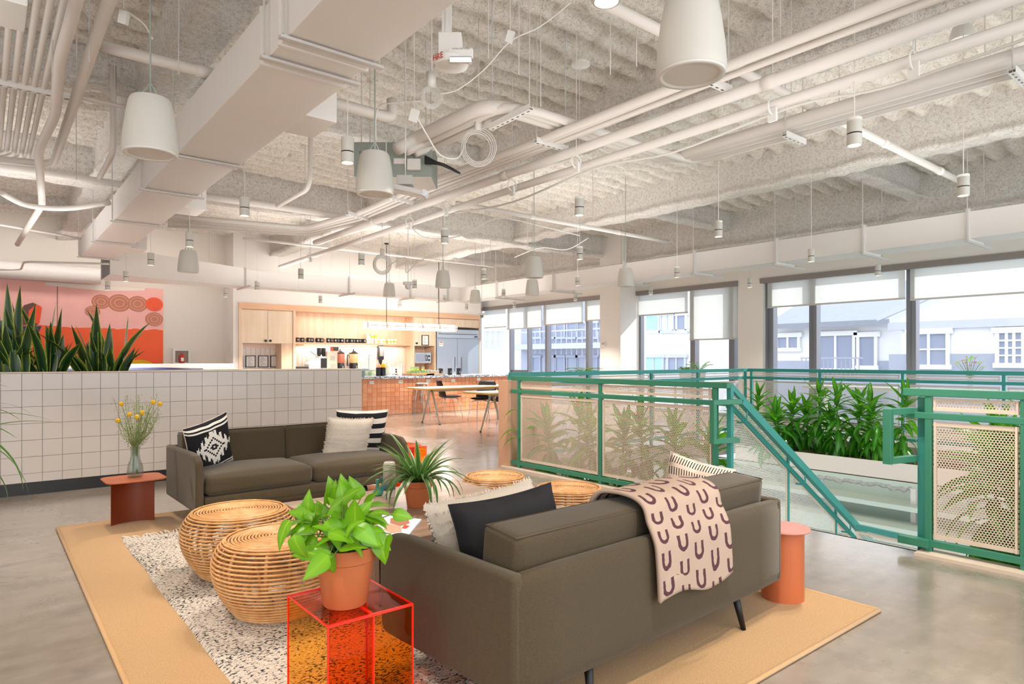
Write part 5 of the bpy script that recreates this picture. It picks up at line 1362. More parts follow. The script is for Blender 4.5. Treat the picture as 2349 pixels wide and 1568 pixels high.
mpoly(wav(xs + 0.01, xe, 0.9, zo, 0.015), yy, 'mural_orange', 'paint_field')
mpoly(wav(-3, xs - 0.01, 0.9, zo + 0.03, 0.015), yy, 'mural_orange', 'paint_field')
x_, x2 = ay(105, 650, YM).x, ay(330, 660, YM).x; zc_ = ay(200, 662, YM).z
mpoly([(x_, zt_ - 0.02 + 0.0), (x_ - 0.02, zc_ + 0.02), (ay(240, 0, YM).x, zc_ - 0.03), (x2, zt_ - 0.06), (x2 + 0.02, zt_ - 0.005), (x_, zt_ - 0.005)], yy - 0.002, 'mural_cream', 'paint_band')
for i, (px, py, r, m) in enumerate(((231, 692, 17, 'mural_tan'), (273, 695, 21, 'mural_tan'), (315, 697, 19, 'mural_tan'), (353, 698, 17, 'mural_coral'), (353, 732, 17, 'mural_tan'), (212, 714, 13, 'mural_tan'))):
    c = ay(px, py, YM); rr = r / F * 14.5; cx = min(c.x, xe - rr - 0.01)
    b = MB()
    for k, (f, mm, dz) in enumerate(((1.0, 0, 0), (0.80, 1, 0.001), (0.74, 0, 0.002), (0.45, 1, 0.003), (0.38, 0, 0.004))):
        b.cur = mm; n = 26; s = len(b.v); b.v += [(cx + rr * f * math.cos(2 * PI * j / n) * 1.05, yy - 0.002 - dz * 0.3 - i * 0.002, c.z + rr * f * 0.92 * math.sin(2 * PI * j / n)) for j in range(n)]; b.face([s + j for j in range(n)])
    b.build('painted_disc', [m, 'mural_rose' if m != 'mural_coral' else 'mural_tan'], MU)
c = ay(318, 832, YM); mpoly([(c.x + 0.28 * math.cos(a), c.z + 0.13 * math.sin(a) - 0.06) for a in [PI * i / 10 for i in range(11)]], yy - 0.003, 'yellow_bloom', 'painted_sun')
mpoly([(ay(x, y, YM).x, ay(x, y, YM).z) for x, y in ((36, 728), (55, 700), (75, 694), (92, 702), (86, 745), (40, 745))], yy - 0.004, 'mural_dark', 'painted_shape')
mpoly([(ay(x, y, YM).x, ay(x, y, YM).z) for x, y in ((66, 712), (84, 698), (96, 705), (90, 742), (64, 740))], yy - 0.006, 'mural_coral', 'painted_shape')
mpoly([(ay(x, y, YM).x, ay(x, y, YM).z) for x, y in ((-20, 742), (5, 735), (18, 733), (20, 760), (-20, 765))], yy - 0.005, 'mural_violet', 'painted_shape')
mpoly([(ay(x, y, YM).x, ay(x, y, YM).z) for x, y in ((-20, 765), (20, 748), (95, 748), (80, 780), (-20, 800))], yy - 0.007, 'navy', 'painted_shape')
# fire extinguisher cabinet
a = ay(395, 799, YM); c = ay(436, 836, YM)
t = thing('extinguisher_cabinet', 'white framed fire extinguisher cabinet on the cream wall right of the mural', 'cabinet', ((a.x + c.x) / 2, YM, c.z))
b = MB(); w = 0.05
b.box(a.x, YM - 0.06, c.z, a.x + w, YM, a.z); b.box(c.x - w, YM - 0.06, c.z, c.x, YM, a.z); b.box(a.x + w, YM - 0.058, a.z - w, c.x - w, YM, a.z); b.box(a.x + w, YM - 0.058, c.z, c.x - w, YM, c.z + w); b.build('frame', 'device_white', t)
b = MB(); b.box(a.x + w, YM - 0.012, c.z + w, c.x - w, YM - 0.004, a.z - w); b.build('back_plate', 'walnut_side', t)
b = MB(); b.lathe([(0.05, 0), (0.055, 0.01), (0.055, 0.16), (0.02, 0.19), (0.02, 0.22)], ((a.x + c.x) / 2, YM - 0.06, c.z + 0.04), 14); o = b.build('fire_extinguisher', 'red_paint', smooth=True); tag(o, 'red fire extinguisher inside the white framed cabinet', 'fire extinguisher')
b = MB(); b.box((a.x + c.x) / 2 - 0.03, YM - 0.118, c.z + 0.08, (a.x + c.x) / 2 + 0.03, YM - 0.113, c.z + 0.16); b.build('tag', 'paper_white', o)
# switches on the return of the kitchen wall
for i, (py, h) in enumerate(((791, 12), (803, 10), (818, 8), (832, 8))):
    p = ay(525, py, YM - 0.35); b = MB(); hh = h / F * 14; b.box(4.44, p.y - 0.04, p.z - hh / 2, 4.452, p.y + 0.04, p.z + hh / 2); tag(b.build('switch_plate', 'device_white'), ['topmost', 'second', 'third', 'lowest'][i] + ' small plate in the column of switches beside the kitchen wall', 'switch', 'switch plates')
# ================================================================== RUGS
b = MB(); b.rbox(3.10, 5.2, 0.014, 0.006, (0, 0, 0.007), n=4)
o = b.build('jute_rug', 'jute', local=False); o.location = ((3.53 + 0.44) / 2, 3.78, 0.0); o.location.z = 0
tag(o, 'large tan jute rug with a stitched border under both sofas', 'rug')
RX0, RX1, RY0, RY1 = 0.44, 3.54, 1.40, 6.0
bpy.data.objects.remove(o)
b = MB(); b.box(RX0, RY0, 0.0005, RX1, RY1, 0.012); JR = b.build('jute_rug', 'jute'); tag(JR, 'large tan jute rug with a stitched border under both sofas', 'rug')
b = MB()
for p, q in (((RX0, RY0), (RX1, RY0)), ((RX1, RY0), (RX1, RY1)), ((RX1, RY1), (RX0, RY1)), ((RX0, RY1), (RX0, RY0))): b.tube([(p[0], p[1], 0.009), (q[0], q[1], 0.009)], 0.012, 8, flat=0.7)
b.build('border', 'jute_border', JR, smooth='all')
def rugmat():
    n = NT('wool_rug'); v = n.coord(scale=(56, 88, 1)); f = n.noise(v, 1.0, 2, 0.6); d = n.noise(n.coord(), 3.2, 3, 0.6); g = n.noise(n.coord(), 90, 2)
    t = n.math('ADD', f, n.math('MULTIPLY', n.math('SUBTRACT', d, 0.5), 0.30))
    base = n.ramp(g, [(0.3, 'b4a99b'), (0.7, 'd8cfc3')])
    n.color(n.mix(n.ramp(t, [(0.555, '000000'), (0.58, 'ffffff')]), base, '2b2a2e')); n.bump(n.math('ADD', g, n.math('MULTIPLY', f, 0.5)), 1.0, 0.006); n.set(1.0); M['wool_rug'] = n.m
rugmat()
wx0, wx1, wy0, wy1 = 0.76, 2.95, 1.95, 5.28
nx, ny = 170, 280
X, Y = np.meshgrid(np.linspace(wx0, wx1, nx), np.linspace(wy0, wy1, ny))
Z = 0.024 + 0.010 * vnoise(nx, ny, 2.2, 3.66, 0.03, 5) + 0.008 * vnoise(nx, ny, 2.2, 3.66, 0.2, 6)
edge = np.minimum(np.minimum(X - wx0, wx1 - X), np.minimum(Y - wy0, wy1 - Y)); Z = np.where(edge < 0.01, 0.013, Z)
X = X + 0.012 * vnoise(nx, ny, 2.2, 3.66, 0.4, 8)
WR = bpy.data.objects.new('wool_rug', fastgrid('wool_rug', np.stack([X, Y, Z], 2), 'wool_rug')); C.objects.link(WR)
tag(WR, 'shaggy white wool rug with black flecks and a fringed end lying on the tan rug', 'rug')
b = MB()
for i in range(90):
    x = wx0 + 0.01 + (wx1 - wx0 - 0.02) * i / 89; a = random.uniform(-0.6, 0.6); L = random.uniform(0.05, 0.10)
    b.tube(smoothpath([(x, wy1 - 0.01, 0.02), (x + L * 0.4 * math.sin(a), wy1 + L * 0.5, 0.02), (x + L * math.sin(a), wy1 + L * math.cos(a), 0.018)], 2), 0.006, 5)
o = b.build('fringe', 'cream_cloth', WR, smooth='all'); o['kind'] = 'stuff'; o.location += Vector(WR.location)
# ================================================================== SOFAS
def sofa(name, lb, loc, rz):
    """local: seat faces +Y, back at y=0, centred in x, 1.83 wide"""
    W_, D_ = 1.83, 0.84; HB = 0.565
    t = thing(name, lb, 'sofa', loc, rz)
    def side(x0):
        prof = [(0.0, 0.15), (D_ - 0.03, 0.13), (D_, 0.16), (D_ + 0.01, 0.42), (D_ - 0.015, 0.51), (D_ - 0.08, 0.555), (D_ - 0.2, 0.565), (0.0, HB)]
        b = MB(); b.prismx(prof, x0, x0 + 0.058); return b
    for x0 in (-W_ / 2, W_ / 2 - 0.058):
        o = side(x0).build('arm', 'olive_fabric', t, local=True, smooth=True); m = o.modifiers.new('b', 'BEVEL'); m.width = 0.02; m.segments = 3; m.limit_method = 'ANGLE'; m.angle_limit = 0.5
    b = MB(); b.rbox(W_ - 0.012, 0.06, HB - 0.145, 0.022, (0, 0.024, (HB + 0.145) / 2), n=6); b.build('back_frame', 'olive_fabric', t, local=True, smooth='all')
    b = MB(); b.rbox(W_ - 0.12, D_ - 0.06, 0.10, 0.035, (0, D_ / 2 + 0.03, 0.205), n=8); b.build('base', 'olive_fabric', t, local=True, smooth='all')
    for s in (-1, 1):
        w = (W_ - 0.13) / 2
        b = MB(); b.rbox(w - 0.004, D_ - 0.22, 0.155, 0.05, (s * w / 2, D_ / 2 + 0.115, 0.325), n=14, bulge=(0.0, 0.012, 0.034)); b.build('seat_cushion', 'olive_fabric', t, local=True, smooth='all')
        mt = Euler((0.10, 0, 0)).to_matrix()
        b = MB(); b.rbox(w - 0.004, 0.18, 0.33, 0.022, (s * w / 2, 0.165, 0.508), n=12, bulge=(0.0, 0.012, 0.006), mat=mt); c = b.build('back_cushion', 'olive_fabric', t, local=True, smooth='all')
        # piping around the top panel
        b = MB(); pw, pd, pz = (w - 0.004) / 2 - 0.008, 0.082, 0.163
        loop = [mt @ Vector((x, y, pz)) + Vector((s * w / 2, 0.165, 0.508)) for x, y in ((-pw, -pd), (pw, -pd), (pw, pd), (-pw, pd))]
        b.tube(loop, 0.0035, 5, closed=True); b.build('piping', 'olive_fabric', c, smooth='all').location = sum(loop, Vector()) / 4 - c.location
    for sx in (-1, 1):
        for y, dy in ((0.035, -0.035), (D_ - 0.10, 0.04)):
            b = MB(); b.tube([(sx * (W_ / 2 - 0.40), y, 0.17), (sx * (W_ / 2 - 0.38), y + dy, 0.0)], 0.019, 12, r2=0.012); b.build('leg', 'dark_metal', t, local=True, smooth='all')
    return t
RS = math.radians(2.4)
S2 = sofa('sofa', 'olive brown two seat sofa in the foreground, seen from behind with a throw on it', (2.245, 1.675, 0), RS)
for ch in S2.children: pass
S1 = sofa('sofa', 'olive brown two seat sofa standing in front of the white tiled wall', (2.095, 6.06, 0), RS + PI)
S2.location.z = 0.012; S1.location.z = 0.012
# ---------------------------------------------------------------- pillows
def uvmat(name, fn, rough=0.9, bump_sc=150):
    n = NT(name); tc = n.n('ShaderNodeTexCoord'); sx = n.n('ShaderNodeSeparateXYZ'); n.l(tc.outputs['UV'], sx.inputs[0])
    fac, a, c = fn(n, sx.outputs[0], sx.outputs[1]); n.color(n.mix(fac, a, c)); n.set(rough)
    n.bump(n.noise(n.coord(), bump_sc, 2), 0.4, 0.002); M[name] = n.m
def stripes(n, u, v):
    w = n.math('ADD', v, n.math('MULTIPLY', n.noise(n.coord(), 4, 2), 0.03))
    return n.math('LESS_THAN', n.math('FRACT', n.math('MULTIPLY', w, 4.6)), 0.5), 'efe4d8', '19171c'
uvmat('stripe_cloth', stripes)
def ikat(n, u, v):
    # stepped diamond medallion between striped ends
    q = 26.0
    uu = n.math('ABSOLUTE', n.math('SUBTRACT', n.math('DIVIDE', n.math('FLOOR', n.math('MULTIPLY', u, q)), q), 0.5))
    vv = n.math('ABSOLUTE', n.math('SUBTRACT', n.math('DIVIDE', n.math('FLOOR', n.math('MULTIPLY', v, q)), q), 0.5))
    d = n.math('ADD', n.math('MULTIPLY', uu, 0.85), vv)
    lt = lambda x, t: n.math('LESS_THAN', x, t)
    ring = lambda lo, hi: n.math('MULTIPLY', lt(d, hi), n.math('SUBTRACT', 1, lt(d, lo)))
    comb = n.math('MULTIPLY', ring(0.30, 0.40), n.math('LESS_THAN', n.math('FRACT', n.math('MULTIPLY', u, 9)), 0.5))
    white = n.math('ADD', n.math('ADD', ring(0.20, 0.31), ring(0.075, 0.155)), n.math('ADD', comb, lt(d, 0.03)))
    av = n.math('ABSOLUTE', n.math('SUBTRACT', v, 0.5))
    band = lambda a, c: n.math('MULTIPLY', lt(av, c), n.math('SUBTRACT', 1, lt(av, a)))
    white = n.math('MINIMUM', n.math('ADD', white, n.math('ADD', band(0.37, 0.40), band(0.43, 0.465))), 1)
    inner = n.math('MULTIPLY', lt(av, 0.35), white); outer = n.math('MULTIPLY', n.math('SUBTRACT', 1, lt(av, 0.35)), n.math('ADD', band(0.37, 0.40), band(0.43, 0.465)))
    return n.math('ADD', inner, outer), '121116', 'f1eae0'
uvmat('ikat_cloth', ikat)
def dashes(n, u, v):
    k = n.math('MULTIPLY', v, 7); row = n.math('FLOOR', k); fr = n.math('FRACT', k)
    sgn = n.math('SUBTRACT', n.math('MULTIPLY', n.math('MODULO', row, 2), 2), 1)
    s = n.math('ADD', n.math('MULTIPLY', u, 24), n.math('MULTIPLY', n.math('MULTIPLY', fr, sgn), 0.8))
    on = n.math('MULTIPLY', n.math('LESS_THAN', n.math('FRACT', s), 0.36), n.math('MULTIPLY', n.math('GREATER_THAN', fr, 0.12), n.math('LESS_THAN', fr, 0.78)))
    return on, 'e2cbb8', '1d1a1c'
uvmat('dash_cloth', dashes)
def pillow(name, lb, mat, w, h, T, c, rx, rz, ry=0, seed=1, fringe=0, fold=0.0):
    """upright cushion; rx leans it back, rz turns it, ry rolls it"""
    rs = random.Random(seed); ph = [rs.uniform(0, 6) for _ in range(6)]
    t = thing(name, lb, 'cushion', c)
    R = (Euler((0, 0, rz)).to_matrix() @ Euler((rx, 0, 0)).to_matrix() @ Euler((0, ry, 0)).to_matrix())
    N = 26
    def P(u, v, sd):
        a, b_ = 2 * u - 1, 2 * v - 1
        x = w / 2 * a * (1 - 0.07 * (1 - b_ * b_)); z = h / 2 * b_ * (1 - 0.07 * (1 - a * a))
        th = T / 2 * max(0, (1 - a ** 4)) ** 0.5 * max(0, (1 - b_ ** 4)) ** 0.5
        th *= 1 + 0.10 * math.sin(3 * a + ph[0]) * math.cos(2.3 * b_ + ph[1])
        wr = 0.006 * math.sin(9 * a + ph[2] + 2 * b_) * (1 - abs(a)) * abs(b_) + 0.006 * math.sin(8 * b_ + ph[3]) * abs(a) * (1 - abs(b_))
        if fringe: th += 0.007 * abs(math.sin(PI * fringe * v)) ** 0.5 * (1 - a ** 8) * (1 - b_ ** 8)
        y = sd * (th + wr) + fold * b_ * b_
        return R @ Vector((x, y, z))
    b = MB()
    for sd in (-1, 1):
        b.grid(lambda u, v: P(u if sd < 0 else 1 - u, v, sd), N, N)
    if not fringe:
        b2 = MB(); b2.tube([P(u, v, 0) for u, v in [(i / 12, 0) for i in range(12)] + [(1, i / 12) for i in range(12)] + [(1 - i / 12, 1) for i in range(12)] + [(0, 1 - i / 12) for i in range(12)]], 0.004, 5, closed=True)
    o = b.build('cover', mat, t, local=True, smooth='all')
    if not fringe: b2.build('seam', mat if mat == 'black_fabric' else 'cream_cloth', t, local=True, smooth='all')
    else:
        b = MB()
        for k in range(1, fringe):
            for sd in (-1, 1):
                for i in range(70):
                    u = (i + rs.random()) / 70; v = k / fringe + rs.uniform(-0.006, 0.006); p = P(u, v, sd); nn = R @ Vector((0, sd, 0)); s = R @ Vector((1, 0, 0)); dn = R @ Vector((0, 0, -1))
                    L = rs.uniform(0.008, 0.016); q = p + nn * rs.uniform(0.004, 0.010) + dn * L + s * rs.uniform(-0.006, 0.006)
                    b.add([p - s * 0.0035, p + s * 0.0035, q + s * 0.002, q - s * 0.002, p + nn * 0.004 ], [(0, 1, 2, 3), (0, 3, 4), (4, 2, 1)])
        for (u0, v0, u1, v1) in ((0, 0, 1, 0), (0, 1, 1, 1), (0, 0, 0, 1), (1, 0, 1, 1)):
            for i in range(60):
                f = (i + rs.random()) / 60; u = u0 + (u1 - u0) * f; v = v0 + (v1 - v0) * f; p = P(u, v, 0); out = R @ Vector(((u - .5) * (u0 == u1), rs.uniform(-.25, .25), (v - .5) * (v0 == v1))); out.normalize()
                q = p + out * rs.uniform(0.004, 0.013) + R @ Vector((rs.uniform(-.006, .006), 0, rs.uniform(-.006, .006))); s = (R @ Vector((v0 == v1, 0, u0 == u1))) * 0.004
                b.add([p - s, p + s, q + s * .5, q - s * .5], [(0, 1, 2, 3)])
        o = b.build('fringe', 'cream_cloth', t, local=True); o['kind'] = 'stuff'
    return t
pillow('cushion', 'black cushion with white stepped medallion leaning in the left corner of the rear sofa', 'ikat_cloth', 0.38, 0.46, 0.14, (1.42, 5.64, 0.59), 0.26, math.radians(20), math.radians(-18), 2)
pillow('cushion', 'black and white striped cushion standing at the right end of the rear sofa', 'stripe_cloth', 0.50, 0.46, 0.14, (2.80, 5.74, 0.585), 0.20, math.radians(-12), 0.03, 3)
pillow('cushion', 'cream fringed cushion in front of the striped one', 'cream_cloth', 0.43, 0.42, 0.13, (2.60, 5.60, 0.555), 0.30, math.radians(-6), math.radians(4), 4, fringe=10)
pillow('cushion', 'plain black cushion leaning on the near sofa back, left end', 'black_fabric', 0.50, 0.46, 0.17, (1.66, 2.03, 0.515), -0.30, math.radians(-6), math.radians(-4), 5)
pillow('cushion', 'cream fringed cushion lying behind the plain black one', 'cream_cloth', 0.62, 0.44, 0.18, (1.72, 2.24, 0.50), -0.38, math.radians(4), math.radians(-3), 6, fringe=10)
pillow('cushion', 'beige cushion with rows of black dashes at the right end of the near sofa', 'dash_cloth', 0.34, 0.46, 0.16, (2.91, 2.08, 0.53), -0.35, math.radians(-55), math.radians(14), 7)
# ---------------------------------------------------------------- throw
def throwmat(n, u, v):
    U = n.math('MULTIPLY', u, 4.6); V0 = n.math('MULTIPLY', v, 8.2); 
    col = n.math('FLOOR', U); V_ = n.math('ADD', V0, n.math('MULTIPLY', n.math('MODULO', col, 2), 0.5))
    a = n.math('SUBTRACT', n.math('FRACT', U), 0.5); b = n.math('SUBTRACT', n.math('FRACT', V_), 0.42)
    wob = n.math('MULTIPLY', n.math('SUBTRACT', n.noise(n.coord(), 60, 2), 0.5), 0.06)
    da = n.math('SUBTRACT', n.math('ABSOLUTE', a), 0.22)
    dist_up = n.math('ABSOLUTE', da)
    rr = n.math('SQRT', n.math('ADD', n.math('MULTIPLY', a, a), n.math('MULTIPLY', n.math('MULTIPLY', b, b), 0.9)))
    dist_dn = n.math('ABSOLUTE', n.math('SUBTRACT', rr, 0.22))
    up = n.math('GREATER_THAN', b, 0.0)
    d = n.math('ADD', n.math('MULTIPLY', up, dist_up), n.math('MULTIPLY', n.math('SUBTRACT', 1, up), dist_dn))
    on = n.math('MULTIPLY', n.math('LESS_THAN', n.math('ADD', d, wob), 0.075), n.math('LESS_THAN', b, 0.36))
    return on, 'b79f8e', '53323a'
uvmat('throw_cloth', throwmat, 1.0, 120)
# path in the sofa's own y,z (back plane at y ~ 0): front of cushion, over the top, down behind
path = [(0.33, 0.46), (0.30, 0.55), (0.28, 0.65), (0.245, 0.69), (0.16, 0.701), (0.08, 0.695), (0.035, 0.67), (0.018, 0.62), (-0.004, 0.575), (-0.018, 0.53), (-0.022, 0.46), (-0.024, 0.38), (-0.024, 0.31)]
pl = smoothpath([(0, y, z) for y, z in path], 4)
seg = [0]
for i in range(1, len(pl)): seg.append(seg[-1] + (pl[i] - pl[i - 1]).length)
cr, sr = math.cos(RS), math.sin(RS)
def drape(off):
    def f(u, v):
        i = min(len(pl) - 1, int(v * (len(pl) - 1) + 1e-6)); p = pl[i]
        wv = 0.006 * math.sin(5 * u + 3 * v) + 0.004 * math.sin(13 * u + 9 * v)
        nrm = Vector((0, 0, 0)); a = pl[max(0, i - 1)]; c = pl[min(len(pl) - 1, i + 1)]; d = (c - a).normalized(); nrm = Vector((0, d.z, -d.y))
        x = -0.21 + 0.55 * u * (1 - 0.03 * v) + 0.05 * (v - 0.3) + 0.012 * math.sin(6 * v)
        q = p + nrm * (off + abs(wv))
        z = q.z + (0.02 * math.sin(7 * u) if v > 0.9 else 0)
        return (x, q.y, z)
    return f
t = thing('throw_blanket', 'beige wool throw with rows of brown U shapes hanging over the near sofa back', 'blanket', (2.245, 1.675, 0.012), RS)
b = MB(); b.grid(lambda u, v: drape(0.012)(u, 1 - v), 24, len(pl) - 1); o = b.build('cloth', 'throw_cloth', t, local=True, smooth='all'); m = o.modifiers.new('s', 'SOLIDIFY'); m.thickness = 0.014; m.offset = 0
# ================================================================== TABLES AND SMALL THINGS
CT = thing('coffee_table', 'low rectangular grey brown wooden coffee table between the sofas', 'table', (2.16, 3.57, 0.03))
b = MB(); b.box(1.50, 2.94, 0.325, 2.82, 4.20, 0.36); b.build('tabletop', 'walnut_grey', CT, bevel=0.003)
for nm, q in (('side_panel', (1.515, 2.96, 0.03, 1.545, 4.18, 0.325)), ('side_panel', (2.775, 2.96, 0.03, 2.805, 4.18, 0.325)), ('cross_panel', (1.545, 3.55, 0.03, 2.775, 3.58, 0.325)), ('lower_shelf', (1.545, 2.98, 0.06, 2.775, 4.16, 0.085))):
    b = MB(); b.box(*q); b.build(nm, 'walnut_side', CT, bevel=0.002)
TZ = 0.36
def slit_table(lb, c, rz, L_, W_, topm, basem, base_rz=0, solid=False):
    t = thing('side_table', lb, 'side table', c, rz); r = 0.10
    pts = []
    for sx, sy in ((1, 1), (-1, 1), (-1, -1), (1, -1)):
        cx, cy = sx * (L_ / 2 - 0.085), sy * (W_ / 2 - 0.06); a0 = {(1, 1): 0, (-1, 1): 90, (-1, -1): 180, (1, -1): 270}[(sx, sy)]
        for k in range(5): a = math.radians(a0 + k * 22.5); pts.append((cx + 0.085 * math.cos(a), cy + 0.06 * math.sin(a)))
    b = MB(); b.prism(pts, 0.347, 0.357); b.build('tabletop', topm, t, local=True, bevel=0.002)
    # folded sheet base: two curved wings
    arc = [(-0.15 + 0.30 * i / 12, 0.03 + 0.075 * (1 - ((i - 6) / 6) ** 2)) for i in range(13)]
    b = MB()
    for s in (0, 1):
        q = [(x, y) for x, y in arc] if s == 0 else [(x, -y) for x, y in arc][::-1]
        n = len(q); v = []
        for x, y in q: v += [(x, y, 0.0), (x, y, 0.347), (x * 0.98, y * 0.93, 0.0), (x * 0.98, y * 0.93, 0.347)]
        f = []
        for i in range(n - 1): k = 4 * i; f += [(k, k + 4, k + 5, k + 1), (k + 2, k + 3, k + 7, k + 6), (k, k + 2, k + 6, k + 4)]
        f += [(0, 1, 3, 2), (4 * n - 4, 4 * n - 2, 4 * n - 1, 4 * n - 3)]
        if s == 0 or solid: b.add(v, f)
    o = b.build('base', basem, t, local=True, smooth='all'); o.modifiers.new('e', 'EDGE_SPLIT').split_angle = 0.6
    return t
slit_table('small orange side table with a folded metal base beside the rear sofa', (0.91, 5.77, 0.012), math.radians(2), 0.41, 0.35, 'orange_table', 'rust_table')  # base coloured darker for the shade inside its curved sheet
t = thing('side_table', 'round pink topped side table with orange cylinder base right of the near sofa', 'side table', (3.325, 1.80, 0.012))
b = MB(); b.lathe([(1e-5, 0.365), (0.136, 0.365), (0.14, 0.370), (0.136, 0.377), (1e-5, 0.377)], n=40); b.build('tabletop', 'salmon_top', t, local=True, smooth=True)
b = MB(); b.lathe([(0.108, 0), (0.108, 0.365)], n=36); b.build('base', 'orange_table', t, local=True, smooth=True)
# acrylic tables
def acrylic(lb, c, w, d, h, rz=0):
    t = thing('acrylic_table', lb, 'side table', c, rz); th = 0.008
    b = MB(); b.box(-w / 2, -d / 2, h - th, w / 2, d / 2, h); b.build('tabletop', 'acrylic_top', t, local=True)
    for nm, q, m in (('side_panel', (-w / 2, -d / 2, 0, -w / 2 + th, d / 2, h - th), 'acrylic_orange'), ('side_panel', (w / 2 - th, -d / 2, 0, w / 2, d / 2, h - th), 'acrylic_orange'),
                     ('front_panel', (-w / 2 + th, -d / 2, 0, w / 2 - th, -d / 2 + th, h - th), 'acrylic_orange'), ('middle_panel', (0, -d / 2 + th, 0, th, d / 2, h - th), 'acrylic_red')):
        b = MB(); b.box(*q); b.build(nm, m, t, local=True)
    e = 0.005
    b = MB()
    for x in (-w / 2, w / 2): b.beam((x, -d / 2, h - .003), (x, d / 2, h - .003), e, e); b.beam((x, -d / 2, 0), (x, -d / 2, h), e, e); b.beam((x, d / 2, 0), (x, d / 2, h), e, e)
    for y in (-d / 2, d / 2): b.beam((-w / 2, y, h - .003), (w / 2, y, h - .003), e * 1.5, e * 1.6)
    b.beam((0.004, -d / 2, 0), (0.004, -d / 2, h), 0.012, e); b.beam((0.004, -d / 2, h - .003), (0.004, d / 2, h - .003), 0.010, e)
    b.build('polished_edge', 'acrylic_edge', t, local=True, label='glowing red polished edges')
    return t
acrylic('see-through orange red acrylic side table in the foreground carrying a potted plant', (1.012, 2.165, 0.03), 0.31, 0.35, 0.40)
acrylic('see-through orange acrylic side table past the right arm of the rear sofa', (3.26, 5.72, 0.012), 0.30, 0.34, 0.42)
# rattan ottomans
def rattanmat():
    n = NT('rattan'); f = n.noise(n.coord(scale=(1, 1, 1)), 22, 4); oi = n.n('ShaderNodeObjectInfo')
    s = n.math('ADD', n.math('MULTIPLY', f, 0.85), n.math('MULTIPLY', oi.outputs['Random'], 0.15))
    n.color(n.ramp(s, [(0.25, 'c08850'), (0.5, 'd9a46a'), (0.75, 'e6bc88')])); n.set(0.35); M['rattan'] = n.m
rattanmat()
def ottoman(Rm):
    t = thing('rattan_ottoman', 'x', 'ottoman', (0, 0, 0)); hh = 0.37; rr = 0.0056
    rings = []
    def prof(tt):
        """arc from the centre of the top (0) over the shoulder to the foot (1)"""
        if tt < 0.40: r = Rm * 0.80 * tt / 0.40; return r, hh - 0.012 * (tt / 0.40) ** 2
        q = (tt - 0.40) / 0.60; a = -0.75 + q * 2.0
        zz = (hh - 0.012) * (1 - q ** 1.25)
        rr_ = Rm * (0.80 + 0.20 * math.sin(min(1, q / 0.42) * PI / 2)) if q < 0.42 else Rm * (1 - 0.33 * ((q - 0.42) / 0.58) ** 2.0)
        return rr_, zz + 0.008
    pp_ = [prof(i / 400) for i in range(401)]; acc = 0.0; nxt = 0.016; last = pp_[0]
    for q in pp_[1:]:
        acc += math.hypot(q[0] - last[0], q[1] - last[1]); last = q
        if acc >= nxt: rings.append(q); nxt += 0.0158 if q[1] > hh - 0.02 else 0.0198
    for r, z in rings:
        seg_ = max(16, int(20 + r * 140)); q = rr * random.uniform(0.9, 1.1)
        b = MB(); b.tube([(r * math.cos(2 * PI * j / seg_) * (1 + 0.002 * math.sin(0.9 * j)), r * math.sin(2 * PI * j / seg_), z + 0.0004 * math.sin(j * 1.7)) for j in range(seg_)], q, 6, closed=True)
        b.build('cane_ring', 'rattan', t, local=True, smooth='all')
    for i in range(10):
        a = 2 * PI * i / 10; pts = [(Rm * 0.35 * math.cos(a), Rm * 0.35 * math.sin(a), hh - 0.014), (Rm * 0.76 * math.cos(a), Rm * 0.76 * math.sin(a), hh - 0.022)]
        for j in range(1, 8):
            r_, z_ = prof(0.40 + 0.6 * j / 7); pts.append(((r_ - 0.016) * math.cos(a), (r_ - 0.016) * math.sin(a), z_))
        b = MB(); b.tube(smoothpath(pts, 3), 0.010, 6, flat=0.7); b.build('cane_rib', 'rattan', t, local=True, smooth='all')
    return t
OA = ottoman(0.315); OA.location = (1.18, 4.02, 0.03); tag(OA, 'rattan ottoman in front of the rear sofa, farther one left of the coffee table', 'ottoman', 'rattan ottomans')
OB = dup(OA, (1.165, 3.30, 0.03), 0.4, 'rattan ottoman in the foreground directly behind the acrylic table plant')
OC = dup(OA, (3.11, 4.05, 0.012), 0.2, 'rattan ottoman right of the coffee table, farther from the camera'); OC.scale = (0.86, 0.86, 1)
OD = dup(OA, (3.24, 3.35, 0.012), 0.9, 'rattan ottoman right of the coffee table, partly hidden by the near sofa cushions'); OD.scale = (0.86, 0.86, 1)
# vases and bottles
t = thing('vase', 'tall cylinder vase glazed grey, blue and white on the coffee table', 'vase', (*az(893, 1140, TZ).xy, TZ))
def zgrad(name, stops, lo, hi, rough=0.15):
    n = NT(name); tc = n.n('ShaderNodeTexCoord'); sx = n.n('ShaderNodeSeparateXYZ'); n.l(tc.outputs['Object'], sx.inputs[0])
    z = n.math('DIVIDE', n.math('SUBTRACT', sx.outputs[2], lo), hi - lo); z = n.math('ADD', z, n.math('MULTIPLY', n.math('SUBTRACT', n.noise(n.coord(), 12, 3), 0.5), 0.12))
    n.color(n.ramp(z, stops)); n.set(rough); M[name] = n.m
zgrad('vase_glaze', [(0.0, 'eeeae4'), (0.20, 'eeeae4'), (0.23, '1f4a6a'), (0.36, '3f7d92'), (0.5, 'b0a698'), (0.85, 'bdb4a6'), (1.0, 'd9d3c8')], -0.12, 0.12)
b = MB(); b.lathe([(0.036, 0), (0.042, 0.01), (0.042, 0.215), (0.036, 0.235), (0.026, 0.24), (0.024, 0.22), (0.03, 0.20)], n=28); b.build('body', 'vase_glaze', t, local=True, smooth=True)
thin_glass('teal_glass', '5fae94', 0.06, 0.55)
thin_glass('blue_glass', '3aa0a6', 0.06, 0.45)
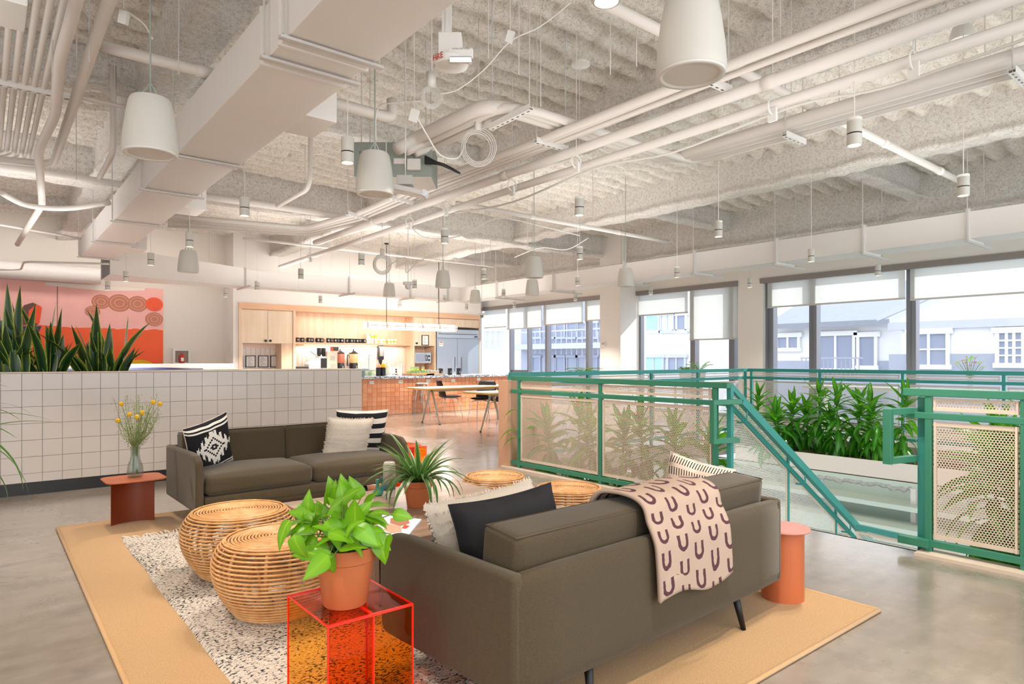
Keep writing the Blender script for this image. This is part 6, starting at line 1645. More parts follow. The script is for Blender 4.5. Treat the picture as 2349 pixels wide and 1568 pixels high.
for px, py, s, m, lb in ((866, 1136, 1.0, 'teal_glass', 'small green glass bottle vase on the coffee table, left of the tall vase'), (878, 1130, 0.95, 'blue_glass', 'small turquoise bottle vase half hidden behind the tall vase')):
    p = az(px, py, TZ); t = thing('bottle_vase', lb, 'vase', (p.x, p.y, TZ))
    b = MB(); b.lathe([(0.028 * s, 0), (0.033 * s, 0.008), (0.030 * s, 0.025), (0.014 * s, 0.045), (0.011 * s, 0.075), (0.015 * s, 0.105), (0.013 * s, 0.11)], n=24); b.build('body', m, t, local=True, smooth=True)
# magazine
p = [az(877, 1180, TZ + .01), az(967, 1190, TZ + .01), az(932, 1233, TZ + .01), az(860, 1222, TZ + .01)]
cx = sum((q for q in p), Vector()) / 4; t = thing('magazine', 'open covered magazine lying on the coffee table', 'magazine', (cx.x, cx.y, TZ)); t['label'] = 'magazine with a portrait on its cover lying on the coffee table'
def quadprism(pts, z0, z1): b = MB(); b.prism([(q.x, q.y) for q in pts][::-1], z0, z1); return b
quadprism([p[0], p[1], p[2], p[3]], TZ + 0.0005, TZ + 0.009).build('pages', 'paper_white', t)
def shr(k): return [cx + (q - cx) * k for q in p]
quadprism(p, TZ + 0.009, TZ + 0.0105).build('cover', 'facade_pale', t)
def lerp2(u, v): a = p[0].lerp(p[1], u); c = p[3].lerp(p[2], u); return a.lerp(c, v)
for pts, m in (([(.25, .15), (.7, .1), (.8, .3), (.62, .5), (.3, .42)], 'mural_tan'), ([(.2, .45), (.62, .5), (.75, .75), (.5, .9), (.22, .8)], 'peach_wall'), ([(.3, .12), (.68, .08), (.6, .2), (.35, .2)], 'mural_dark'), ([(.7, .4), (.85, .45), (.8, .6), (.68, .6)], 'mural_coral')):
    b = MB(); b.prism([(lerp2(u, v).x, lerp2(u, v).y) for u, v in pts][::-1], TZ + 0.0105, TZ + 0.0112 + 0.0003 * len(m) / 10); b.build('cover_print', m, t)
# glass vase with yellow craspedia
VZ = 0.369
p = az(310, 1093, VZ); FV = thing('flower_vase', 'clear glass vase on the orange side table', 'vase', (p.x, p.y, VZ))
b = MB(); b.lathe([(0.048, 0), (0.056, 0.01), (0.058, 0.04), (0.052, 0.09), (0.035, 0.14), (0.030, 0.18), (0.036, 0.235), (0.034, 0.235), (0.028, 0.18), (0.033, 0.14), (0.050, 0.09), (0.055, 0.04), (0.05, 0.014), (1e-5, 0.014)], n=32); b.build('body', 'clear_glass', FV, local=True, smooth=True)
BQ = thing('flower_bouquet', 'dried bouquet with yellow ball blooms and wispy stems in the clear glass vase', 'flowers', (p.x, p.y, VZ + 0.02))
base = Vector((p.x, p.y, VZ + 0.02))
for px, py in ((278, 926), (270, 964), (314, 956), (326, 946), (352, 922), (367, 926), (297, 950)):
    q = ad(px, py, 4.93 + random.uniform(-0.05, 0.05)); b = MB(); b.tube(smoothpath([base + Vector((random.uniform(-.02, .02), random.uniform(-.02, .02), 0)), base + Vector((0, 0, 0.2)) + (q - base) * 0.1, q], 5), 0.0018, 5); s = b.build('stem', 'stem_green', BQ, smooth='all')
    b = MB(); b.sphere(q, 0.0175, 14); bb = b.build('bloom', 'yellow_bloom', s, smooth='all')
leaf_s = MB()
for k in range(34):
    a = random.uniform(0, 2 * PI); sp = random.uniform(0.05, 0.17); top = base + Vector((sp * math.cos(a), sp * math.sin(a), random.uniform(0.40, 0.62)))
    pth = smoothpath([base + Vector((random.uniform(-.02, .02), random.uniform(-.02, .02), 0)), base + Vector((0.02 * math.cos(a), 0.02 * math.sin(a), 0.21)), base.lerp(top, 0.65) + Vector((0, 0, 0.02)), top], 4)
    b = MB(); b.tube(pth, 0.0016, 4)
    for j in range(5, len(pth)):
        for m in range(12):
            c = pth[j] + Vector((random.gauss(0, .016), random.gauss(0, .016), random.gauss(0, .014))); s = random.uniform(0.003, 0.007); d1 = Vector((random.gauss(0, 1), random.gauss(0, 1), random.gauss(0, 1))).normalized() * s; d2 = d1.cross(Vector((random.random(), random.random(), 1))).normalized() * s * .6
            b.add([c - d1, c + d2, c + d1, c - d2], [(0, 1, 2, 3)])
            if m < 3: b.add([pth[j], pth[j] + d2 * .15, c], [(0, 1, 2)])
    b.build('wispy_stem', 'wispy_leaf', BQ)
# ================================================================== STAIR RAILINGS
def perfpanel(par, P0, P1, z0, z1, mat, frame=0.028, framem='trim_cream', name='perforated_panel', th=0.004):
    """upright sheet from plan point P0 to P1"""
    P0 = Vector((*P0, 0)); P1 = Vector((*P1, 0)); d = (P1 - P0); L = d.length; d.normalize()
    b = MB(); q = [P0 + Vector((0, 0, z0)), P1 + Vector((0, 0, z0)), P1 + Vector((0, 0, z1)), P0 + Vector((0, 0, z1))]
    b.add(q, [(0, 1, 2, 3)], [[(0, 0), (L, 0), (L, z1 - z0), (0, z1 - z0)]])
    o = b.build(name, mat, par)
    b = MB(); f = frame
    u = Vector((0, 0, 1))
    b.beam(P0 + u * (z0 + f / 2), P1 + u * (z0 + f / 2), 0.012, f); b.beam(P0 + u * (z1 - f / 2), P1 + u * (z1 - f / 2), 0.012, f)
    b.beam(P0 + d * f / 2 + u * z0, P0 + d * f / 2 + u * z1, f if abs(d.x) > .5 else 0.012, 0.012 if abs(d.x) > .5 else f); b.beam(P1 - d * f / 2 + u * z0, P1 - d * f / 2 + u * z1, f if abs(d.x) > .5 else 0.012, 0.012 if abs(d.x) > .5 else f)
    b.build('panel_frame', framem, o)
    return o
def flat(t): return t
ZB, ZM_, ZTP = 0.105, 0.93, 1.065
def railing(lb, X0, ys, posts, panels, mat='green_steel', pm='perforated_peach', low=True, extra=0.05):
    t = thing('stair_railing', lb, 'railing', (X0, (ys[0] + ys[1]) / 2, 0))
    for nm, z, h, w in (('top_rail', ZTP, 0.05, 0.055), ('middle_rail', ZM_ - 0.018, 0.042, 0.045), ('bottom_rail', ZB - 0.03, 0.045, 0.045)):
        b = MB(); b.beam((X0, ys[0], z), (X0, ys[1], z), w, h); b.build(nm, mat, t, bevel=0.004)
    for y in posts:
        b = MB(); b.box(X0 - 0.02, y - 0.02, 0.0, X0 + 0.02, y + 0.02, ZTP); b.build('post', mat, t, bevel=0.003)
    for a, c in panels:
        perfpanel(t, (X0 - 0.002, a), (X0 - 0.002, c), ZM_ + 0.018, ZTP - 0.035, pm, 0.02)
        perfpanel(t, (X0 - 0.002, a), (X0 - 0.002, c), ZB + 0.005, ZM_ - 0.055, pm)
    return t
yL0, yL1 = 3.18, 5.92
R1 = railing('green stair railing with two tan perforated panels behind the rattan ottomans', XR, (yL0 - 0.07, yL1 + 0.08), (5.86, 4.57, 3.24), ((5.835, 4.595), (4.545, 3.265)))
# corner post and handrail loop of the left side
def mem(par, p, q, w=0.042, h=0.042, nm='rail_member', m='green_steel', up=(0, 0, 1)):
    b = MB(); b.beam(p, q, w, h, up); return b.build(nm, m, par, bevel=0.003)
mem(R1, (XR + 0.05, 3.13, -0.3), (XR + 0.05, 3.13, 1.06), nm='post', m='teal_steel')
yh = 3.12
mem(R1, (4.66, yh, 0.59), (4.66, yh, 0.95), nm='handrail_end'); mem(R1, (4.66, yh, 0.93), (4.95, 3.05, 0.93), nm='handrail_top'); mem(R1, (4.66, yh, 0.61), (4.93, 3.06, 0.61), nm='handrail_return')
R2 = railing('green stair railing with one tall perforated panel at the right edge', XR - 0.02, (-1.9, 1.76), (1.61, 1.10, 0.0, -1.4), ((1.585, 1.125),))
mem(R2, (XR + 0.06, 1.66, -0.3), (XR + 0.06, 1.66, 1.03), 0.07, 0.07, nm='post', m='teal_steel')
mem(R2, (XR + 0.10, 1.02, 0.0), (XR + 0.10, 1.02, 1.03), 0.06, 0.06, nm='post', m='teal_steel')
mem(R2, (4.6, 1.765, 0.60), (4.6, 1.765, 0.96), 0.05, 0.05, nm='handrail_end'); mem(R2, (4.6, 1.765, 0.94), (4.86, 1.70, 0.94), nm='handrail_top'); mem(R2, (4.6, 1.765, 0.62), (4.86, 1.70, 0.62), nm='handrail_return')
mem(R2, (4.82, 1.78, 0.075), (4.82, 1.60, 0.075), 0.06, 0.05, nm='foot_plate')
# curb strips at the floor edge
b = MB(); b.box(XR - 0.09, 3.1, 0, XR + 0.03, 6.12, 0.022); struct('trim_5', b, 'trim_cream')
b = MB(); b.box(XR - 0.13, -2.2, 0, XR + 0.03, 1.66, 0.022); struct('trim_6', b, 'trim_cream')
b = MB(); b.box(XR - 0.02, -2.2, -0.3, XR, 6.2, 0.0); struct('trim_7', b, 'trim_cream')
b = MB(); b.box(XR, 6.05, -0.3, 5.55, 6.20, 1.035); b.box(XR - 0.05, 6.02, 0, XR + 0.0, 6.2, 1.035); struct('wall_stub', b, 'peach_wall')
# sloping stair guard on the left side
e1 = ay(1985, 1226, 3.15); g0 = Vector((XR + 0.06, 3.15, 1.065)); dv = (e1 - g0); dv = dv / dv.x
def sl(x, dz, y=3.15): return Vector((XR + 0.06 + x, y, 1.065 + dv.z * x + dz))
SG = thing('stair_guard', 'teal sloping stair guard with perforated sheet running down the stairs', 'railing', (6.5, 3.15, -1))
XL_ = 4.6
mem(SG, sl(0, 0), sl(XL_, 0), 0.05, 0.05, nm='top_rail', m='teal_steel'); mem(SG, sl(0, -0.17), sl(XL_, -0.17), 0.045, 0.045, nm='middle_rail', m='teal_steel'); mem(SG, sl(0, -1.0), sl(XL_, -1.0), 0.045, 0.045, nm='bottom_rail', m='teal_steel')
h0 = Vector((4.95, 3.05, 0.93)); mem(SG, h0, h0 + Vector((XL_, 0, dv.z * XL_)), 0.05, 0.045, nm='handrail', m='teal_steel')
for x in (0.98, 1.95, 2.9, 3.9):
    mem(SG, sl(x, 0), sl(x, -1.15), 0.03, 0.03, nm='post', m='teal_steel')
for x in (0.05, 1.05, 2.0, 2.95):
    p = h0 + Vector((x, 0, dv.z * x)); b = MB(); b.tube(smoothpath([p + Vector((0.04, 0, -0.03)), p + Vector((0.04, 0, -0.14)), p + Vector((0.02, 0.08, -0.15))], 3), 0.008, 6); b.build('bracket', 'teal_steel', SG, smooth='all')
xs_ = [0.0, 0.98, 1.95, 2.9, 3.9]
for a, c in zip(xs_, xs_[1:]):
    P_ = [sl(a + .02, -1.0), sl(c - .02, -1.0), sl(c - .02, -0.20), sl(a + .02, -0.20)]
    b = MB(); b.add(P_, [(0, 1, 2, 3)], [[(q.x, q.z) for q in P_]]); o = b.build('perforated_panel', 'perforated_pale', SG)
    b = MB()
    for i in range(4): b.beam(P_[i], P_[(i + 1) % 4], 0.012, 0.024)
    b.build('panel_frame', 'trim_cream', o)
    P_ = [sl(a + .02, -0.15), sl(c - .02, -0.15), sl(c - .02, -0.03), sl(a + .02, -0.03)]
    b = MB(); b.add(P_, [(0, 1, 2, 3)], [[(q.x, q.z) for q in P_]]); b.build('perforated_strip', 'perforated_pale', SG)
# steps
ST = sempty('stairs', (6, 2.4, -1))
for i in range(16):
    b = MB(); b.box(XR + 0.28 * i, 1.75, -0.178 * (i + 1) - 0.05, XR + 0.28 * (i + 1) + 0.02, 3.10, -0.178 * (i + 1)); b.build('step', 'concrete', ST)
# low rail seen past the floor edge
LR = thing('lower_railing', 'teal rail and pale perforated strip below the floor edge at the stair mouth', 'railing', (6.6, 1.8, -0.4))
pa = ax(1965, 1207, 6.6); pb = ax(2115, 1240, 6.6)
mem(LR, pa, pb + (pb - pa) * 0.3, 0.04, 0.05, nm='top_rail', m='teal_steel')
perfpanel(LR, (6.6, pa.y), (6.6, pb.y - .3), -1.0, pa.z - 0.04, 'perforated_pale')
# the far guards
FR = thing('far_railing', 'teal guard rail along the window side of the stair opening', 'railing', (XF, 3, 0)); zf1, zf0 = 1.10, 0.965
yc_ = ax(1715, 850, XF).y
fp = [ax(px, 850, XF).y for px in (1724, 1881, 2071, 2303)] + [-0.4, -1.9]
for nm, z, h in (('top_rail', zf1, 0.055), ('middle_rail', zf0, 0.045), ('bottom_rail', 0.10, 0.045)): mem(FR, (XF, -2.2, z), (XF, yc_, z), 0.05, h, nm=nm, m='teal_steel')
for y in fp: mem(FR, (XF, y, 0), (XF, y, zf1), 0.04, 0.04, nm='post', m='teal_steel')
for a, c in zip(fp, fp[1:]):
    perfpanel(FR, (XF, a - .04), (XF, c + .04), zf0 + 0.03, zf1 - 0.04, 'perforated_pale', 0.018, 'rod_grey')
    perfpanel(FR, (XF, a - .04), (XF, c + .04), 0.14, zf0 - 0.05, 'perforated_pale', 0.024, 'rod_grey')
SR = thing('far_railing', 'teal guard rail on the far end of the stair opening, sloping in view behind the near one', 'railing', (7.7, 6.3, 0)); SR['label'] = 'teal guard rail across the far end of the stair opening, behind the near green railing'
A_, B_ = Vector((XR + .1, 6.17, 0)), Vector((XF, yc_, 0))
for nm, z, h in (('top_rail', zf1, 0.055), ('middle_rail', zf0, 0.045), ('bottom_rail', 0.1, 0.045)): mem(SR, A_ + Vector((0, 0, z)), B_ + Vector((0, 0, z)), 0.05, h, nm=nm, m='teal_steel')
sp_ = [0.0, 0.25, 0.5, 0.72, 0.985]
for f_ in sp_: p = A_.lerp(B_, f_); mem(SR, (p.x, p.y, 0), (p.x, p.y, zf1), 0.04, 0.04, nm='post', m='teal_steel')
for a, c in zip(sp_, sp_[1:]):
    p, q = A_.lerp(B_, a + .01), A_.lerp(B_, c - .01); perfpanel(SR, p.xy, q.xy, zf0 + 0.03, zf1 - 0.04, 'perforated_pale', 0.018, 'rod_grey'); perfpanel(SR, p.xy, q.xy, 0.14, zf0 - 0.05, 'perforated_pale', 0.024, 'trim_cream')
# planters
def planter(lb, x0, y0, x1, y1, z0, z1):
    t = thing('planter', lb, 'planter', ((x0 + x1) / 2, (y0 + y1) / 2, z0)); w = 0.02
    b = MB(); b.box(x0, y0, z0, x0 + w, y1, z1); b.box(x1 - w, y0, z0, x1, y1, z1); b.box(x0 + w, y0, z0, x1 - w, y0 + w, z1); b.box(x0 + w, y1 - w, z0, x1 - w, y1, z1); b.box(x0, y0, z0, x1, y1, z0 + w); b.build('trough', 'planter_white', t)
    b = MB(); b.box(x0 + w, y0 + w, z0 + w, x1 - w, y1 - w, z1 - 0.04); b.build('soil', 'soil', t)
    return t
planter('long white planter on the window side of the stair opening', 9.5, -2.2, 10.35, 5.95, -0.35, -0.10)
planter('white planter behind the perforated panels of the long green railing', XR + 0.12, 3.5, XR + 0.62, 5.95, -0.42, -0.12)
planter('white planter behind the railing at the right edge', XR + 0.16, -2.2, XR + 0.66, 1.45, -0.42, -0.12)
b = MB()
rs = random.Random(4)
n = 160; v = []; fcs = []
for i in range(n): y = -2.2 + 8.2 * i / (n - 1); v += [(9.47, y, -0.35), (9.43, y, -0.37 - rs.uniform(0.03, 0.10)), (9.5, y, -0.37 - rs.uniform(0.10, 0.14))]
for i in range(n - 1): k = 3 * i; fcs += [(k, k + 1, k + 4, k + 3), (k + 1, k + 2, k + 5, k + 4)]
b.add(v, fcs); struct('trim_8', b, 'fireproof_grey')
t = thing('lower_duct', 'pale duct and pipe glimpsed on the lower floor through the stair opening', 'duct', (8.6, 1, -1.6))
for z0, z1, x in ((-0.98, -0.78, 8.7), (-0.62, -0.56, 9.0), (-1.45, -1.2, 8.3)):
    b = MB(); b.box(x, -3, z0, x + 0.45, 6, z1); b.build('duct_section', 'lower_wall', t)
p = ax(2098, 1165, 9.2); b = MB(); b.box(9.15, p.y - 0.03, -1.25, 9.22, p.y + 0.03, p.z + 0.25); b.build('hanger', 'rod_grey', t)
light('added_lower_fill', 'AREA', (7.0, 2.0, -0.9), 14, (0.97, 1, 0.96), (0, math.radians(-60), 0), shape='RECTANGLE', size=2, size_y=5)  # added fill for the lower storey, no fixture there
# ================================================================== PLANTS
def leafmesh(name, mat, L, Wd, out, bend, fold=0.1, twist=0.0, nu=4, nv=9, wave=0.0):
    b = MB()
    def f(u, v):
        a = 2 * u - 1; w = Wd / 2 * out(v); th = bend * v
        if abs(bend) > 1e-3: y = L / bend * math.sin(th); z = -L / bend * (1 - math.cos(th))
        else: y = L * v; z = 0
        x = a * w; zz = z + fold * abs(a) * w + wave * math.sin(v * 9 + a * 2) * w
        ca, sa = math.cos(twist * v), math.sin(twist * v)
        return (x * ca, y, zz + x * sa)
    b.grid(f, nu, nv)
    return b.mesh(name, mat, 'all')
def place(name, me, par, base, d, roll=0.0, s=1.0, upv=None):
    d = Vector(d).normalized(); up = Vector(upv or (0, 0, 1))
    if abs(d.dot(up)) > 0.97: up = Vector((math.cos(roll * 5 + 1), math.sin(roll * 5 + 1), 0.1))
    x = d.cross(up).normalized(); z = x.cross(d).normalized()
    m = Matrix((x, d, z)).transposed() @ Euler((0, roll, 0)).to_matrix()
    o = bpy.data.objects.new(name, me); C.objects.link(o); o.parent = par
    o.location = base; o.rotation_euler = m.to_euler(); o.scale = (s, s, s) if not isinstance(s, tuple) else s
    return o
sword = lambda v: min(1, 0.55 + 1.1 * v) * (1 - max(0, (v - 0.45) / 0.55) ** 1.7) + 0.0
heart = lambda v: max(0, math.sin(PI * min(1, v) ** 0.60)) ** 0.85 * (1 - 0.35 * v) * 1.12
lance = lambda v: math.sin(PI * (0.03 + 0.97 * v) ** 0.75) ** 0.85
strap = lambda v: min(1, 0.4 + 3 * v) * (1 - v ** 3)
SN = [leafmesh('leaf', 'snake_leaf', 0.85, 0.088, sword, bd, 0.35, tw, 6, 10) for bd, tw in ((0.12, 0.5), (0.35, -0.7), (-0.2, 0.9), (0.6, 0.3))]
rs = random.Random(12)
def snake(lb, cx, cy, tips, grp=None):
    t = thing('snake_plant', lb, 'plant', (cx, cy, 1.04))
    tips = tips + [(a_ + rs.uniform(-16, 16), min(790, b_ + rs.uniform(25, 80))) for a_, b_ in tips]
    for px, py in tips:
        tip = ay(px, py, cy + rs.uniform(-0.12, 0.12)); bx = cx + (tip.x - cx) * 0.45 + rs.uniform(-.03, .03); base = Vector((bx, cy + rs.uniform(-.1, .1), 1.04)); d = tip - base
        L = d.length; place('leaf', rs.choice(SN), t, base - t.location, d, rs.uniform(-1.2, 1.2), (1.0 + rs.uniform(-.1, .25), L / 0.85, 1))
snake('snake plant at the left edge behind the tiled wall, its tips before the purple paint', ay(30, 850, 8.0).x, 7.98, [(22, 652), (45, 655), (30, 700), (8, 740), (70, 690), (-10, 760), (55, 740), (20, 790), (-20, 720), (78, 730), (40, 760)])
snake('snake plant behind the tiled wall, second from the left, before the seam of the painting', ay(110, 850, 8.0).x, 8.0, [(80, 672), (107, 688), (140, 706), (95, 730), (60, 760), (128, 745), (155, 770), (115, 790), (150, 735), (45, 705), (165, 760)])
snake('snake plant cut off by the left edge of the photo behind the tiled wall', ay(-15, 850, 8.0).x, 8.05, [(10, 700), (-20, 690), (14, 735), (2, 760), (-35, 720), (20, 775), (-5, 745), (25, 800)])
snake('snake plant with wide spread leaves behind the tiled wall, rightmost', ay(235, 850, 8.0).x, 8.0, [(210, 692), (197, 700), (225, 712), (252, 697), (300, 714), (313, 727), (263, 755), (168, 742), (190, 790), (245, 760), (298, 800), (132, 735), (275, 745), (207, 760)])
# dracaena
DR_ = [leafmesh('leaf', 'dracaena_leaf', 0.32, 0.075, lance, bd, 0.25, 0, 4, 8, 0.05) for bd in (0.3, 0.9, 1.5, 2.0)]
def dracaena(lb, x, y, z0, hgt, n=34, grp=None, s=1.0):
    t = thing('dracaena', lb, 'plant', (x, y, z0), 0, grp)
    lean = Vector((rs.uniform(-.12, .12), rs.uniform(-.12, .12), 1))
    b = MB(); b.tube(smoothpath([(0, 0, 0), lean * hgt * 0.5 + Vector((rs.uniform(-.03, .03), 0, 0)), lean * hgt * 0.82], 4), 0.010, 6, r2=0.006); b.build('stem', 'stem_green', t, local=True, smooth='all')
    for i in range(n):
        f = i / (n - 1); zz = 0.08 + 0.74 * f ** 0.85; a = i * 2.4 + rs.uniform(-.3, .3); el = -0.75 + 1.9 * f + rs.uniform(-.2, .2)
        if i >= n - 3: el = 1.25 + rs.uniform(-.1, .15)
        d = Vector((math.cos(a) * math.cos(el), math.sin(a) * math.cos(el), math.sin(el)))
        k = 0 if f > 0.88 else (1 if f > 0.6 else (2 if f > 0.3 else rs.choice((1, 2, 3))))
        place('leaf', DR_[k], t, lean * hgt * zz, d, rs.uniform(-.4, .4), s * rs.uniform(0.8, 1.15) * (0.75 if f > 0.9 else 1))
    return t
def droop(t, y, n=9):
    for i in range(n):
        base = Vector((9.49, y + rs.uniform(-.2, .2), -0.07)); a = rs.uniform(2.6, 3.7)
        place('leaf', DR_[rs.choice((1, 2))], t, base - t.location, (math.cos(a), math.sin(a), rs.uniform(-.9, .4)), rs.uniform(-.5, .5), rs.uniform(0.9, 1.3))
tops = [(1735, 882), (1782, 935), (1820, 905), (1884, 870), (1925, 869), (1962, 890), (2015, 888), (1850, 915), (2062, 880), (1700, 925), (1905, 930), (1990, 930)]
lbs = ['dracaena in the far planter just right of the sloping guard, tallest at that end', 'short dracaena half hidden by the sloping guard', 'dracaena in the far planter, left of the two with upright bright tips', 'dracaena with an upright backlit yellow green tip, left one of two',
       'dracaena with an upright backlit yellow green tip, right one of two', 'dracaena just right of the two bright upright tips', 'dracaena with a wide star of leaves left of the handrail loop', 'low dracaena among the taller ones in the far planter centre',
       'dracaena behind the handrail loop at the right', 'dracaena behind the corner of the near railing', 'low dracaena under the right bright tip', 'low drooping dracaena in front at the far planter']
for i, ((px, py), lb) in enumerate(zip(tops, lbs)):
    X = 9.75 + 0.25 * (i % 2) + (0.2 if py > 900 else 0); p = ax(px, py, X); dracaena(lb, X, p.y, -0.15, p.z + 0.15, 40, 'dracaenas in the far planter', 1.25)
for i, y in enumerate((-1.2, -0.5, 0.2, 0.8, 1.4, 1.9, 2.45, 5.3)):
    dracaena(ORD[7 - i] + ' dracaena from the left along the front edge of the far planter', 9.62, y, -0.15, 0.62 + 0.1 * (i % 3), 34, 'dracaenas at the far planter front', 1.35); droop(bpy.data.objects[[o.name for o in bpy.data.objects if o.name.startswith('dracaena')][-1]], y)
for i, y in enumerate((3.62, 3.95, 4.3, 4.65, 5.0, 5.35, 5.7)):
    dracaena(ORD[6 - i] + ' dracaena from the left behind the perforated panels of the long railing', XR + 0.36 + 0.08 * (i % 2), y, -0.16, 0.84 + 0.08 * ((i * 7) % 3), 34, 'dracaenas behind the long railing', 1.35)
for i, y in enumerate((-0.9, -0.3, 0.25, 0.5, 0.75, 1.0, 1.2, 1.38)):
    dracaena(ORD[7 - i] + ' dracaena from the left behind the railing at the right edge', XR + 0.40, y, -0.16, 1.02 + 0.1 * (i % 3), 40, 'dracaenas behind the right railing', 1.35)
# low foliage below the bottom rails and stray leaves by the stub
t = thing('groundcover_plant', 'dark low leaves poking out under the bottom rail of the long railing', 'plant', (XR + 0.1, 4.6, 0.0))
for i in range(70):
    y = 3.35 + 2.5 * rs.random(); a = rs.uniform(2.2, 4.2); base = Vector((XR + rs.uniform(0.05, 0.16), y, rs.uniform(-0.16, -0.04)))
    place('leaf', rs.choice(DR_[1:3]), t, base - t.location, (math.cos(a), math.sin(a), rs.uniform(0.3, 1.3)), rs.uniform(-.5, .5), rs.uniform(0.5, 0.8))
t = thing('groundcover_plant', 'dark low leaves under the bottom rail at the right edge', 'plant', (XR + 0.1, 1.2, 0.0))
for i in range(34):
    y = 0.2 + 1.35 * rs.random(); a = rs.uniform(2.0, 4.2); base = Vector((XR + rs.uniform(0.06, 0.2), y, rs.uniform(-0.2, -0.06)))
    place('leaf', rs.choice(DR_[1:3]), t, base - t.location, (math.cos(a), math.sin(a), rs.uniform(0.3, 1.3)), rs.uniform(-.5, .5), rs.uniform(0.5, 0.85))
t = thing('trailing_plant', 'plant whose two curved leaves stick out past the left railing post over the peach stub', 'plant', (XR + 0.05, 5.98, 0.2))
for py, s in ((940, 0.75), (985, 0.95), (1005, 0.8)):
    p = ax(1190, py, XR + 0.02); place('leaf', DR_[2], t, p - t.location, (-0.5, 0.6, 0.1), 0.2, s)
# pothos in terracotta
def pot(t, s, H_=0.20):
    b = MB(); b.lathe([(0.072 * s, 0), (0.075 * s, 0.005), (0.098 * s, H_ * 0.74), (0.104 * s, H_ * 0.76), (0.113 * s, H_), (0.104 * s, H_), (0.097 * s, H_ * 0.80), (0.09 * s, H_ * 0.72)], n=36); b.build('pot', 'terracotta', t, local=True, smooth=True)
    b = MB(); b.lathe([(1e-5, H_ * 0.90), (0.05 * s, H_ * 0.90), (0.100 * s, H_ * 0.87)], n=24); b.build('soil', 'soil', t, local=True)
PT = thing('potted_pothos', 'bright lime green pothos in a terracotta pot on the acrylic table', 'plant', (0.985, 2.14, 0.431))
pot(PT, 1.0, 0.205)
b = MB()
for k in range(60):
    a = rs.uniform(-0.4, 1.0) - 0.7; r = rs.uniform(0.02, 0.085); c = Vector((r * math.cos(a), r * math.sin(a), 0.19 + rs.uniform(0, 0.02))); b.tube(smoothpath([c, c + Vector((rs.uniform(-.03, .03), rs.uniform(-.03, .03), rs.uniform(0.0, .02))), c + Vector((rs.uniform(-.04, .04), rs.uniform(-.04, .04), -.004))], 3), 0.0015, 4)
o = b.build('moss', 'moss', PT, local=True); o['kind'] = 'stuff'
PL = [leafmesh('leaf', 'pothos_leaf', 0.125, 0.074, heart, bd, 0.03, 0, 6, 10, 0.04) for bd in (0.35, 0.8, 1.2)]
fwd = Vector((FW[0], FW[1], 0)); rgt = Vector((RT[0], RT[1], 0))
C0 = Vector((0.985, 2.14, 0.431 + 0.19))
def ppoint(px, py, dz): return ad(px, py, 2.27 + dz)
PLV = [(745, 1130, 0.05, 90), (703, 1150, 0.0, 95), (722, 1180, -.04, 70), (790, 1125, 0.06, 95), (815, 1118, 0.08, 105), (770, 1150, 0, 100), (860, 1155, 0.02, 10), (870, 1180, 0, -5), (835, 1165, -.03, 60), (690, 1175, 0, 175), (668, 1195, -.02, 190), (700, 1200, -.04, 170), (655, 1225, -.02, 215), (680, 1230, -.05, 240),
       (700, 1255, -.06, 225), (735, 1240, -.09, 205), (750, 1270, -.1, 310), (715, 1280, -.08, 250), (770, 1215, -.08, 330), (790, 1195, -.07, 40), (810, 1220, -.08, 350), (845, 1215, -.07, 10), (870, 1235, -.05, 320), (880, 1260, -.03, 300), (740, 1205, -.08, 150), (760, 1180, -.03, 120), (830, 1190, 0, 30), (795, 1165, 0.03, 75),
       (850, 1195, 0.05, 40), (725, 1215, -.03, 200), (775, 1240, -.1, 290), (820, 1245, -.09, 320), (930, 1180, 0.03, -10), (848, 1140, .06, 60), (710, 1165, .05, 130), (680, 1265, -.04, 260), (765, 1130, .1, 100), (735, 1165, .08, 110), (800, 1180, .09, 60), (860, 1240, .05, 330)]
PLV += [(a_ + rs.uniform(-20, 20), b_ + rs.uniform(-6, 34), c_ - rs.uniform(0.0, .1), g_ + rs.uniform(-50, 50)) for a_, b_, c_, g_ in PLV[:24]]
for i, (px, py, dz, ang) in enumerate(PLV):
    c = ppoint(px, py, dz); a = math.radians(ang); out = (c - C0); 
    d = rgt * math.cos(a) + Vector((0, 0, 1)) * math.sin(a) * 0.8 - fwd * 0.25 + Vector((0, 0, rs.uniform(-.1, .15)))
    d.normalize(); base = c - d * 0.05
    L = place('leaf', PL[i % 3], PT, base - PT.location, d, rs.uniform(-.7, .7), rs.uniform(0.62, 0.95), upv=(-fwd * 0.6 + Vector((rs.uniform(-.5, .5), rs.uniform(-.5, .5), 0.8))))
    b = MB(); root = C0 + Vector((rs.uniform(-.04, .04), rs.uniform(-.04, .04), -0.01)); mid = root.lerp(base, 0.5) + Vector((0, 0, 0.03)); b.tube(smoothpath([root, mid, base], 4), 0.0022, 5); b.build('stem', 'stem_green', PT, smooth='all')
# spider plant on the coffee table
pp = az(966, 1163, TZ); SP = thing('potted_spider_plant', 'arching striped spider plant in a terracotta pot on the coffee table', 'plant', (pp.x, pp.y + 0.04, TZ + 0.001))
pot(SP, 0.88, 0.165)
SL = [leafmesh('leaf', 'spider_leaf', 0.36, 0.030, strap, bd, 0.4, 0, 4, 14) for bd in (0.8, 1.4, 1.9, 2.3)]
for i in range(62):
    a = i * 2.399; f = i / 62; el = 1.35 - 0.75 * f + rs.uniform(-.1, .1); d = (math.cos(a) * math.cos(el), math.sin(a) * math.cos(el), math.sin(el))
    place('leaf', SL[min(3, int(f * 4))], SP, Vector((0.03 * math.cos(a), 0.03 * math.sin(a), 0.145)), d, rs.uniform(-.3, .3), rs.uniform(0.75, 1.15))
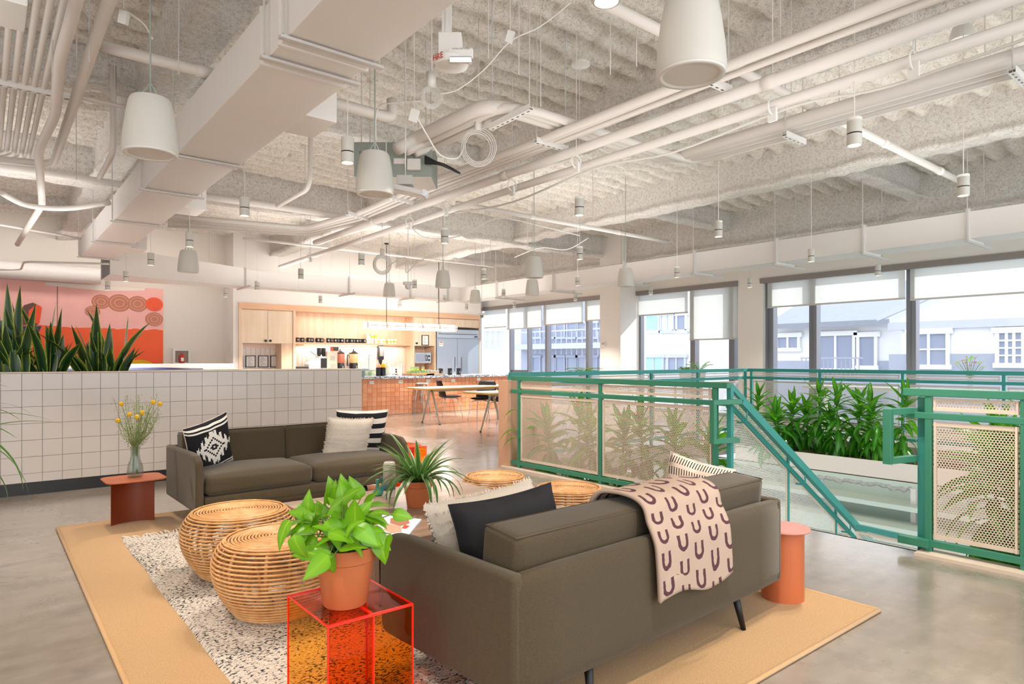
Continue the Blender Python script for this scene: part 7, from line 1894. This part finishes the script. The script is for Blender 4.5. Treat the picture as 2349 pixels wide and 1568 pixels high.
# plant entering at the left edge
LP_ = thing('potted_palm', 'thin leaved plant reaching in at the left edge in front of the tiled wall', 'plant', (-0.22, 4.72, 0.0))
b = MB(); b.lathe([(0.13, 0), (0.17, 0.30), (0.16, 0.30), (0.155, 0.28)], n=24); b.build('pot', 'terracotta', LP_, local=True, smooth=True)
b = MB(); b.tube([(0, 0, 0.1), (0.0, 0, 0.85)], 0.015, 8); b.build('stem', 'stem_green', LP_, local=True)
SL2 = [leafmesh('leaf', 'spider_leaf', 0.62, 0.03, strap, bd, 0.4, 0, 4, 14) for bd in (1.0, 1.5, 1.9)]
for i in range(34):
    a = i * 2.399; el = rs.uniform(0.0, 1.2); place('leaf', SL2[i % 3], LP_, (0, 0, 0.72 + 0.3 * rs.random()), (math.cos(a) * math.cos(el), math.sin(a) * math.cos(el), math.sin(el)), 0, rs.uniform(.8, 1.1))
# ferns by the window, on a white bench
FN = leafmesh('leaf', 'fern_leaf', 0.07, 0.016, lance, 0.3, 0.1, 0, 2, 4)
def frond(par, base, d, L, n=12, sz=1.0, mat=FN):
    d = Vector(d).normalized(); side = d.cross(Vector((0, 0, 1))).normalized(); pts = []
    for i in range(n + 1): f = i / n; pts.append(Vector(base) + d * L * f + Vector((0, 0, -L * 0.45 * f * f)))
    b = MB(); b.tube([p for p in pts], 0.003, 4); b.build('frond_stalk', 'stem_green', par)
    for i in range(2, n + 1):
        for s in (-1, 1): place('leaf', mat, par, pts[i] - par.location, side * s + d * 0.5, 0, sz * (1.2 - 0.6 * i / n))
def bench(lb, x, y, w, h):
    t = thing('plant_stand', lb, 'stand', (x, y, 0)); b = MB(); b.box(-w / 2, -w / 2, h - 0.03, w / 2, w / 2, h); b.build('top', 'device_white', t, local=True)
    for sx in (-1, 1):
        for sy in (-1, 1): b = MB(); b.box(sx * (w / 2 - .03) - .015, sy * (w / 2 - .03) - .015, 0, sx * (w / 2 - .03) + .015, sy * (w / 2 - .03) + .015, h - .03); b.build('leg', 'device_white', t, local=True)
for px, lb, n, L, kind in ((1340, 'bright green feathery fern in front of the far windows', 16, 0.42, 'fern'), (1605, 'upright dark zz plant in front of the middle window', 7, 0.40, 'zz_plant'), (1572, 'small leafy plant left of the zz plant, only its top in view', 9, 0.2, 'leafy_plant')):
    d_ = ad(px, 850, 11.3); bench('white stand under the ' + kind.replace('_', ' '), d_.x, d_.y, 0.3, 0.90)
    t = thing('potted_' + kind, lb, 'plant', (d_.x, d_.y, 0.90)); b = MB(); b.lathe([(0.08, 0), (0.11, 0.18), (0.10, 0.18)], n=20); b.build('pot', 'device_white', t, local=True, smooth=True)
    for i in range(n):
        a = i * 2.4; el = 0.5 if kind == 'fern' else 1.0; frond(t, Vector((d_.x, d_.y, 1.06)), (math.cos(a) * math.cos(el), math.sin(a) * math.cos(el), math.sin(el) * (1.3 if i % 2 else 0.8)), L, 12, 1.3 if kind == 'fern' else 1.2)
d_ = ax(2225, 850, 11.2); t = thing('bar_table', 'narrow white bar table along the big right window', 'table', (11.2, d_.y, 0))
b = MB(); b.box(11.0, -1.8, 0.80, 11.45, 5.6, 0.84); b.build('tabletop', 'device_white', t)
for y in (-1.5, 1.9, 5.3): b = MB(); b.box(11.1, y, 0, 11.35, y + 0.04, 0.80); b.build('leg', 'device_white', t)
t = thing('flower_vase', 'slim glass vase on the window table', 'vase', (11.2, d_.y, 0.84)); b = MB(); b.lathe([(0.04, 0), (0.035, 0.12), (0.06, 0.28)], n=18); b.build('body', 'clear_glass', t, local=True, smooth=True)
t = thing('flower_bouquet', 'bouquet of pink and yellow lilies above the far railing at the right', 'flowers', (11.2, d_.y, 1.0))
for i in range(30):
    a = i * 2.4; r = 0.03 + 0.155 * (i / 30) ** .6; z = 1.16 + 0.13 * (1 - (i / 30)) + rs.uniform(-.03, .05); c = Vector((11.2 + r * math.cos(a), d_.y + r * math.sin(a), z))
    if i % 2:
        b = MB()
        for k in range(5): e = Vector((math.cos(k * 1.26), math.sin(k * 1.26), 0.6)) * 0.032; s = Vector((-math.sin(k * 1.26), math.cos(k * 1.26), 0)) * 0.010; b.add([c, c + e * .6 + s, c + e, c + e * .6 - s], [(0, 1, 2, 3)])
        b.build('bloom', 'pink_bloom' if i % 3 else 'yellow_bloom', t)
    else: place('leaf', FN, t, c - t.location, (math.cos(a), math.sin(a), 0.8), 0, 1.4)
    b = MB(); b.tube([(11.2, d_.y, 1.0), c], 0.002, 4); b.build('stem', 'stem_green', t)
# floor outlets
for px, py, lb in ((1128, 981, 'small round floor outlet plate between the dining tables'),):
    p = az(px, py, 0.001); b = MB(); b.lathe([(0.06, 0), (0.06, 0.004), (0.05, 0.006)], p, 24); tag(b.build('floor_outlet', 'steel'), lb, 'outlet')
